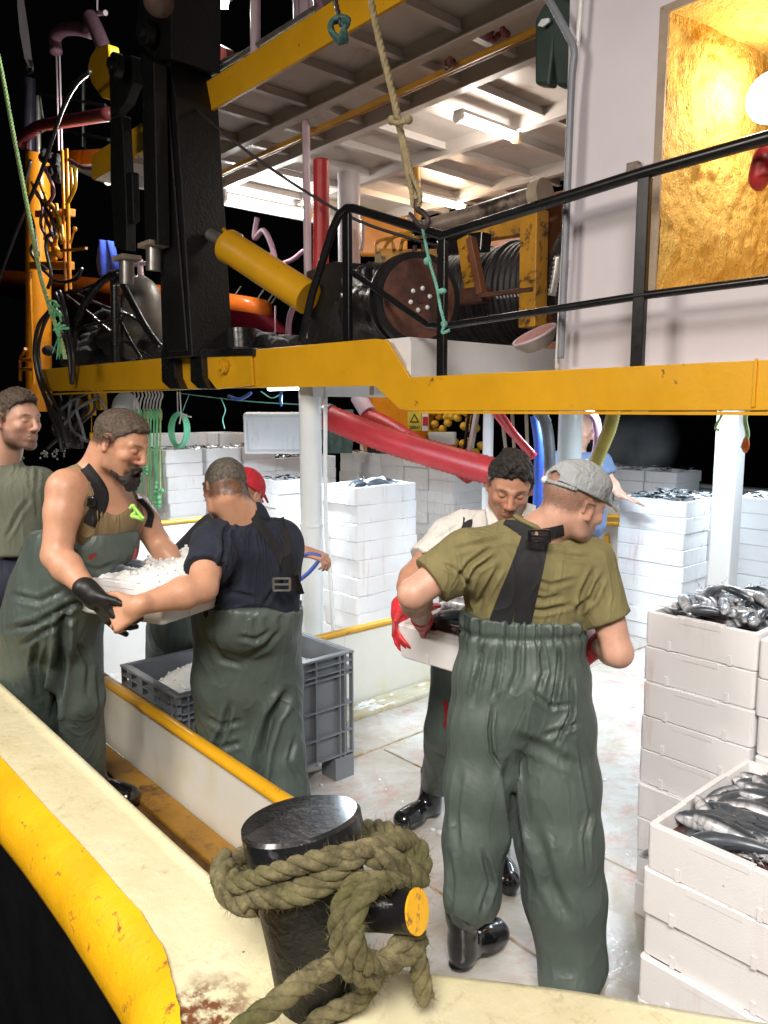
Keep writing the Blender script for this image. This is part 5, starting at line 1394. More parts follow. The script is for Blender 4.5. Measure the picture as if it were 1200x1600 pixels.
# upper house on the canopy
uh = thing('upper_house', 'pinkish white container wall standing on the canopy at the top', 'cabin', at(500, 50, Y=3.6))
m = MB(); a = at(458, 90, Y=3.5); m.b2(a.x, a.x + 3.5, 3.5, 3.6, ZR + .16, 6.5); m.build('wall', M['pink'], uh)
for k in range(5):
    m = MB(); m.b2(a.x + .03 + k * .12, a.x + .09 + k * .12, 3.48, 3.50, ZR + .16, 6.5); m.build('corrugation', M['pink'], uh, bevel=.01)
ur = thing('roof_railing', 'thin dark railing on top of the canopy', 'railing', at(400, 100, Y=3.1))
for p0, p1, r, mt in (((310, 128), (530, -10), .020, 'steel'), ((399, 128), (399, -40), .035, 'pink'), ((505, 60), (503, -30), .03, 'purple'), ((490, -10), (502, 50), .012, 'steel')):
    m = MB(); m.tube([at(*p0, Y=3.1), at(*p1, Y=3.1)], r, 10); m.build('tube', M[mt], ur, smooth=True)
ud = thing('davit_gear', 'pink and red davit gear on the canopy right of the crane', 'davit', at(350, 130, Y=3.3))
m = MB(); m.bar(at(330, 55, Y=3.4), at(330, 165, Y=3.4), .12, .1); m.build('pillar', M['pink'], ud, bevel=.01)
m = MB(); m.bar(at(312, 125, Y=3.2), at(378, 92, Y=3.2), .06, .12, .06, .09); m.build('arm', M['maroon'], ud, bevel=.01)
m = MB(); m.prism([at(x, y, Y=3.5) for x, y in [(333, 65), (352, 75), (368, 138), (360, 140)]], (0, .08, 0)); m.build('brace', simple('coral', (.5, .12, .10), .5), ud, bevel=.01)
m = MB(); m.tube(smooth_path([at(x, y, Y=3.2) for x, y in [(376, 94), (384, 105), (383, 120), (372, 128), (376, 138)]], 4), .03, 10); m.build('strap_wrap', M['pink'], ud, smooth='all')
m = MB(); m.sphere(at(248, 0, Y=2.45), .10, 14, 10); tag(m.build('hose_reel_end', simple('dim_brown_ball', (.10, .06, .05), .5), None, smooth='all'), 'dim round casing at the very top before the crane', 'casing')
# wet steam rising behind
hzb = MB(); hzb.sphere(at(985, 690, Y=7.2), .55, 18, 12, (1.1, .7, 1.0)); 
stm = hzb.build('steam', None, None, smooth='all')
ms2 = bpy.data.materials.new('steam'); ms2.use_nodes = True; nt_ = ms2.node_tree; nt_.nodes.remove(nt_.nodes['Principled BSDF'])
pv = nt_.nodes.new('ShaderNodeVolumePrincipled'); pv.inputs['Color'].default_value = (.9, .9, .92, 1)
tcx = nt_.nodes.new('ShaderNodeNewGeometry'); nz = nt_.nodes.new('ShaderNodeTexNoise'); nz.inputs['Scale'].default_value = 2.6; nz.inputs['Detail'].default_value = 3
nt_.links.new(tcx.outputs['Position'], nz.inputs['Vector'])
mrg = nt_.nodes.new('ShaderNodeMapRange'); mrg.inputs[1].default_value = .36; mrg.inputs[2].default_value = .75; mrg.inputs[4].default_value = 2.4
nt_.links.new(nz.outputs[0], mrg.inputs[0])
gr = nt_.nodes.new('ShaderNodeTexCoord'); vl = nt_.nodes.new('ShaderNodeVectorMath'); vl.operation = 'DISTANCE'; vl.inputs[1].default_value = tuple(at(985, 690, Y=7.2))
nt_.links.new(tcx.outputs['Position'], vl.inputs[0])
fo = nt_.nodes.new('ShaderNodeMapRange'); fo.inputs[1].default_value = .0; fo.inputs[2].default_value = .5; fo.inputs[3].default_value = 1; fo.inputs[4].default_value = 0
nt_.links.new(vl.outputs['Value'], fo.inputs[0])
mu = nt_.nodes.new('ShaderNodeMath'); mu.operation = 'MULTIPLY'; nt_.links.new(mrg.outputs[0], mu.inputs[0]); nt_.links.new(fo.outputs[0], mu.inputs[1])
nt_.links.new(mu.outputs[0], pv.inputs['Density']); nt_.links.new(pv.outputs[0], nt_.nodes['Material Output'].inputs['Volume'])
stm.data.materials.clear(); stm.data.materials.append(ms2); tag(stm, 'faint steam drifting in the dark above the far crates', 'steam', None, 'stuff')
# small yellow rails low right (door bars behind the cap)
yb = thing('yellow_bars', 'yellow horizontal bars on a pale panel beyond the cap man', 'barrier', at(960, 830, Y=6.6))
m = MB(); m.prism([at(x, y, Y=6.9) for x, y in [(930, 790), (985, 790), (985, 940), (930, 940)]], (0, .03, 0)); m.build('panel', M['white'], yb)
for y in (807, 817, 876):
    m = MB(); m.tube([at(930, y, Y=6.85), at(985, y + 2, Y=6.85)], .026, 10); m.build('bar', M['yellow_rail'], yb, smooth=True)
m = MB(); q = [at(x, y, Y=6.88) for x, y in [(944, 836), (951, 836), (951, 848), (954, 848), (954, 855), (944, 855)]]; m.prism(q, (0, .01, 0)); m.build('mark', M['yellow_rail'], yb)
# ================================================================== FIGURES
def axis_coords(lo, hi, h, bands):
    """grid coordinates, finer inside bands [(a,b,hf)]"""
    out = [lo]; x = lo
    while x < hi:
        s = h
        for a, b, hf in bands:
            if a - hf <= x <= b: s = min(s, hf)
            elif x < a < x + s: s = max(hf, min(s, a - x))
        x += s; out.append(x)
    return np.array(out, dtype=np.float32)
class SDF:
    def __init__(s, lo, hi, h, fine=()):
        s.c = [axis_coords(lo[i], hi[i], h, [(b[0][i], b[1][i], b[2]) for b in fine]) for i in range(3)]
        s.F = np.full([len(c) for c in s.c], .5, dtype=np.float32); s.log = []
    def blk(s, lo, hi):
        sl = []
        for i in range(3):
            a = max(0, int(np.searchsorted(s.c[i], lo[i])) - 1); b = min(len(s.c[i]), int(np.searchsorted(s.c[i], hi[i])) + 1)
            if a >= b: return None
            sl.append(slice(a, b))
        X = s.c[0][sl[0]][:, None, None]; Y = s.c[1][sl[1]][None, :, None]; Z = s.c[2][sl[2]][None, None, :]
        return tuple(sl), X, Y, Z
    def put(s, lo, hi, fn, k, sub=False):
        m = k + .03
        b = s.blk([v - m for v in lo], [v + m for v in hi])
        if b is None: return
        sl, X, Y, Z = b; d = fn(X, Y, Z).astype(np.float32); f = s.F[sl]
        if sub:
            d = -d
            if k > 0:
                h = np.clip(.5 + .5 * (d - f) / k, 0, 1); s.F[sl] = f + (d - f) * h + k * h * (1 - h)
            else: s.F[sl] = np.maximum(f, d)
        else:
            if k > 0:
                h = np.clip(.5 + .5 * (f - d) / k, 0, 1); s.F[sl] = f + (d - f) * h - k * h * (1 - h)
            else: s.F[sl] = np.minimum(f, d)
    def replay(s, log, grow, k=.02):
        """the same shapes again, a little thicker: cloth over what it covers"""
        for a, b, ra, rb in log: s.cone(a, b, ra + grow, rb + grow, k)
    def cone(s, a, b, ra, rb, k=.02, sub=False):
        if not sub: s.log.append((tuple(a), tuple(b), ra, rb))
        a = np.array(a, dtype=float); b = np.array(b, dtype=float); ba = b - a; l2 = max(1e-9, float(ba @ ba)); R = max(ra, rb)
        lo = np.minimum(a, b) - R; hi = np.maximum(a, b) + R
        def fn(X, Y, Z):
            px, py, pz = X - a[0], Y - a[1], Z - a[2]
            t = np.clip((px * ba[0] + py * ba[1] + pz * ba[2]) / l2, 0, 1)
            return np.sqrt((px - ba[0] * t) ** 2 + (py - ba[1] * t) ** 2 + (pz - ba[2] * t) ** 2) - (ra + (rb - ra) * t)
        s.put(lo, hi, fn, k, sub)
    def ell(s, c, r, M3=None, k=.02, sub=False):
        """ellipsoid; M3 columns = local axes"""
        c = np.array(c, dtype=float); R = max(r); A = np.array(M3 if M3 is not None else np.eye(3), dtype=float)
        def fn(X, Y, Z):
            px, py, pz = X - c[0], Y - c[1], Z - c[2]
            q = [(px * A[0, i] + py * A[1, i] + pz * A[2, i]) / r[i] for i in range(3)]
            k0 = np.sqrt(q[0] ** 2 + q[1] ** 2 + q[2] ** 2)
            g = np.sqrt((q[0] / r[0]) ** 2 + (q[1] / r[1]) ** 2 + (q[2] / r[2]) ** 2) + 1e-6
            return k0 * (k0 - 1) / g
        s.put(c - R, c + R, fn, k, sub)
    def cutplane(s, p, n, lo=None, hi=None):
        """remove what lies on the +n side"""
        b = s.blk(lo if lo is not None else [c[0] - 1 for c in s.c], hi if hi is not None else [c[-1] + 1 for c in s.c])
        if b is None: return
        sl, X, Y, Z = b; p = np.array(p, dtype=float); n = np.array(n, dtype=float); n = n / np.linalg.norm(n)
        d = (X - p[0]) * n[0] + (Y - p[1]) * n[1] + (Z - p[2]) * n[2]
        s.F[sl] = np.maximum(s.F[sl], d.astype(np.float32))
    def mesh(s):
        F = s.F; S = F < 0; nx, ny, nz = F.shape
        cnt = np.zeros((nx - 1, ny - 1, nz - 1), dtype=np.uint8)
        for i in (0, 1):
            for j in (0, 1):
                for k in (0, 1): cnt += S[i:nx - 1 + i, j:ny - 1 + j, k:nz - 1 + k]
        act = (cnt > 0) & (cnt < 8); idx = np.argwhere(act)
        if len(idx) == 0: return np.zeros((0, 3)), np.zeros((0, 4), int)
        ids = np.full(act.shape, -1, dtype=np.int32); ids[act] = np.arange(len(idx))
        I, J, K = idx.T
        acc = np.zeros((len(idx), 3)); num = np.zeros(len(idx))
        C = s.c
        for ax in range(3):
            for u in (0, 1):
                for v in (0, 1):
                    o = [0, 0, 0]; o[(ax + 1) % 3] = u; o[(ax + 2) % 3] = v; e = list(o); e[ax] = 1
                    f0 = F[I + o[0], J + o[1], K + o[2]]; f1 = F[I + e[0], J + e[1], K + e[2]]
                    m = (f0 < 0) != (f1 < 0); t = np.where(m, f0 / np.where(m, f0 - f1, 1), 0)
                    P = np.stack([C[0][I + o[0]], C[1][J + o[1]], C[2][K + o[2]]], 1).astype(float)
                    Q = np.stack([C[0][I + e[0]], C[1][J + e[1]], C[2][K + e[2]]], 1)
                    acc += np.where(m[:, None], P + (Q - P) * t[:, None], 0); num += m
        Vv = acc / num[:, None]; quads = []
        for ax in range(3):
            a = [slice(1, -1)] * 3; a[ax] = slice(0, -1); b = [slice(1, -1)] * 3; b[ax] = slice(1, None)
            s0 = S[tuple(a)]; s1 = S[tuple(b)]; ed = np.argwhere(s0 != s1)
            if not len(ed): continue
            flip = s0[tuple(ed.T)]
            e = ed.copy()
            for q in range(3):
                if q != ax: e[:, q] += 1
            b1, b2 = (ax + 1) % 3, (ax + 2) % 3
            def cid(d1, d2):
                g = e.copy(); g[:, b1] += d1; g[:, b2] += d2; return ids[g[:, 0], g[:, 1], g[:, 2]]
            q = np.stack([cid(-1, -1), cid(0, -1), cid(0, 0), cid(-1, 0)], 1)
            q[~flip] = q[~flip][:, ::-1]; quads.append(q)
        Qd = np.concatenate(quads); Qd = Qd[(Qd >= 0).all(1)]
        return Vv, Qd
def vnoise(P, scale, seed=0):
    """value noise, numpy"""
    P = P * np.asarray(scale, dtype=float) + seed * 17.3; i = np.floor(P).astype(np.int64); f = P - i; f = f * f * (3 - 2 * f); r = 0
    for a in (0, 1):
        for b in (0, 1):
            for c in (0, 1):
                h = ((i[:, 0] + a) * 374761393 + (i[:, 1] + b) * 668265263 + (i[:, 2] + c) * 2147483647 + seed * 1013904223) & 0xffffffff
                h = ((h ^ (h >> 13)) * 1274126177) & 0xffffffff; h = (h ^ (h >> 16)) & 0xffff
                w = (f[:, 0] if a else 1 - f[:, 0]) * (f[:, 1] if b else 1 - f[:, 1]) * (f[:, 2] if c else 1 - f[:, 2])
                r = r + w * (h / 32767.5 - 1)
    return r
def vnormals(Vv, Q):
    n = np.cross(Vv[Q[:, 2]] - Vv[Q[:, 0]], Vv[Q[:, 3]] - Vv[Q[:, 1]]); N = np.zeros_like(Vv)
    for k in range(4): np.add.at(N, Q[:, k], n)
    return N / (np.linalg.norm(N, axis=1)[:, None] + 1e-12)
def relax(Vv, Q, it=2, w=.5):
    E = np.concatenate([Q[:, [0, 1]], Q[:, [1, 2]], Q[:, [2, 3]], Q[:, [3, 0]]]); n = len(Vv)
    deg = np.bincount(E.ravel(), minlength=n).astype(float)
    for _ in range(it):
        A = np.zeros_like(Vv)
        for d in range(3): A[:, d] = np.bincount(E[:, 0], Vv[E[:, 1], d], n) + np.bincount(E[:, 1], Vv[E[:, 0], d], n)
        Vv = Vv * (1 - w) + w * A / np.maximum(deg, 1)[:, None]
    return Vv
def crease(Vv, N, pts, width, depth, ridge=.5):
    """a fold pressed in along a polyline of 3D points (soft valley with a raised lip)"""
    P = np.array([tuple(p) for p in pts]); best = np.full(len(Vv), 1e9); tt = np.zeros(len(Vv)); c0 = NPV(CAM); fw = NPV(FWD)
    dep = (Vv - c0) @ fw; Pd = ((P - c0) @ fw).mean(); Q2 = c0 + (Vv - c0) * (Pd / dep)[:, None]; P = c0 + (P - c0) * (Pd / ((P - c0) @ fw))[:, None]; n = len(P) - 1
    for i, (a, b) in enumerate(zip(P[:-1], P[1:])):
        ab = b - a; t = np.clip(((Q2 - a) @ ab) / (ab @ ab), 0, 1); d = np.linalg.norm(Q2 - (a + t[:, None] * ab), axis=1)
        m = d < best; best = np.where(m, d, best); tt = np.where(m, (i + t) / n, tt)
    x = best / width; face = np.clip(-(N @ fw) * 2.2, 0, 1); tp = np.clip(np.minimum(tt, 1 - tt) * 5 + .15, 0, 1) * face * (dep < Pd + .35)
    return Vv + N * ((-depth * np.exp(-x * x * 4) + depth * ridge * np.exp(-((x - .95) ** 2) * 7)) * tp)[:, None]
def finish(name, Vv, Q, mat, parent, color=None, mats=None):
    L = parent_origin(parent) if parent is not None else Vector((0, 0, 0))
    me = bpy.data.meshes.new(name); W = Vv - np.array(L)
    me.vertices.add(len(W)); me.vertices.foreach_set('co', W.astype(np.float32).ravel())
    me.loops.add(len(Q) * 4); me.loops.foreach_set('vertex_index', Q.astype(np.int32).ravel())
    me.polygons.add(len(Q)); me.polygons.foreach_set('loop_start', np.arange(0, len(Q) * 4, 4, dtype=np.int32))
    me.polygons.foreach_set('use_smooth', np.ones(len(Q), dtype=bool)); me.update(calc_edges=True)
    for m in (mats or [mat]): me.materials.append(m)
    if color is not None:
        at_ = me.color_attributes.new('tone', 'FLOAT_COLOR', 'POINT'); at_.data.foreach_set('color', color.astype(np.float32).ravel())
    return link(name, me, parent)
def bounds(pts, m):
    a = np.array([tuple(p) for p in pts]); return a.min(0) - m, a.max(0) + m
def NPV(v): return np.array(tuple(v), dtype=float)
class Frame:
    """local frame: right, forward, up"""
    def __init__(s, o, fwd, up):
        s.o = NPV(o); f = NPV(fwd); f = f / np.linalg.norm(f); u = NPV(up); u = u - f * (u @ f); u = u / np.linalg.norm(u)
        s.f = f; s.u = u; s.r = np.cross(f, u); s.A = np.stack([s.r, s.f, s.u], 1)
    def p(s, x, y, z): return s.o + s.r * x + s.f * y + s.u * z
    def loc(s, P): return (P - s.o) @ s.A

# ---- materials
def mat_skin(name, col, red=(.50, .18, .12)):
    N = NT(name); v = N.pos(obj=True); at_ = N.node('ShaderNodeAttribute', attribute_name='tone')
    sp = N.node('ShaderNodeSeparateColor'); N.link(at_.outputs['Color'], sp.inputs[0])
    c = N.mix(N.ramp(N.noise(9, v, 5, .6), .3, .7), tuple(x * .85 for x in col), tuple(min(1, x * 1.1) for x in col))
    c = N.mix(N.math('MULTIPLY', sp.outputs[1], .55), c, red)
    nn_ = N.math('ADD', N.math('MULTIPLY', N.ramp(N.noise(420, v, 3, .7), .38, .62), .45), .45); st = N.math('MULTIPLY', sp.outputs[0], N.math('ADD', nn_, N.math('MULTIPLY', N.math('POWER', sp.outputs[0], 3.0), .5)))
    st = N.math('MINIMUM', st, .93)
    c = N.mix(st, c, (.028, .018, .013))
    c = N.mix(N.math('MULTIPLY', N.ramp(N.noise(160, v, 3), .62, .7), .12), c, (.30, .12, .08))
    N.set(Base_Color=c, Roughness=N.math('ADD', N.math('MULTIPLY', N.noise(30, v, 3), .25), .33))
    N.b.inputs['Subsurface Weight'].default_value = .12
    N.b.inputs['Subsurface Radius'].default_value = (.012, .004, .002)
    c2 = N.mix(N.math('MULTIPLY', N.ramp(N.noise(38, v, 4, .65), .40, .62), .22), c, tuple(x * k for x, k in zip(col, (.86, .70, .62))))
    N.set(Base_Color=c2)
    N.bump(N.noise(190, v, 4, .6), .3, .002)
    N.bump(N.noise(28, v, 3, .6), .12, .004)
    return N.m
SKIN = {'a': mat_skin('skin_warm', (.62, .335, .215)), 'b': mat_skin('skin_tan', (.50, .26, .165)), 'c': mat_skin('skin_pale', (.62, .36, .265))}
def mat_cloth(name, col, rough=.85, wx=900, fold=.35, fs=7, sheen=0, stretch=(1, 1, .35), var=.18):
    N = NT(name); v = N.pos(obj=True)
    c = N.mix(N.ramp(N.noise(5, v, 5, .6), .3, .7), tuple(x * (1 - var) for x in col), tuple(min(1, x * (1 + var)) for x in col))
    N.set(Base_Color=c, Roughness=rough); N.b.inputs['Sheen Weight'].default_value = sheen
    N.bump(N.noise(wx, v, 2), .12, .0008)
    N.bump(N.noise(fs, N.pos(stretch, True), 4, .55, .8), fold, .03)
    rg = N.math('POWER', N.math('SUBTRACT', 1.0, N.math('ABSOLUTE', N.math('SUBTRACT', N.math('MULTIPLY', N.noise(fs * .9, N.pos(stretch, True), 2, .45, 1.6), 2.0), 1.0))), 7.0)
    N.bump(rg, .38, .012)
    return N.m
def mat_pvc():
    N = NT('green_pvc_oilskin'); v = N.pos(obj=True); w = N.pos()
    c = N.mix(N.ramp(N.noise(3.5, w, 6, .65), .3, .7), (.058, .080, .070), (.090, .118, .104))
    c = N.mix(N.ramp(N.noise(260, w, 2, .5), .80, .84), c, (.45, .47, .45))
    c = N.mix(N.math('MULTIPLY', N.ramp(N.noise(6, N.pos((1, 1, .4)), 6, .7, .4), .58, .75), .35), c, (.15, .19, .17))
    N.set(Base_Color=c, Roughness=N.math('ADD', N.math('MULTIPLY', N.noise(5, w, 4), .28), .34))
    N.bump(N.noise(5.5, N.pos((1.3, 1.3, .45)), 5, .52, 1.1), .32, .035)
    rg = N.math('POWER', N.math('SUBTRACT', 1.0, N.math('ABSOLUTE', N.math('SUBTRACT', N.math('MULTIPLY', N.noise(3.6, N.pos((1.2, 1.2, .5)), 2, .45, 2.0), 2.0), 1.0))), 8.0)
    N.bump(rg, .28, .012)
    N.bump(N.noise(500, v, 2), .10, .0006)
    return N.m
M['pvc'] = mat_pvc()
M['olive'] = mat_cloth('olive_cotton', (.19, .165, .070), .9, fold=.35, fs=8)
M['navy'] = mat_cloth('navy_cotton', (.013, .018, .034), .9, fold=.35, fs=9, var=.3)
M['white_shirt'] = mat_cloth('white_polo', (.66, .64, .60), .85, fold=.35, fs=9, var=.06)
M['greygreen'] = mat_cloth('grey_green_tee', (.14, .155, .115), .9, fold=.35, fs=7)
M['tanktop'] = mat_cloth('tan_tank_top', (.26, .19, .10), .9, fold=.3, fs=12)
M['darktee'] = mat_cloth('dark_tee', (.035, .036, .038), .9, fold=.4)
M['bluetee'] = mat_cloth('blue_tee', (.14, .20, .34), .9, fold=.4)
M['capgrey'] = mat_cloth('grey_cap_cloth', (.30, .32, .33), .9, fold=.35, fs=16, stretch=(1, 1, 1))
M['capred'] = mat_cloth('red_cap_cloth', (.55, .015, .03), .85, fold=.3, fs=16, stretch=(1, 1, 1))
M['strap'] = mat_cloth('black_webbing', (.010, .010, .012), .8, fold=.1, wx=700)
M['redglove'] = simple('red_rubber_glove', (.62, .035, .045), .38, var=.25, sc=14, bump=.35, bsc=60, bd=.003)
M['blackglove'] = simple('black_glove', (.012, .012, .013), .48, var=.4, sc=14, bump=.4, bsc=60, bd=.003)
M['boot'] = simple('black_rubber_boot', (.010, .010, .011), .16, var=.3, sc=9, bump=.15, bsc=30, bd=.003, coat=.5)
M['jeans'] = mat_cloth('dark_blue_trousers', (.02, .024, .045), .85, fold=.4)
def mat_hair(name, col, hi):
    N = NT(name); v = N.pos(obj=True)
    n = N.noise(90, v, 6, .75)
    c = N.mix(N.ramp(n, .36, .66), tuple(x * .5 for x in col), hi)
    N.set(Base_Color=c, Roughness=.55); N.bump(N.noise(230, v, 4, .8), .9, .004); N.bump(N.noise(60, v, 4, .7), .7, .008)
    return N.m
M['hair_dark'] = mat_hair('black_hair', (.010, .008, .008), (.035, .028, .024))
M['hair_brown'] = mat_hair('brown_hair', (.045, .028, .018), (.12, .08, .05))
M['hair_grey'] = mat_hair('grey_cropped_hair', (.055, .045, .035), (.17, .145, .115))

# ---- head in local frame h (origin = middle of the skull, forward = nose)
def head_prims(F, h, s=1.0, neck=None, nr=.056, jaw=1.0):
    A = h.A
    def E(x, y, z, a, b, c, k=.015, sub=False): F.ell(h.p(x * s, y * s, z * s), (a * s, b * s, c * s), A, k * s, sub)
    def Cn(a, b, ra, rb, k=.012, sub=False): F.cone(h.p(*[q * s for q in a]), h.p(*[q * s for q in b]), ra * s, rb * s, k * s, sub)
    E(0, -.018, .030, .077, .100, .088); E(0, .030, .012, .066, .062, .070, .02)
    E(0, .036, -.040, .056, .054, .070, .02)
    for q in (-1, 1):
        Cn((q * .060, -.006, -.038), (q * .050, .012, -.078), .016, .015, .03); Cn((q * .050, .012, -.078), (q * .018, .074, -.103), .015 * jaw, .015 * jaw, .028)
        E(q * .043, .060, -.022, .020, .022, .018, .018)
        Cn((q * .046, .070, .024), (q * .012, .088, .024), .009, .010, .012)
        E(q * .032, .100, .003, .019, .020, .013, .010, True)
        E(q * .032, .0745, .003, .0150, .0150, .0145, .003)
        Cn((q * .020, .084, .0085), (q * .042, .080, .0075), .0035, .003, .004)
        E(q * .013, .103, -.034, .009, .010, .008, .006)
    Cn((0, .092, .018), (0, .113, -.026), .0085, .0115, .012); E(0, .113, -.029, .0115, .011, .010, .008)
    E(0, .078, -.064, .030, .024, .028, .014); E(0, .076, -.103, .021, .019, .019, .016)
    Cn((-.018, .094, -.060), (.018, .094, -.060), .0055, .0055, .005); Cn((0, .0995, -.059), (0, .0995, -.059), .006, .006, .005)
    Cn((-.015, .092, -.073), (.015, .092, -.073), .0065, .0065, .005)
    Cn((-.026, .093, -.0665), (.026, .093, -.0665), .0022, .0022, .003, True)
    for q in (-1, 1):
        e = Frame(h.p(q * .078 * s, -.010 * s, -.006 * s), h.A @ np.array([q * .35, .93, 0]), h.A @ np.array([0, -.15, 1]))
        F.ell(e.o, (.009 * s, .0185 * s, .031 * s), e.A, .008); F.cone(e.p(q * .008 * s, -.016 * s, .018 * s), e.p(q * .009 * s, -.016 * s, -.010 * s), .005 * s, .004 * s, .005)
        F.cone(e.p(q * .008 * s, -.014 * s, .022 * s), e.p(q * .008 * s, .010 * s, .022 * s), .0048 * s, .004 * s, .005)
        F.ell(e.p(q * .011 * s, .002 * s, .002 * s), (.006 * s, .0095 * s, .015 * s), e.A, .004, True)
        F.ell(e.p(q * .003, .006 * s, -.025 * s), (.006 * s, .009 * s, .009 * s), e.A, .006)
    if neck is not None:
        F.cone(h.p(0, -.030 * s, -.045 * s), NPV(neck), nr, nr * 1.12, .03)
def hairzl(y): return np.interp(y, [-.11, -.05, -.012, .012, .022, .045, .062, .09], [-.050, -.046, -.020, -.024, .004, .030, .054, .062])
def head_tone(P, h, s, beard=0., goat=0., scalp=0., hairline=.055, fade=True):
    q = h.loc(P) / s; x, y, z = q.T; near = (np.abs(x) < .12) & (np.abs(y) < .15) & (z > -.16) & (z < .14)
    c = np.zeros((len(P), 4)); c[:, 3] = 1
    sm = lambda a, b, v: np.clip((v - a) / (b - a), 0, 1) ** 2 * (3 - 2 * np.clip((v - a) / (b - a), 0, 1))
    # jaw and moustache stubble
    jawz = sm(-.030, -.052, z - .25 * np.clip(-.02 - y + .04, 0, .1)) * sm(-.03, .0, y) * sm(.140, .125, -z + .0)
    lips = np.exp(-((x / .024) ** 2 + ((z + .067) / .008) ** 2)) * (y > .07)
    b = beard * jawz * (1 - .9 * lips) * (1 - .55 * np.exp(-(((np.abs(x) - .045) / .02) ** 2 + ((z + .035) / .02) ** 2)))
    g = goat * np.clip(sm(.050, .030, np.abs(x)) * sm(-.030, -.046, z) * (y > .045), 0, 1) * (1 - .9 * lips) * (1 - .8 * np.exp(-(((x) / .013) ** 2 + ((z + .084) / .005) ** 2)) * 0)
    # brows
    br = np.exp(-(((np.abs(x) - .032) / .019) ** 4 + ((z - .0245 - .10 * (.032 - np.abs(np.abs(x) - .030))) / .0056) ** 2)) * (y > .05)
    lash = np.exp(-(((np.abs(x) - .032) / .015) ** 4 + ((z + .0015) / .0022) ** 2)) * (y > .06)
    zl = hairzl(y) + hairline; sc_ = scalp * sm(-.004, .030, z - zl + .006 * vnoise(P, 120, 3))
    c[:, 0] = np.where(near, np.clip(np.maximum.reduce([b, g, br * .92, lash * .8, sc_]), 0, 1), 0)
    r = np.exp(-(((y - .112) / .02) ** 2 + ((z + .030) / .014) ** 2)) + lips * .9 + np.exp(-(((np.abs(x) - .045) / .018) ** 2 + ((z + .022) / .018) ** 2)) * .4 * (y > .04) + ((np.abs(x) > .074) * (np.abs(z + .005) < .035)) * .5
    c[:, 1] = np.where(near, np.clip(r, 0, 1), 0); return c
def hair_mesh(name, h, s, parent, mat, thick=.008, top=.010, front=.070, cut=.0, seed=1, amp=.003, asc=60, back=-.05, side=.02, res=.0036, fade_=.020):
    """cap of hair: inflated cranium minus the face"""
    lo = h.o - .17 * s; hi = h.o + .17 * s; F = SDF(lo, hi, res); A = h.A
    F.ell(h.p(0, -.018 * s, .030 * s), ((.077 + thick) * s, (.100 + thick) * s, (.088 + thick) * s), A, .0)
    F.ell(h.p(0, .010 * s, .048 * s), (.066 * s, (.086 + top * .6) * s, (.070 + top) * s), A, .02)
    # hairline: slanting plane front-up to back-down
    F.cutplane(h.p(0, 0, -.088 * s), -h.u); F.cutplane(h.p(0, .080 * s, 0), h.f)
    Vv, Q = F.mesh(); N = vnormals(Vv, Q); q = h.loc(Vv) / s; t = np.clip((q[:, 2] - hairzl(q[:, 1]) - cut + .005 * vnoise(Vv, 110, 9)) / fade_, 0, 1); t = t * t * (3 - 2 * t)
    ear = np.exp(-(((q[:, 1] + .012) / .022) ** 2 + ((q[:, 2] + .008) / .036) ** 2)) * (np.abs(q[:, 0]) > .05)
    Vv = Vv - N * ((1 - t) * (thick + .012) + ear * (thick + .008) * s)[:, None]
    Vv = Vv + N * (vnoise(Vv, asc, seed) * amp + vnoise(Vv, asc * 2.3, seed + 1) * amp * .6)[:, None]
    return finish(name, Vv, Q, mat, parent)

# ---- hands
def hand_prims(F, w, d, n, side, s=1.0, curl=(.5, .55, .6, .65), thumb=.5, r0=.0085, spread=.10, palm=True, k=.006):
    """w wrist, d direction wrist->knuckles, n palm normal (towards what it holds), side +1/-1 thumb side"""
    w = NPV(w); d = NPV(d); d = d / np.linalg.norm(d); n = NPV(n); n = n - d * (n @ d); n = n / np.linalg.norm(n); b = np.cross(d, n) * side
    L = .092 * s
    F.cone(w - d * .02, w + d * .02, .026 * s, .026 * s, .02)
    for q in (-.030, -.011, .010, .029):
        F.cone(w + d * .012 + b * q * .7 * s, w + d * L + b * q * s, .0155 * s, .0125 * s, .012)
    F.cone(w + d * .02 + b * .028 * s, w + d * .055 + b * .034 * s + n * .008, .016 * s, .014 * s, .012)
    lens = [(.040, .026, .020), (.045, .029, .021), (.042, .027, .020), (.033, .021, .018)]
    for i, q in enumerate((.030, .010, -.011, -.030)):
        p = w + d * L + b * q * s; a = 0; dd = d + b * (q * spread * 10 * .3)
        for j, l in enumerate(lens[i]):
            a += curl[i] * (1.0, 1.2, .8)[j]; v = dd * math.cos(a) + n * math.sin(a); v = v / np.linalg.norm(v); e = p + v * l * s
            F.cone(p, e, (r0 - .0006 * j) * s, (r0 - .0006 * (j + 1)) * s, .003 if j == 0 else .002); p = e
    p = w + d * .028 * s + b * .036 * s + n * .004; v0 = d * .62 + b * .75 * (1 - thumb * .6) + n * .55 * thumb; v0 = v0 / np.linalg.norm(v0)
    e = p + v0 * .040 * s; F.cone(p, e, .0135 * s, .0105 * s, .010); v1 = v0 * .8 + d * .45 + n * .35 * thumb - b * .1; v1 = v1 / np.linalg.norm(v1)
    e2 = e + v1 * .032 * s; F.cone(e, e2, .0105 * s, .0095 * s, .004); F.cone(e2, e2 + (v1 + d * .2) * .022 * s, .0095 * s, .008 * s, .003)
def arm_prims(F, sh, el, wr, ru=.052, re=.040, rw=.027, k=.02, fat=1.0):
    sh, el, wr = NPV(sh), NPV(el), NPV(wr); u = (el - sh)
    F.cone(sh, sh + u * .35, ru * 1.08 * fat, ru * 1.04 * fat, k); F.cone(sh + u * .35, el, ru * 1.02 * fat, re * fat, k)
    f = wr - el; F.cone(el, el + f * .30, re * fat, re * 1.06 * fat, k); F.cone(el + f * .30, wr, re * 1.04 * fat, rw, k)
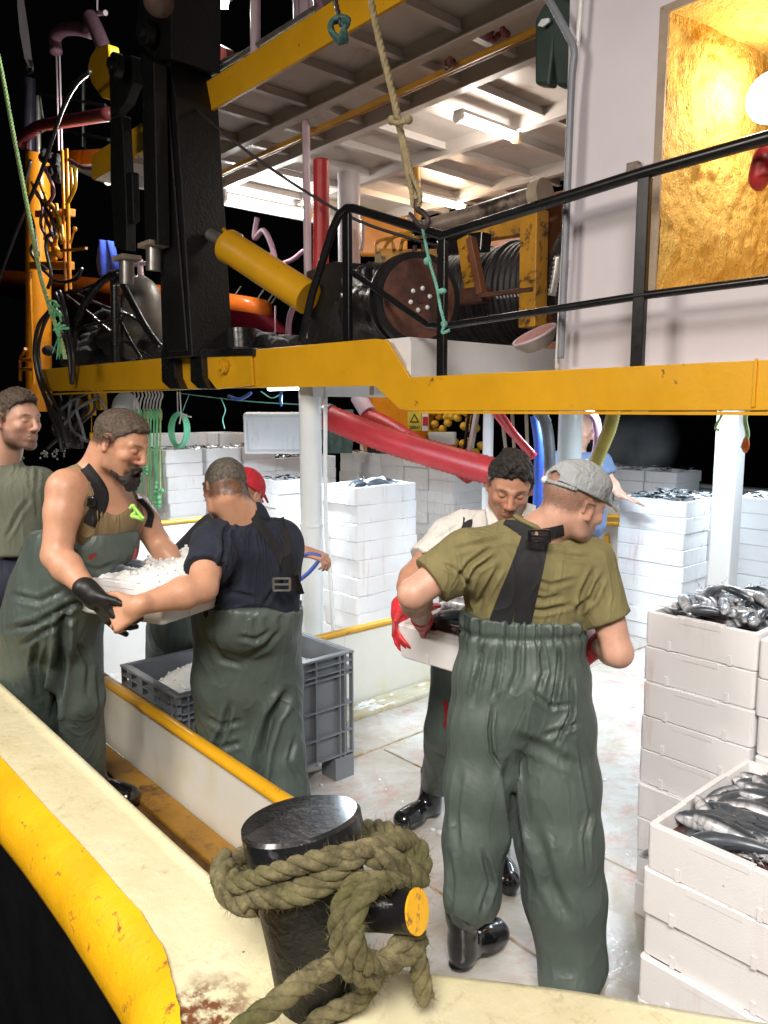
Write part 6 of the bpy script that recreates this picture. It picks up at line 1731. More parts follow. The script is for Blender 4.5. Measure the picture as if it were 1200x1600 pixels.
def boot(parent, heel, toe, name='boot', h=.16, s=1.0):
    heel = NPV(heel); toe = NPV(toe); z = np.array([0, 0, 1.]); f = toe - heel; f[2] = 0; f = f / np.linalg.norm(f); r = np.cross(f, z)
    lo, hi = bounds([heel, toe], .12); hi[2] = heel[2] + h + .10; F = SDF(lo, hi, .006); L = .30 * s
    P = lambda y, x, zz: heel + f * y + r * x + z * zz
    F.cone(P(.05, 0, .11), P(.04, 0, h + .05), .050, .058, .02); F.cone(P(.045, 0, .045), P(.05, 0, .11), .042, .048, .02)
    F.cone(P(.05, 0, .06), P(.17, 0, .050), .046, .040, .03); F.cone(P(.17, -.012, .040), P(.225, -.010, .040), .038, .040, .03); F.cone(P(.17, .015, .040), P(.225, .012, .038), .036, .038, .03)
    F.cone(P(.16, 0, .055), P(.22, 0, .045), .036, .034, .03)
    F.cutplane(P(0, 0, .004), (0, 0, -1))
    A = np.stack([f, r, z], 1); 
    F.ell(P(.045, 0, .016), (.052, .043, .018), A, .004); F.ell(P(.185, 0, .016), (.088, .053, .018), A, .006); F.cutplane(P(0, 0, .001), (0, 0, -1))
    Vv, Q = F.mesh(); N = vnormals(Vv, Q); Vv = Vv + N * (vnoise(Vv, 22, 3) * .0018)[:, None]
    return finish(name, Vv, Q, M['boot'], parent)
def ribbon(name, pts, width, mat, parent, nrm, th=.004, taper=None):
    """webbing strap lying along pts; nrm = outward direction per point or one"""
    P = resample(smooth_path(pts, 8), .02); m = MB(); vs = []; n = len(P)
    for i, p in enumerate(P):
        t = (P[min(i + 1, n - 1)] - P[max(i - 1, 0)]).normalized(); o = Vector(nrm if not callable(nrm) else nrm(i / (n - 1))); s_ = t.cross(o).normalized(); o = s_.cross(t).normalized()
        w = width if taper is None else width + (taper - width) * i / (n - 1)
        for a, b in ((-1, 0), (1, 0), (1, 1), (-1, 1)): vs.append(p + s_ * (a * w / 2) + o * (b * th))
    fs = [(0, 1, 2, 3), tuple((n - 1) * 4 + k for k in (3, 2, 1, 0))]
    for i in range(n - 1):
        for k in range(4): fs.append((i * 4 + k, i * 4 + (k + 1) % 4, (i + 1) * 4 + (k + 1) % 4, (i + 1) * 4 + k))
    m.add(vs, fs); return m.build(name, mat, parent, smooth=50)
def project_ribbon(name, pts, width, mat, parent, target, toward, th=.005, lift=.002, taper=None, dense=10):
    """strap laid on a garment: each point is dropped onto the garment mesh along 'toward' """
    from mathutils.bvhtree import BVHTree
    vs_, ps_ = [], []
    for tg in (target if isinstance(target, (list, tuple)) else [target]):
        L = parent_origin(tg.parent); k0 = len(vs_); vs_ += [v.co + L for v in tg.data.vertices]; ps_ += [tuple(i + k0 for i in p.vertices) for p in tg.data.polygons]
    bv = BVHTree.FromPolygons(vs_, ps_)
    P = resample(smooth_path(pts, dense), .018); td = Vector(toward).normalized(); n = len(P)
    def drop(p):
        hit = bv.ray_cast(p - td * .5, td)
        if hit[0] is None: return None, None
        return hit[0], hit[1]
    rows = []
    for i, p in enumerate(P):
        t = (P[min(i + 1, n - 1)] - P[max(i - 1, 0)]).normalized(); s_ = t.cross(td).normalized(); w = width if taper is None else width + (taper - width) * i / (n - 1)
        row = []
        for a in (-.5, -.25, 0, .25, .5):
            h, nn = drop(p + s_ * (a * w))
            row.append(h if h is not None else None)
        ok = [r for r in row if r is not None]
        if not ok: continue
        mid = row[2] or ok[0]
        base = [((r if r is not None and (r - mid).length < w else mid + s_ * (a * w))) for r, a in zip(row, (-.5, -.25, 0, .25, .5))]
        rows.append(base)
    if len(rows) < 2: return None
    # soften
    for _ in range(3): rows = [rows[0]] + [[(rows[i - 1][k] + rows[i][k] * 2 + rows[i + 1][k]) / 4 for k in range(5)] for i in range(1, len(rows) - 1)] + [rows[-1]]
    m = MB(); vs = []; K = 5
    for b in rows:
        for q in b: vs.append(q - td * (lift + th))
        for q in reversed(b): vs.append(q + td * .010)
    fs = []
    for i in range(len(rows) - 1):
        for k in range(10): fs.append((i * 10 + k, i * 10 + (k + 1) % 10, (i + 1) * 10 + (k + 1) % 10, (i + 1) * 10 + k))
    fs += [tuple(range(10)), tuple((len(rows) - 1) * 10 + k for k in range(10))]
    m.add(vs, fs); return m.build(name, mat, parent, smooth=50)
def person(label, loc, group=None): return thing('person', label, 'person', loc, group)
def cloth_noise(Vv, Q, amp=.004, sc=(9, 9, 4), seed=1):
    N = vnormals(Vv, Q); return Vv + N * (vnoise(Vv, sc, seed) * amp + vnoise(Vv, np.array(sc) * 2.1, seed + 5) * amp * .45)[:, None]
A3 = lambda x, y, d: NPV(at(x, y, d=d))
M['hair_p1'] = mat_hair('light_brown_cropped_hair', (.060, .040, .028), (.155, .112, .080))
Rr, Ff, Zz = NPV(RT), NPV(FH), np.array([0, 0, 1.])
def D3(r, u, a): v = Rr * r + Zz * u + Ff * a; return v / np.linalg.norm(v)
def sdf_for(pts, m, h, fine=()): lo, hi = bounds(pts, m); return SDF(lo, hi, h, fine)
def fineband(c, r, h): c = NPV(c); return (c - r, c + r, h)
def eye_parts(h, s, parent):
    for q in (-1, 1):
        pass

# ------------------------------------------------------------ cap man (back view, right foreground)
def cap_man():
    p = person('man in olive t-shirt, green bib overalls and grey cap seen from behind', at(800, 1520, Z=0))
    h = Frame(A3(898, 787, 2.40), D3(.84, -.30, .44), D3(.30, .93, .05))
    nb = A3(838, 835, 2.44)
    shL, elL, wrL = A3(728, 868, 2.40), A3(646, 928, 2.36), A3(660, 968, 2.66)
    shR, elR, wrR = A3(925, 878, 2.46), A3(966, 1020, 2.42), A3(936, 1008, 2.60)
    hips = A3(815, 1090, 2.50)
    footL = NPV(at(716, 1512, Z=0)); toeL = NPV(at(806, 1450, Z=0))
    footR = NPV(at(888, 1583, Z=0)); toeR = footR + D3(.5, 0, .8) * .28
    kL, kR = A3(745, 1290, 2.47), A3(868, 1310, 2.50)
    aL = footL + D3(.3, 0, .3) * .05 + Zz * .15; aR = footR + Zz * .15
    # body
    F = sdf_for([h.o, shL, elL, wrL, shR, elR, wrR, hips, aL, aR], .16, .0085, [fineband(h.o, .16, .0029)])
    F.cone(A3(790, 900, 2.47), A3(795, 1000, 2.50), .095, .085, .04); F.cone(A3(855, 900, 2.47), A3(848, 1000, 2.50), .095, .085, .04)
    F.cone(shL, shR, .055, .055, .04); T0 = len(F.log); F.cone(A3(795, 1000, 2.50), kL, .10, .06, .03); F.cone(A3(848, 1000, 2.50), kR, .10, .06, .03); F.cone(kL, aL, .050, .035, .03); F.cone(kR, aR + Ff * .03, .050, .035, .03)
    T1 = len(F.log); arm_prims(F, shL, elL, wrL, .056, .046, .030, fat=1.0); T2 = len(F.log); arm_prims(F, shR, elR, wrR, .056, .044, .030, fat=1.0)
    hand_prims(F, wrL, wrL - elL, D3(.5, -.3, .4), -1, .85); hand_prims(F, wrR, D3(-.30, -.60, .55), D3(-.75, -.1, .3), 1, .85)
    TOR, LEG, SHO = F.log[:T0], F.log[T0:T1], [F.log[T1], F.log[T2]]
    head_prims(F, h, 1.0, nb, .060)
    # neck tendons
    F.cone(h.p(0, -.06, -.05), A3(852, 838, 2.42), .040, .050, .03)
    Vv, Q = F.mesh(); capbody = finish('body', Vv, Q, SKIN['c'], p, head_tone(Vv, h, 1, beard=.42, scalp=.72, hairline=0))
    # shirt
    sh = sdf_for([shL, elL, shR, elR, hips, nb], .16, .006)
    for x, r0, r1 in ((778, .118, .100), (822, .122, .100), (868, .118, .095)):
        sh.cone(A3(x, 893, 2.47), A3(x + (800 - x) * .05, 985, 2.49), r0, r1, .05)
    sh.cone(A3(755, 880, 2.44), A3(900, 882, 2.48), .098, .092, .05)
    sh.cone(A3(800, 850, 2.45), A3(872, 852, 2.47), .075, .070, .05)
    sh.cone(nb + Zz * .012, A3(838, 858, 2.45), .066, .085, .03)
    sl = shL + (elL - shL) * .62; sh.cone(A3(752, 872, 2.42), sl, .088, .074, .04)
    sr = shR + (elR - shR) * .62; sh.cone(A3(912, 880, 2.46), sr, .082, .076, .04)
    SL = list(sh.log); sh.replay(TOR + SHO, .008); sh.cone(shL, sl, .080, .072, .03)
    d = elL - shL; sh.cutplane(sl + d / np.linalg.norm(d) * .01, d, sl - .13, sl + .13); d = elR - shR; sh.cutplane(sr + d / np.linalg.norm(d) * .01, d + Rr * .05, sr - .13, sr + .13)
    sh.cutplane(nb + Zz * .034, D3(.22, .96, .1), nb - .1, nb + .14)
    sh.cutplane(A3(815, 1000, 2.4), -Zz)
    Vv, Q = sh.mesh(); Vv = relax(Vv, Q, 1); Vv = cloth_noise(Vv, Q, .0045, (10, 10, 5), 3); N = vnormals(Vv, Q)
    f = lambda *pp: [A3(x, y, 2.33) for x, y in pp]
    for pts, w, dp in ((f((700, 862), (745, 850), (790, 842)), .016, .006), (f((716, 905), (735, 880), (770, 855)), .014, .009), (f((722, 930), (745, 890), (775, 870)), .014, .008), (f((745, 950), (765, 915), (782, 885)), .016, .009),
                       (f((905, 960), (912, 925), (930, 890)), .018, .014), (f((880, 930), (850, 938), (815, 930)), .015, .006), (f((900, 905), (860, 915), (830, 905)), .014, .005), (f((895, 945), (850, 955), (800, 952)), .014, .007),
                       (f((940, 900), (925, 935), (900, 955)), .018, .012), (f((735, 910), (728, 935), (732, 955)), .016, .012), (f((860, 862), (890, 870), (920, 872)), .014, .006), (f((790, 850), (820, 862), (850, 858)), .012, .005), (f((690, 880), (715, 892), (735, 915)), .012, .008)):
        Vv = crease(Vv, N, pts, w, dp * 1.1, .6)
    shirt = finish('shirt', Vv, Q, M['olive'], p)
    # collar ribbing
    m = MB(); ring = [nb + Zz * .028 + (D3(1, -.42, 0) * math.cos(a) + Ff * math.sin(a)) * .072 for a in [i / 24 * 2 * PI for i in range(25)]]; m.tube(ring, .008, 8, cap=False); m.build('collar', M['olive'], p, smooth='all')
    # overalls
    ov = sdf_for([A3(760, 960, 2.5), A3(880, 960, 2.5), kL, kR, aL, aR, hips], .21, .006)
    cL = [(770, 962, 2.485, .088), (768, 995, 2.485, .090), (762, 1060, 2.495, .108), (757, 1130, 2.495, .118), (747, 1220, 2.48, .108), (741, 1310, 2.47, .096), (738, 1400, 2.47, .086)]
    cM = [(815, 962, 2.475, .10), (815, 1000, 2.475, .10), (815, 1060, 2.475, .115), (812, 1110, 2.475, .115)]
    cR = [(858, 966, 2.485, .092), (860, 995, 2.485, .093), (866, 1060, 2.495, .110), (869, 1130, 2.495, .120), (871, 1220, 2.50, .128), (872, 1310, 2.50, .132), (881, 1400, 2.50, .126), (893, 1500, 2.50, .112)]
    for L_ in (cL, cM, cR):
        for a, b in zip(L_[:-1], L_[1:]): ov.cone(A3(*a[:3]), A3(*b[:3]), a[3], b[3], .035 if L_ is not cM else .05)
    ov.cone(A3(738, 1400, 2.47), footL + D3(.3, 0, .4) * .06 + Zz * .19, .086, .079, .02)
    ov.cone(A3(893, 1500, 2.50), footR + Zz * .10 + Ff * .02, .112, .10, .02)
    ov.replay(TOR + SL[:3], .010, .03); ov.replay(LEG[:2], .014)
    ov.cutplane(footL + Zz * .165, D3(.1, -1, .1), footL - .25, footL + np.array([.16, .16, .3]))
    ov.cutplane(A3(770, 962, 2.485) + Zz * .012, D3(.06, 1, .0))
    Vv, Q = ov.mesh(); Vv = relax(Vv, Q, 2); N = vnormals(Vv, Q)
    # gathered waist: vertical pleats fading downwards, elastic channel
    z0 = float(A3(815, 962, 2.4)[2]); zz = Vv[:, 2]; side = (Vv - hips) @ Rr; dep = (Vv - hips) @ Ff
    ang = np.arctan2(side, dep + .02); dz = z0 - zz
    pl = np.sin(ang * 21 + 1.6 * vnoise(Vv, 8, 4)) * .5 + .5 * np.sin(ang * 34 + 2 * vnoise(Vv, 6, 8))
    rim = np.clip((dz - .004) / .012, 0, 1)
    amp = .0034 * np.exp(-((dz - .02) / .045) ** 2) + .0062 * np.exp(-np.clip(dz - .06, 0, 9) / .085) * (dz > .0)
    Vv = Vv + N * (pl * amp - .009 * np.exp(-((dz - .066) / .012) ** 2))[:, None] * rim[:, None]
    Vv = Vv + N * (vnoise(Vv, (7, 7, 3), 9) * .008 * np.clip((dz - .1) * 4, 0, 1))[:, None]
    N = vnormals(Vv, Q); g = lambda *pp: [A3(x, y, 2.37) for x, y in pp]
    for pts, w, dp in ((g((770, 1105), (765, 1140), (768, 1175), (783, 1200)), .011, .014), (g((752, 1010), (748, 1050), (738, 1100)), .016, .010), (g((782, 1010), (778, 1050), (770, 1090)), .014, .012), (g((760, 1000), (752, 1040), (743, 1070)), .014, .010), (g((810, 1005), (808, 1050), (795, 1085)), .016, .010),
                       (g((875, 1010), (872, 1060), (862, 1110)), .014, .014), (g((893, 1060), (893, 1115), (868, 1165)), .013, .016), (g((830, 1080), (860, 1105), (893, 1100)), .014, .007), (g((850, 1150), (880, 1140), (905, 1130)), .016, .008), (g((845, 1010), (850, 1050), (838, 1090)), .014, .010),
                       (g((793, 1195), (800, 1260), (812, 1340)), .030, .026), (g((905, 1160), (915, 1220), (925, 1280)), .012, .007), (g((925, 1265), (915, 1310), (918, 1360)), .014, .010), (g((800, 1150), (850, 1170), (905, 1200)), .03, .006),
                       (g((700, 1330), (706, 1380), (702, 1440)), .016, .010), (g((755, 1330), (768, 1380), (752, 1430)), .016, .013), (g((720, 1200), (712, 1270), (715, 1330)), .02, .008), (g((835, 1290), (860, 1380), (890, 1440)), .035, .012), (g((720, 1440), (740, 1452), (768, 1445)), .012, .008)):
        Vv = crease(Vv, N, pts, w, dp, .55)
    ovr = finish('overalls', Vv, Q, M['pvc'], p)
    # side seam
    m = MB(); m.tube([V(*q) for q in [A3(925, 1230, 2.42), A3(932, 1330, 2.42), A3(936, 1430, 2.42)]], .0025, 6)
    m.build('seam', M['pvc'], p)
    boot(p, footL - D3(.5, 0, .5) * .03, toeL); boot(p, footR, toeR)
    # braces: two straps from shoulders to the buckle, one wide pair down the back
    bk = (843, 838)
    for pts, w, tp in (([(800, 812), (818, 824), (838, 838)], .036, .04), ([(886, 829), (868, 834), (848, 838)], .036, .04), ([(838, 838), (822, 875), (805, 920), (786, 985)], .056, .066), ([(852, 840), (842, 880), (832, 925), (822, 985)], .050, .056)):
        project_ribbon('strap', [at(x, y, d=2.3) for x, y in pts], w, M['strap'], p, [shirt, capbody], FWD, taper=tp)
    m = MB(); q = at(*bk, d=2.305); bb = [(-.030, -.018), (.030, -.018), (.030, .018), (-.030, .018)]
    for a, b in zip(bb, bb[1:] + bb[:1]): m.bar(q + RT * a[0] + ZU * a[1], q + RT * b[0] + ZU * b[1], .007, .006)
    m.bar(q - RT * .03, q + RT * .03, .006, .006); m.build('buckle', M['black'], p)
    # gloves
    for w, d_, n_, s_ in ((wrR, D3(-.30, -.60, .55), D3(-.75, -.1, .3), 1), (wrL, wrL - elL, D3(.5, -.3, .4), -1)):
        G_ = sdf_for([w, w + d_ * .1], .16, .0034); G_.cone(w - d_ / np.linalg.norm(d_) * .035, w + d_ / np.linalg.norm(d_) * .02, .038, .034, .02); hand_prims(G_, w, d_, n_, s_, 1.08, r0=.0105, curl=(.25, .3, .35, .4))
        Vg, Qg = G_.mesh(); finish('glove', Vg, Qg, M['redglove'], p)
    m = MB(); m.tube(smooth_path([V(*(wrR + D3(.4, .3, -.6) * .03)) + V(*(D3(1, .3, 0) * t)) for t in (0, .02, .04, .055)], 3), [.010] * 10, 8); m.build('glove_cuff', M['redglove'], p, smooth='all')
    # cap
    A = h.A; c = SDF(h.o - .22, h.o + .24, .0042)
    c.ell(h.p(0, -.016, .040), (.089, .110, .093), A, 0); c.ell(h.p(0, .01, .075), (.078, .09, .060), A, .02)
    c.cutplane(h.p(0, 0, .036), A @ np.array([0, -.10, -1])); 
    inner = SDF(h.o - .22, h.o + .24, .0042); 
    c.ell(h.p(0, -.105, .055), (.030, .03, .020), A, .003, True)
    for i in range(7):   # peak
        t = i / 6 * 2 - 1; c.cone(h.p(t * .055, .085 - abs(t) * .02, .046), h.p(t * .062, .150 - t * t * .035, .030 - t * t * .012), .0065, .005, .010)
    Vv, Q = c.mesh(); N = vnormals(Vv, Q); q = h.loc(Vv)
    an = np.arctan2(q[:, 0], q[:, 1]); seam = sum(np.exp(-((((an - b + PI) % (2 * PI)) - PI) / .02) ** 2) for b in (0, PI / 3, 2 * PI / 3, PI, -PI / 3, -2 * PI / 3)) * (q[:, 2] > .05)
    Vv = Vv + N * (vnoise(Vv, 26, 5) * .0035 + vnoise(Vv, 60, 7) * .001 - seam * .0022)[:, None]
    cap = finish('cap', Vv, Q, M['capgrey'], p)
    m = MB(); m.tube([V(*h.p(math.sin(a) * .083, -.016 - math.cos(a) * .104, .040)) for a in [(-1.0 + 2.0 * i / 14) for i in range(15)]], .006, 8); m.build('cap_strap', M['capgrey'], cap, smooth='all')
    m = MB(); m.sphere(h.p(-.03, -.118, .04), .012, 9, 6); m.sphere(h.p(0, -.01, .136), .007, 8, 5); m.build('cap_button', M['white_shirt'], cap, smooth='all')
    return p
cap_man()

# ------------------------------------------------------------ white shirt man (faces us)
def white_shirt_man():
    p = person('dark haired man in white polo shirt looking down at the crate of fish', at(700, 1310, Z=0))
    h = Frame(A3(797, 758, 2.98), D3(-.10, -.44, -.88), D3(.06, .89, -.42))
    nb = A3(798, 835, 3.12)
    shA, elA, wrA = A3(702, 838, 3.12), A3(643, 902, 3.02), A3(634, 952, 2.90)
    shB, elB, wrB = A3(862, 838, 3.15), A3(880, 940, 3.0), A3(800, 985, 2.9)
    hips = A3(755, 1035, 3.25); fA = NPV(at(678, 1272, Z=0)); tA = NPV(at(636, 1292, Z=0)); fB = NPV(at(775, 1352, Z=0)); tB = NPV(at(790, 1385, Z=0))
    F = sdf_for([h.o, shA, elA, wrA, shB, elB, wrB, hips, fA, fB], .16, .0090, [fineband(h.o, .16, .0029)])
    F.cone(A3(770, 880, 3.18), hips, .12, .11, .05); F.cone(shA, shB, .06, .06, .05); TOR = list(F.log); F.cone(hips, fA + Zz * .15, .10, .05, .03); F.cone(hips, fB + Zz * .15, .10, .05, .03)
    arm_prims(F, shA, elA, wrA, .056, .046, .030); SHO = [F.log[-3 - 0]]; arm_prims(F, shB, elB, wrB, .056, .044, .030); hand_prims(F, wrA + D3(-1, 0, 0) * .03, D3(-.05, -.62, -.55), D3(.8, .1, .3), 1, .8, curl=(.35, .4, .45, .3), thumb=-.5); head_prims(F, h, 1.02, nb, .062)
    Vv, Q = F.mesh(); finish('body', Vv, Q, SKIN['b'], p, head_tone(Vv, h, 1.02, beard=.40, goat=.72, scalp=.85, hairline=0))
    hair_mesh('hair', h, 1.02, p, M['hair_dark'], .006, .030, .066, seed=4, amp=.009, asc=48, fade_=.026)
    sh = sdf_for([shA, elA, shB, elB, hips, nb], .17, .008)
    for x in (735, 780, 825): sh.cone(A3(x, 875, 3.17), A3(x * .6 + 765 * .4, 1010, 3.22), .115, .115, .05)
    sh.cone(A3(728, 826, 3.13), A3(850, 830, 3.17), .084, .080, .05); sh.cone(nb - Zz * .0, A3(795, 860, 3.15), .075, .09, .03)
    sl = shA + (elA - shA) * .62; sh.cone(A3(722, 850, 3.13), sl, .085, .075, .04); sr = shB + (elB - shB) * .6; sh.cone(A3(845, 842, 3.15), sr, .085, .075, .04)
    sh.replay(TOR, .010); sh.cone(shA, sl, .078, .072, .03); sh.cone(shB, sr, .078, .072, .03)
    sh.cutplane(sl + (elA - shA) * .03, (elA - shA), sl - .14, sl + .14); sh.cutplane(sr, (elB - shB), sr - .14, sr + .14)
    sh.cutplane(A3(798, 800, 2.99), D3(0, .9, -.45), A3(798, 800, 3.0) - .10, A3(798, 800, 3.0) + .16)
    Vv, Q = sh.mesh(); Vv = relax(Vv, Q, 1); Vv = cloth_noise(Vv, Q, .006, (11, 11, 6), 8); N = vnormals(Vv, Q); f = lambda *pp: [A3(x, y, 3.02) for x, y in pp]
    for pts, w, dp in ((f((690, 850), (715, 865), (735, 895)), .016, .010), (f((700, 870), (712, 840), (735, 815)), .016, .009), (f((655, 870), (680, 862), (700, 868)), .012, .008), (f((720, 890), (738, 860), (742, 830)), .014, .010), (f((670, 850), (695, 835), (720, 820)), .014, .007)): Vv = crease(Vv, N, pts, w, dp, .6)
    shirt = finish('shirt', Vv, Q, M['white_shirt'], p)
    # polo collar
    m = MB()
    for s_ in (-1, 1):
        a = A3(798 + s_ * 40, 790, 3.06); b = A3(798 + s_ * 34, 830, 2.98); c = A3(798 + s_ * 12, 822, 2.96); d = A3(798 + s_ * 25, 785, 3.02)
        m.prism([V(*a), V(*b), V(*c), V(*d)], FWD * .008)
    m.build('collar', M['white_shirt'], p, bevel=.003)
    for pts in ([(746, 772), (742, 800), (738, 830), (722, 850)], [(832, 785), (835, 800), (838, 815)]): project_ribbon('strap', [at(x, y, d=2.85) for x, y in pts], .038, M['strap'], p, shirt, FWD)
    m = MB(); m.box(at(723, 848, d=3.0), (.05, .02, .03)); m.build('buckle', M['black'], p, bevel=.004)
    ov = sdf_for([A3(700, 930, 3.2), A3(850, 930, 3.2), fA, fB, hips], .2, .009)
    ov.cone(A3(745, 930, 3.22), A3(735, 1040, 3.27), .15, .15, .05); ov.cone(A3(800, 935, 3.22), A3(790, 1040, 3.27), .14, .14, .05)
    kA = A3(700, 1140, 3.32); ov.cone(A3(722, 1045, 3.28), kA, .125, .105, .04); ov.cone(kA, fA + Zz * .14 + D3(.2, 0, 0) * .03, .105, .088, .02)
    kB = A3(785, 1190, 3.10); ov.cone(A3(795, 1050, 3.25), kB, .13, .105, .04); ov.cone(kB, fB + Zz * .14 + Ff * .04, .105, .085, .02)
    ov.cutplane(fA + Zz * .13, -Zz, fA - .3, fA + np.array([.3, .3, .5])); ov.cutplane(fB + Zz * .13, -Zz, fB - .3, fB + np.array([.3, .3, .5])); ov.cutplane(A3(770, 900, 3.1), Zz)
    Vv, Q = ov.mesh(); Vv = relax(Vv, Q, 2); Vv = cloth_noise(Vv, Q, .009, (8, 8, 4), 12); ovo = finish('overalls', Vv, Q, M['pvc'], p)
    # red printed mark on the thigh
    for pts in ([(699, 1104), (700, 1118), (703, 1132), (704, 1142)], [(708, 1128), (704, 1138), (690, 1150), (668, 1162)]):
        project_ribbon('print', [at(x, y, d=3.1) for x, y in pts], .018, simple('red_print', (.30, .012, .018), .5), p, ovo, FWD, th=.0008, lift=.0008, taper=.030)
    boot(p, fA + D3(.3, 0, .3) * .03, tA); boot(p, fB - D3(0, 0, -1) * .05, tB)
    G_ = sdf_for([wrA], .17, .0042); d_ = D3(-.05, -.62, -.55); G_.cone(wrA + Zz * .03, wrA - Zz * .02, .038, .034, .02); hand_prims(G_, wrA + D3(-1, 0, 0) * .03, d_, D3(.8, .1, .3), 1, 1.0, r0=.0105, curl=(.35, .4, .45, .3), thumb=-.5, spread=.08); Vg, Qg = G_.mesh(); finish('glove', Vg, Qg, M['redglove'], p)
    return p
white_shirt_man()

# ------------------------------------------------------------ bearded man in tank top (left)
def bearded_man():
    p = person('bearded man in tan tank top and green overalls carrying the ice crate', at(110, 1300, Z=.28))
    h = Frame(A3(190, 692, 2.72), D3(.86, -.42, -.26), D3(.36, .93, -.03))
    nb = A3(152, 760, 2.80)
    shN, elN, wrN = A3(103, 765, 2.66), A3(88, 868, 2.62), A3(143, 928, 2.53)
    shF, elF, wrF = A3(212, 795, 2.98), A3(248, 850, 3.02), A3(285, 900, 2.95)
    hips = A3(78, 975, 2.92)
    fN = NPV(V(-3.32, 1.05, .28)); fF = NPV(at(132, 1245, Z=.28))
    F = sdf_for([h.o, shN, elN, wrN, shF, elF, wrF, hips, fN, fF], .17, .0085, [fineband(h.o, .16, .0029)])
    F.cone(A3(150, 805, 2.86), A3(100, 940, 2.92), .118, .120, .06); F.cone(A3(132, 792, 2.78), A3(192, 805, 2.93), .090, .080, .06)
    F.cone(A3(108, 758, 2.70), A3(155, 738, 2.82), .050, .058, .05); F.cone(A3(110, 780, 2.68), A3(160, 760, 2.8), .060, .065, .05); F.cone(A3(205, 800, 2.95), A3(165, 765, 2.82), .055, .06, .05)
    F.cone(nb, A3(165, 800, 2.84), .060, .095, .05)
    TOR = list(F.log); F.ell(shN, (.057, .058, .066), None, .04); arm_prims(F, shN, elN, wrN, .056, .046, .030, fat=1.03); arm_prims(F, shF, elF, wrF, .054, .043, .028, fat=1.02)
    hand_prims(F, wrN, D3(.55, -.78, .05), D3(.55, .3, .75), 1, .86, curl=(.45, .55, .35, .15), thumb=.4, spread=.06); hand_prims(F, wrF, wrF - elF, D3(0, -1, 0), 1)
    head_prims(F, h, 0.95, nb, .060, jaw=1.1); F.cone(h.p(0, -.06, -.05), A3(140, 765, 2.80), .045, .06, .03)
    Vv, Q = F.mesh(); body = finish('body', Vv, Q, SKIN['a'], p, head_tone(Vv, h, 0.95, beard=.45, goat=1.0, scalp=.95, hairline=-.004))
    hair_mesh('hair', h, 0.95, p, M['hair_p1'], .0035, .003, .066, seed=6, amp=.0014, asc=110, cut=.006, fade_=.022)
    # chin beard
    B = SDF(h.o - .18, h.o + .18, .0042)
    B.cone(h.p(-.022, .090, -.105), h.p(.022, .090, -.105), .020, .020, .0); B.ell(h.p(0, .098, -.118), (.027, .020, .024), h.A, .01); B.cone(h.p(-.026, .096, -.058), h.p(-.004, .104, -.052), .0055, .006, .004); B.cone(h.p(.026, .096, -.058), h.p(.004, .104, -.052), .0055, .006, .004)
    for q in (-1, 1): B.cone(h.p(q * .028, .093, -.062), h.p(q * .024, .090, -.095), .006, .010, .008); B.cone(h.p(q * .022, .085, -.112), h.p(q * .050, .035, -.092), .013, .007, .01)
    Vv, Q = B.mesh(); N = vnormals(Vv, Q); Vv = Vv + N * (vnoise(Vv, 110, 2) * .0035)[:, None]; finish('beard', Vv, Q, M['hair_dark'], p)
    # tank top
    T = sdf_for([nb, hips, shF, shN], .17, .008); T.cone(A3(150, 805, 2.86), A3(112, 920, 2.92), .145, .145, .05); T.cone(A3(135, 795, 2.78), A3(190, 808, 2.93), .102, .090, .05); T.cone(A3(118, 772, 2.70), A3(152, 757, 2.78), .060, .060, .03); T.cone(A3(200, 800, 2.93), A3(172, 770, 2.83), .058, .052, .03)
    T.replay(TOR, .007)
    T.cone(nb + D3(.5, .3, -.3) * .03, A3(195, 790, 2.70), .066, .062, .02, True)
    T.cone(shN + D3(-.7, .1, -.7) * .075, shN + D3(-.3, -1, -.5) * .13, .085, .080, .01, True); T.cone(shF + D3(.4, .3, -.2) * .04, shF + D3(.3, -1, -.2) * .08, .07, .07, .01, True); T.cutplane(A3(100, 925, 2.9), -Zz)
    Vv, Q = T.mesh(); Vv = relax(Vv, Q, 1); Vv = cloth_noise(Vv, Q, .004, (14, 14, 6), 3); N = vnormals(Vv, Q)
    for x in (150, 156, 163): Vv = crease(Vv, N, [A3(x - 8, 745, 2.68), A3(x, 790, 2.68), A3(x - 2, 830, 2.7)], .009, .006, .8)
    tank = finish('tank_top', Vv, Q, M['tanktop'], p)
    # overalls with bib
    O = sdf_for([A3(60, 800, 2.8), A3(200, 800, 2.9), hips, fN, fF], .22, .009)
    O.cone(A3(150, 850, 2.87), A3(95, 960, 2.93), .158, .165, .05); O.cone(A3(100, 850, 2.88), A3(70, 960, 3.02), .135, .160, .06); O.cone(A3(178, 825, 2.90), A3(150, 860, 2.90), .075, .10, .05)
    kN = A3(48, 1110, 3.14); O.cone(A3(64, 985, 3.02), kN, .150, .118, .03); O.cone(kN, fN + Zz * .15, .118, .100, .02)
    kF = A3(127, 1090, 3.02); O.cone(A3(112, 990, 2.98), kF, .120, .090, .03); O.cone(kF, fF + Zz * .0, .090, .086, .02)
    O.replay(TOR[:1], .022)
    # bib upper edge: dips in the middle, cut
    O.cutplane(A3(165, 832, 2.7), D3(-.02, 1, .10)); 
    O.cone(A3(120, 830, 2.74), A3(100, 795, 2.72), .05, .04, .02, True)
    Vv, Q = O.mesh(); Vv = relax(Vv, Q, 2); Vv = cloth_noise(Vv, Q, .014, (6, 6, 3), 22); N = vnormals(Vv, Q); f = lambda *pp: [A3(x, y, 2.72) for x, y in pp]
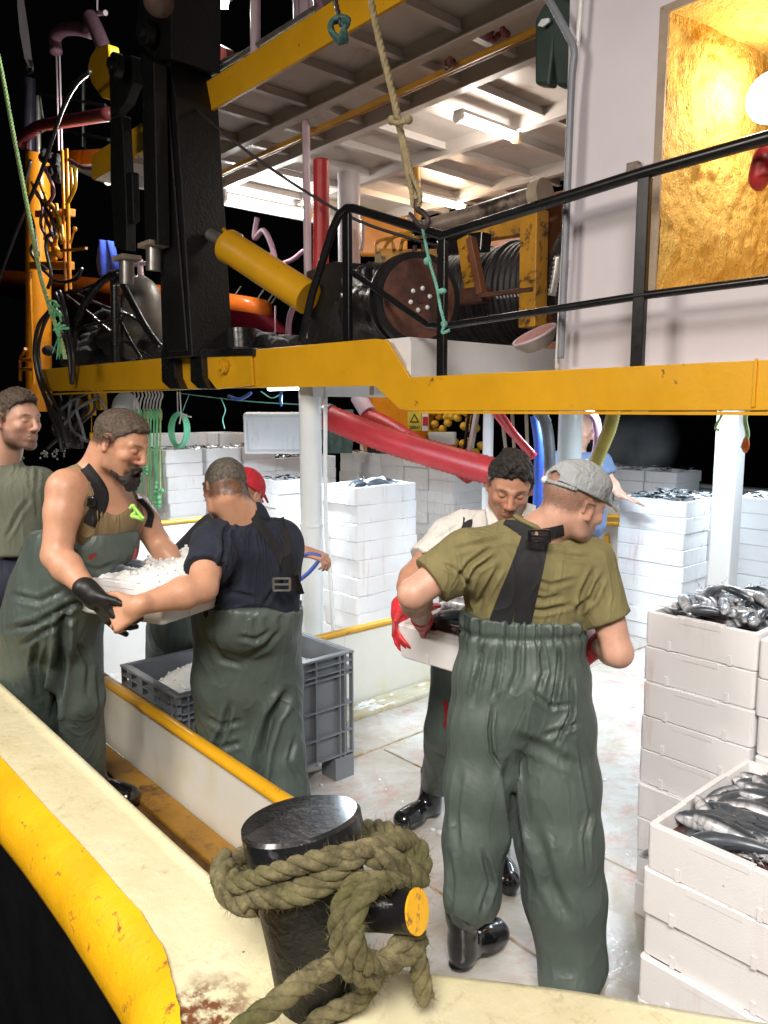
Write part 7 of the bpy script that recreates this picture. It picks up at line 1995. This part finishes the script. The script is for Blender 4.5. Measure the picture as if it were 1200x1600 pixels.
    for pts, w, dp in ((f((20, 930), (60, 940), (100, 920)), .02, .012), (f((10, 985), (55, 975), (110, 945), (135, 935)), .02, .018), (f((30, 1010), (70, 985), (120, 960)), .018, .014), (f((120, 880), (150, 892), (180, 880)), .018, .008), (f((98, 950), (97, 1000), (93, 1060), (88, 1110)), .030, .045), (f((120, 1000), (140, 1040), (136, 1090)), .02, .014), (f((60, 1000), (52, 1040), (60, 1090)), .02, .014), (f((150, 1040), (158, 1100), (150, 1150)), .014, .010), (f((12, 900), (30, 860), (40, 830)), .018, .008)): Vv = crease(Vv, N, pts, w, dp, .5)
    ovo = finish('overalls', Vv, Q, M['pvc'], p)
    rp = simple('red_splash', (.30, .012, .02), .5)
    for pts, w in (([(122, 870), (127, 880), (131, 890)], .03), ([(182, 856), (176, 872), (168, 884)], .020)): project_ribbon('print', [at(x, y, d=2.6) for x, y in pts], w, rp, p, ovo, FWD, th=.0008, lift=.0008)
    project_ribbon('strap', [at(x, y, d=2.6) for x, y in [(114, 728), (128, 745), (139, 768), (136, 788), (128, 805), (120, 820)]], .046, M['strap'], p, [tank, body], FWD)
    project_ribbon('strap', [at(x, y, d=2.6) for x, y in [(180, 768), (185, 788), (184, 806), (180, 826)]], .036, M['strap'], p, [tank, body], FWD)
    m = MB(); m.box(at(136, 783, d=2.67), (.055, .02, .035), Matrix.Rotation(YAW, 3, 'Z')); m.build('buckle', M['black'], p, bevel=.006)
    m = MB(); m.tube(smooth_path([at(x, y, d=2.68) for x, y in [(203, 795), (208, 790), (212, 800), (206, 806), (214, 808), (226, 812)]], 5), [.006 + .0001 * i for i in range(26)], 8)
    m.tube(smooth_path([at(x, y, d=2.66) for x, y in [(208, 790), (214, 798), (222, 808), (225, 810)]], 5), .006, 8); m.build('green_tie', simple('lime_tie', (.35, .70, .12), .5), p, smooth='all')
    boot(p, fN, fN + D3(.4, 0, -.3) * .28); boot(p, fF, fF + D3(.8, 0, -.3) * .28)
    d_ = D3(.55, -.78, .05); G_ = sdf_for([wrN, wrN + d_ * .12], .14, .004)
    G_.cone(wrN - D3(.6, -.4, -.1) * .03, wrN + d_ * .02, .038, .036, .02); hand_prims(G_, wrN, d_, D3(.55, .3, .75), 1, 1.10, r0=.0105, curl=(.45, .55, .35, .15), thumb=.4, spread=.06)
    Vg, Qg = G_.mesh(); finish('glove', Vg, Qg, M['blackglove'], p)
    return p
bearded_man()

# ------------------------------------------------------------ navy shirt man (back view)
def navy_man():
    p = person('cropped haired man in navy t-shirt seen from behind lifting the ice crate', at(400, 1400, Z=0))
    h = Frame(A3(352, 764, 2.88), D3(-.42, -.42, .80), D3(-.12, .88, .45))
    nb = A3(388, 818, 2.90)
    shN, elN, wrN = A3(332, 850, 2.82), A3(316, 918, 2.66), A3(214, 947, 2.50)
    shF, elF, wrF = A3(436, 850, 3.02), A3(410, 930, 3.22), A3(330, 940, 3.1)
    hips = A3(388, 1010, 3.10); fA = V(-2.78, 1.70, 0); fB = V(-2.46, 1.76, 0); fA, fB = NPV(fA), NPV(fB)
    F = sdf_for([h.o, shN, elN, wrN, shF, elF, wrF, hips, fA, fB], .18, .0085, [fineband(h.o, .155, .0030), fineband(wrN + D3(-1, -.1, 0) * .08, .12, .0034)])
    F.cone(A3(370, 870, 2.97), A3(385, 990, 3.06), .12, .12, .05); F.cone(A3(415, 870, 2.99), A3(400, 990, 3.06), .115, .12, .05); F.cone(shN, shF, .060, .060, .05); TOR = list(F.log)
    F.cone(hips, fA + Zz * .15 + Ff * .05, .085, .04, .02); F.cone(hips, fB + Zz * .15 + Ff * .05, .085, .04, .02)
    arm_prims(F, shN, elN, wrN, .057, .050, .031, fat=1.03); arm_prims(F, shF, elF, wrF, .062, .05, .030)
    hand_prims(F, wrN, D3(-.80, -.48, .22), D3(.15, -.25, .92), -1, 1.08, curl=(.50, .55, .6, .65), thumb=.25, spread=.02); hand_prims(F, wrF, D3(-1, 0, 0), D3(0, -1, 0), 1)
    head_prims(F, h, 0.93, nb, .062); F.cone(h.p(0, -.07, -.05), A3(385, 822, 2.90), .050, .070, .03)
    Vv, Q = F.mesh(); finish('body', Vv, Q, SKIN['a'], p, head_tone(Vv, h, 0.93, beard=.3, scalp=.92, hairline=-.034))
    hair_mesh('hair', h, 0.93, p, M['hair_grey'], .0030, .002, .070, seed=9, amp=.0012, asc=110, cut=-.028, fade_=.022)
    S_ = sdf_for([shN, elN, shF, hips, nb], .18, .0085)
    for x, dd in ((355, 2.93), (388, 2.95), (420, 2.98)): S_.cone(A3(x, 868, dd), A3(x * .7 + 390 * .3 + 2, 965, dd + .04), .124, .132, .05)
    S_.cone(A3(345, 850, 2.86), A3(432, 850, 3.0), .088, .088, .05); S_.cone(nb + Zz * .01, A3(390, 850, 2.92), .080, .10, .04)
    sl = shN + (elN - shN) * .60; S_.cone(A3(342, 850, 2.85), sl, .088, .078, .04); S_.cutplane(sl + (elN - shN) * .05, (elN - shN), sl - .15, sl + .13)
    sr = shF + (elF - shF) * .6; S_.cone(A3(430, 850, 3.0), sr, .095, .085, .04)
    S_.replay(TOR, .010); S_.cone(shN, sl, .080, .075, .03); S_.cutplane(sl + (elN - shN) * .05, (elN - shN), sl - .15, sl + .13); S_.cutplane(sr + (elF - shF) * .05, (elF - shF), sr - .15, sr + .13)
    SL = list(S_.log)[:3]; S_.cone(nb + D3(-.1, .5, .1) * .03, nb - Zz * .03, .074, .09, .02); S_.cutplane(nb + Zz * .075, D3(-.3, .9, .35), nb - .14, nb + .16); S_.cutplane(A3(390, 1000, 2.9), -Zz)
    Vv, Q = S_.mesh(); Vv = relax(Vv, Q, 1); Vv = cloth_noise(Vv, Q, .007, (9, 9, 5), 31); N = vnormals(Vv, Q); f = lambda *pp: [A3(x, y, 2.80) for x, y in pp]
    for pts, w, dp in ((f((350, 870), (352, 830), (372, 805)), .016, .010), (f((342, 900), (352, 860), (350, 830)), .014, .012), (f((400, 810), (420, 815), (438, 812)), .012, .007), (f((330, 940), (360, 925), (400, 935)), .016, .010), (f((440, 880), (446, 920), (455, 945)), .016, .012), (f((345, 960), (390, 950), (430, 955)), .014, .010), (f((362, 830), (380, 870), (378, 920)), .02, .007), (f((455, 900), (430, 918), (410, 950)), .014, .010)): Vv = crease(Vv, N, pts, w, dp, .6)
    shirt = finish('shirt', Vv, Q, M['navy'], p)
    for pts in ([(372, 795), (398, 835), (420, 872), (438, 915)], [(405, 797), (428, 840), (436, 875), (440, 912)]): project_ribbon('strap', [at(x, y, d=2.6) for x, y in pts], .032, M['strap'], p, shirt, FWD)
    project_ribbon('strap', [at(x, y, d=2.6) for x, y in [(440, 912), (444, 932), (447, 948)]], .045, M['strap'], p, shirt, FWD)
    m = MB(); q = at(440, 913, d=2.80); bb = [(-.030, -.022), (.030, -.022), (.030, .022), (-.030, .022)]
    for a, b in zip(bb, bb[1:] + bb[:1]): m.bar(q + RT * a[0] + ZU * a[1], q + RT * b[0] + ZU * b[1], .008, .006)
    m.bar(q - RT * .03, q + RT * .03, .007, .006); m.build('buckle', M['steel'], p)
    O = sdf_for([A3(340, 940, 3.0), A3(440, 940, 3.0), fA, fB, hips], .24, .009)
    for a, b in (((350, 955, 3.03, .130), (354, 1060, 3.12, .135)), ((392, 955, 3.05, .150), (392, 1060, 3.12, .150)), ((428, 950, 3.06, .115), (424, 1060, 3.14, .125))): O.cone(A3(*a[:3]), A3(*b[:3]), a[3], b[3], .06)
    O.cone(A3(352, 1060, 3.14), A3(352, 1170, 3.22), .132, .120, .05); O.cone(A3(352, 1170, 3.22), fA + Zz * .2 + Ff * .03, .120, .095, .02); O.cone(A3(375, 1060, 3.14), A3(382, 1170, 3.18), .145, .115, .05)
    O.cone(A3(426, 1060, 3.14), A3(436, 1180, 3.14), .125, .115, .05); O.cone(A3(436, 1180, 3.14), A3(450, 1300, 3.12), .112, .105, .02)
    O.replay(SL, .010, .03)
    O.cutplane(A3(390, 948, 2.95), D3(.10, 1, .12))
    Vv, Q = O.mesh(); Vv = relax(Vv, Q, 2); Vv = cloth_noise(Vv, Q, .014, (6, 6, 3), 41); N = vnormals(Vv, Q)
    z0 = float(A3(420, 952, 2.95)[2]); dz = z0 - Vv[:, 2]; sd_ = (Vv - hips) @ Rr; Vv = Vv + N * (np.sin(sd_ * 150 + vnoise(Vv, 8, 3) * 2) * .008 * np.exp(-(dz / .07) ** 2) * np.clip((dz - .004) / .012, 0, 1) * (sd_ > .05))[:, None]
    f = lambda *pp: [A3(x, y, 2.84) for x, y in pp]
    for pts, w, dp in ((f((452, 1080), (425, 1120), (408, 1180), (400, 1260)), .032, .040), (f((330, 1180), (350, 1140), (360, 1100)), .02, .016), (f((425, 985), (400, 1000), (370, 995)), .018, .010), (f((438, 985), (415, 1010), (385, 1025)), .018, .012), (f((330, 1000), (345, 1030), (380, 1040)), .02, .008), (f((462, 1150), (452, 1190), (470, 1220)), .016, .012), (f((320, 1120), (345, 1135), (380, 1125)), .02, .008), (f((300, 1160), (340, 1170), (380, 1160)), .02, .009)): Vv = crease(Vv, N, pts, w, dp, .5)
    finish('overalls', Vv, Q, M['pvc'], p)
    boot(p, fA, fA + D3(-.2, 0, .9) * .28); boot(p, fB, fB + D3(.1, 0, .9) * .28)
    return p
navy_man()

# ------------------------------------------------------------ man in red cap bending behind
def red_cap_man():
    p = person('bending man in red cap mostly hidden behind the navy shirt man', at(300, 1150, Z=0))
    h = Frame(A3(385, 772, 4.00), D3(.35, -.45, .80), D3(.15, .9, .3)); nb = A3(378, 830, 4.02)
    sh1, el1, wr1 = A3(425, 835, 3.98), A3(448, 850, 4.10), A3(476, 862, 3.98)
    hips = A3(285, 945, 4.16); fA = NPV(V(-4.02, 1.85, 0)); fB = NPV(V(-3.78, 2.12, 0))
    F = sdf_for([h.o, sh1, el1, wr1, hips, fA, fB, A3(310, 850, 3.86)], .17, .012, [fineband(h.o, .15, .005), fineband(wr1, .11, .0045)])
    F.cone(hips, A3(360, 845, 4.05), .13, .13, .05); F.cone(hips, fA + Zz * .1, .11, .05, .03); F.cone(hips, fB + Zz * .1, .11, .05, .03)
    F.cone(A3(380, 845, 4.05), sh1, .08, .06, .04); arm_prims(F, sh1, el1, wr1, .05, .042, .028, fat=1.0)
    hand_prims(F, wr1, D3(.75, -.2, -.1), D3(.1, -.8, .2), 1, 1.0, curl=(.5, .6, .7, .8), thumb=.4); head_prims(F, h, 1.0, nb, .058)
    F.cone(A3(320, 850, 3.98), A3(290, 930, 3.92), .05, .04, .03)
    Vv, Q = F.mesh(); finish('body', Vv, Q, SKIN['b'], p, head_tone(Vv, h, 1, beard=.3, scalp=.5, hairline=0))
    S_ = sdf_for([hips, A3(380, 845, 4.05), sh1, A3(300, 850, 3.98)], .20, .010); S_.cone(A3(300, 890, 4.12), A3(350, 845, 4.05), .165, .160, .05); S_.cone(A3(350, 845, 4.05), A3(405, 840, 4.02), .14, .11, .05); S_.cone(A3(405, 840, 4.02), sh1 + (el1 - sh1) * .6, .085, .07, .03); S_.cone(A3(318, 860, 3.98), A3(296, 910, 3.86), .085, .075, .03)
    Vv, Q = S_.mesh(); Vv = cloth_noise(Vv, Q, .008, (9, 9, 6), 3); finish('shirt', Vv, Q, M['darktee'], p)
    O = sdf_for([hips, fA, fB], .22, .011); O.cone(A3(290, 920, 4.12), A3(282, 985, 4.17), .165, .165, .04); O.cone(A3(272, 985, 4.17), fA + Zz * .1, .15, .10, .04); O.cone(A3(296, 985, 4.15), fB + Zz * .1, .145, .10, .04)
    Vv, Q = O.mesh(); Vv = relax(Vv, Q, 1); Vv = cloth_noise(Vv, Q, .010, (9, 9, 5), 5); finish('overalls', Vv, Q, M['pvc'], p)
    boot(p, fA, fA + D3(.8, 0, .2) * .28); boot(p, fB, fB + D3(.8, 0, -.2) * .28)
    c = SDF(h.o - .2, h.o + .2, .005); c.ell(h.p(0, -.016, .036), (.092, .116, .100), h.A, 0); c.cutplane(h.p(0, 0, .002), h.A @ np.array([0, -.1, -1])); c.cone(h.p(-.05, .09, .03), h.p(-.04, .15, .015), .008, .006, .01); c.cone(h.p(.05, .09, .03), h.p(.04, .15, .015), .008, .006, .01); c.cone(h.p(0, .10, .035), h.p(0, .165, .02), .008, .006, .02)
    Vv, Q = c.mesh(); finish('cap', Vv, Q, M['capred'], p)
    return p
red_cap_man()
sv = thing('shovel', 'shovel with blue D shaped grip held by the red cap man', 'shovel', at(480, 880, d=3.98))
m = MB(); gp = [at(x, y, d=3.95) for x, y in [(461, 912), (463, 892), (468, 872), (480, 866), (497, 868), (499, 874), (484, 893), (466, 908), (461, 914)]]; m.tube(smooth_path(gp, 4), .011, 9); m.build('grip', M['blue'], sv, smooth='all')
m = MB(); m.tube([at(462, 910, d=3.95), at(452, 930, d=3.93), at(400, 1080, d=3.9)], .014, 10); m.build('shaft', M['blue'], sv, smooth='all')
m = MB(); q = at(400, 1080, d=3.9); m.bar(q, q + V(-.05, .02, -.22), .20, .01); m.build('blade', M['blue'], sv, bevel=.004)

# ------------------------------------------------------------ far left man
def grey_man():
    p = person('young man in grey green t-shirt standing at the left edge looking right', at(0, 1250, Z=.28))
    h = Frame(A3(27, 655, 3.30), D3(.90, -.10, -.40), D3(.10, .99, -.05)); nb = A3(5, 725, 3.38)
    shA, elA, wrA = A3(62, 760, 3.42), A3(66, 850, 3.5), A3(60, 930, 3.45); shB, elB, wrB = A3(-62, 765, 3.30), A3(-70, 860, 3.3), A3(-60, 940, 3.2)
    hips = A3(0, 905, 3.42); fA, fB = NPV(at(20, 1180, Z=.28)), NPV(at(-40, 1200, Z=.28))
    F = sdf_for([h.o, shA, elA, wrA, shB, elB, wrB, hips, fA, fB], .17, .012, [fineband(h.o, .155, .0042)])
    F.cone(A3(0, 790, 3.4), hips, .11, .11, .05); F.cone(shA, shB, .06, .06, .05); F.cone(hips, fA + Zz * .1, .11, .05, .03); F.cone(hips, fB + Zz * .1, .11, .05, .03); arm_prims(F, shA, elA, wrA); arm_prims(F, shB, elB, wrB); head_prims(F, h, 1.0, nb, .060); F.cone(h.p(0, -.06, -.05), nb, .045, .06, .03)
    hand_prims(F, wrA, -Zz, D3(-1, 0, 0), 1)
    Vv, Q = F.mesh(); finish('body', Vv, Q, SKIN['c'], p, head_tone(Vv, h, 1, beard=.80, goat=.7, scalp=.92, hairline=-.004))
    hair_mesh('hair', h, 1.0, p, M['hair_brown'], .003, .018, .074, seed=16, amp=.004, asc=70, cut=.012, fade_=.026)
    S_ = sdf_for([shA, elA, shB, elB, hips, nb], .19, .0095)
    for x in (-30, 0, 32): S_.cone(A3(x, 785, 3.4), A3(x * .9, 880, 3.42), .128, .120, .05)
    S_.cone(A3(-45, 765, 3.32), A3(48, 762, 3.40), .085, .080, .05); S_.cone(nb, A3(2, 770, 3.40), .075, .10, .04)
    for s_, e_ in ((shA, elA), (shB, elB)): q = s_ + (e_ - s_) * .62; S_.cone(s_, q, .084, .076, .03); S_.cutplane(q, e_ - s_, q - .11, q + .11)
    S_.cutplane(nb + Zz * .035, D3(.15, .95, -.3), nb - .1, nb + .12); S_.cutplane(A3(0, 872, 3.3), -Zz)
    Vv, Q = S_.mesh(); Vv = relax(Vv, Q, 1); Vv = cloth_noise(Vv, Q, .008, (9, 9, 4), 51); N = vnormals(Vv, Q); f = lambda *pp: [A3(x, y, 3.27) for x, y in pp]
    for pts, w, dp in ((f((30, 700), (45, 730), (50, 780)), .014, .010), (f((60, 720), (55, 770), (60, 810)), .016, .012), (f((10, 840), (30, 800), (45, 780)), .018, .008), (f((20, 700), (40, 715), (60, 712)), .012, .007)): Vv = crease(Vv, N, pts, w, dp, .6)
    finish('shirt', Vv, Q, M['greygreen'], p)
    m = MB(); m.tube([V(*(nb + Zz * .030 + (D3(1, -.1, .2) * math.cos(a) + Ff * math.sin(a)) * .076)) for a in [i / 24 * 2 * PI for i in range(25)]], .007, 8, cap=False); m.build('collar', M['greygreen'], p, smooth='all')
    O = sdf_for([hips, fA, fB], .2, .012); O.cone(A3(0, 880, 3.43), hips, .135, .14, .04); O.cone(hips + Rr * .08, fA + Zz * .08, .11, .07, .04); O.cone(hips - Rr * .08, fB + Zz * .08, .11, .07, .04); Vv, Q = O.mesh(); Vv = cloth_noise(Vv, Q, .006, (9, 9, 6), 2); finish('trousers', Vv, Q, M['jeans'], p)
    boot(p, fA, fA + D3(.3, 0, -.9) * .26, 'shoe', .08); boot(p, fB, fB + D3(-.2, 0, -.9) * .26, 'shoe', .08)
    return p
grey_man()

# ------------------------------------------------------------ bald man in blue
def blue_man():
    p = person('bald man in blue t-shirt behind the post resting a hand on the crates', at(915, 1000, d=6.4))
    d0 = 6.35; h = Frame(A3(908, 671, d0), D3(.75, -.35, -.35), D3(.15, .98, 0)); nb = A3(903, 712, d0 + .05)
    sh1, el1, wr1 = A3(938, 722, d0), A3(952, 752, d0 - .05), A3(970, 773, 6.2); sh2, el2, wr2 = A3(870, 722, d0), A3(862, 770, d0), A3(868, 800, d0 - .1)
    hips = A3(905, 810, d0 + .1); g = NPV(at(905, 1000, d=d0)); fA = np.array([hips[0] + .1, hips[1], 0.]); fB = np.array([hips[0] - .12, hips[1], 0.])
    F = sdf_for([h.o, sh1, el1, wr1, sh2, el2, wr2, hips, fA, fB, wr1 + Rr * .1], .17, .015, [fineband(h.o, .15, .006), fineband(wr1 + Rr * .06, .11, .006)])
    F.cone(A3(905, 745, d0 + .05), hips, .12, .13, .05); F.cone(sh1, sh2, .06, .06, .05); F.cone(hips, fA + Zz * .1, .11, .05, .03); F.cone(hips, fB + Zz * .1, .11, .05, .03); arm_prims(F, sh1, el1, wr1, .056, .047, .031); arm_prims(F, sh2, el2, wr2)
    hand_prims(F, wr1, D3(.85, -.35, -.1), D3(0, -1, 0), -1, 1.1, curl=(.05, .05, .08, .1), thumb=.1); head_prims(F, h, 1.03, nb, .065)
    Vv, Q = F.mesh(); finish('body', Vv, Q, SKIN['c'], p, head_tone(Vv, h, 1, beard=.2, scalp=.10, hairline=0))
    S_ = sdf_for([sh1, el1, sh2, hips, nb], .2, .012); S_.cone(A3(893, 745, d0 + .05), A3(893, 815, d0 + .08), .145, .15, .05); S_.cone(A3(916, 745, d0 + .05), A3(918, 815, d0 + .08), .145, .15, .05); S_.cone(sh1, sh2, .08, .08, .05)
    for s_, e_ in ((sh1, el1), (sh2, el2)): q = s_ + (e_ - s_) * .7; S_.cone(s_, q, .088, .085, .03); S_.cutplane(q, e_ - s_, q - .11, q + .11)
    Vv, Q = S_.mesh(); Vv = cloth_noise(Vv, Q, .008, (9, 9, 4), 61); finish('shirt', Vv, Q, M['bluetee'], p)
    O = sdf_for([hips, fA, fB], .2, .015); O.cone(hips, fA + Zz * .05, .15, .08, .04); O.cone(hips, fB + Zz * .05, .15, .08, .04); Vv, Q = O.mesh(); finish('trousers', Vv, Q, M['jeans'], p)
    return p
blue_man()

# ================================================================== CARRIED CRATES
def crate_pose(corner, e1, up=ZU, wx=.40, wy=.60):
    """matrix for a crate whose bottom corner is given; e1 = direction of local +x"""
    x = Vector(e1).normalized(); z = Vector(up).normalized(); y = z.cross(x).normalized(); x = y.cross(z)
    Rm = Matrix((x, y, z)).transposed().to_4x4()
    return Matrix.Translation(Vector(corner)) @ Rm @ Matrix.Translation(V(wx / 2, wy / 2, 0))
# crate of mackerel between the cap man and the white shirt man
ca_ = at(624, 1027, d=2.84); cb_ = at(712, 1053, d=2.66); cl = at(690, 974, d=3.13)
ee = (cb_ - ca_).normalized()
Mx1 = crate_pose(ca_, ee, ee.cross(cl - ca_).normalized(), .60, .40)
o = bpy.data.objects.new('fish_crate', ME_L); COL.objects.link(o); o.matrix_world = Mx1
tag(o, 'white foam crate of mackerel carried between cap man and white shirt man', 'crate', 'foam fish crates')
fill_crate(0, 0, CH + .012, 0, 46, .1, .5, 'silver mackerel in the crate carried by the white shirt man', 'mackerel in the carried crate', hz=.05, dome=.035, wx=.53, wy=.34, Mx=Mx1, s=.92)
m = MB(); m.b2(-.27, .27, -.17, .17, .085, .092); m.v = [tuple(Mx1 @ Vector(v)) for v in m.v]; tag(m.build('carried_underlay', bpy.data.materials['dark_underlay']), 'dark reddish fill under the mackerel in the carried crate', 'fish pulp', None, 'stuff')  # thin dark sheet that closes the gaps below the carried fish
# crate of ice between the bearded man and the navy man
ca_ = at(254, 978, d=2.60); cb_ = at(116, 955, d=2.80)
ee = (ca_ - cb_).normalized()
Mx2 = crate_pose(cb_, ee, V(0, 0, 1), .60, .40)
o = bpy.data.objects.new('fish_crate', ME_C); COL.objects.link(o)
L1 = (ca_ - cb_).length
x = ee; yv = ZU.cross(x).normalized()
Rm = Matrix((x, yv, x.cross(yv))).transposed().to_4x4()
Mx2 = Matrix.Translation(ca_) @ Rm @ Matrix.Translation(V(-.20, .30, 0))
o.matrix_world = Mx2; o.name = 'fish_crate'
tag(o, 'white foam crate heaped with ice carried by the bearded man and the navy shirt man', 'crate', 'foam fish crates')
hp = ice_heap(0, 0, 0, .36, .56, 0, .06, 21, 40, 56, 140, Mx=Mx2 @ Matrix.Translation(V(.01, 0, CH - .01)))
tag(hp.build('crushed_ice', M['ice'], None, smooth=30), 'clear crushed ice heaped in the carried crate', 'ice', None, 'stuff')
for k in range(3):
    o = fish(V(0, 0, 0), 0, 0, 0, 'mackerel tail showing at the left end of the ice crate', 'mackerel in the ice crate', s=.8); o.matrix_world = Mx2 @ Matrix.Translation(V(-.10 + .02 * k, -.20 + .05 * k, CH + .006)) @ Matrix.Rotation(.3 * k, 4, 'Z') @ Matrix.Rotation(1.3, 4, 'X') @ Matrix.Scale(.8, 4)
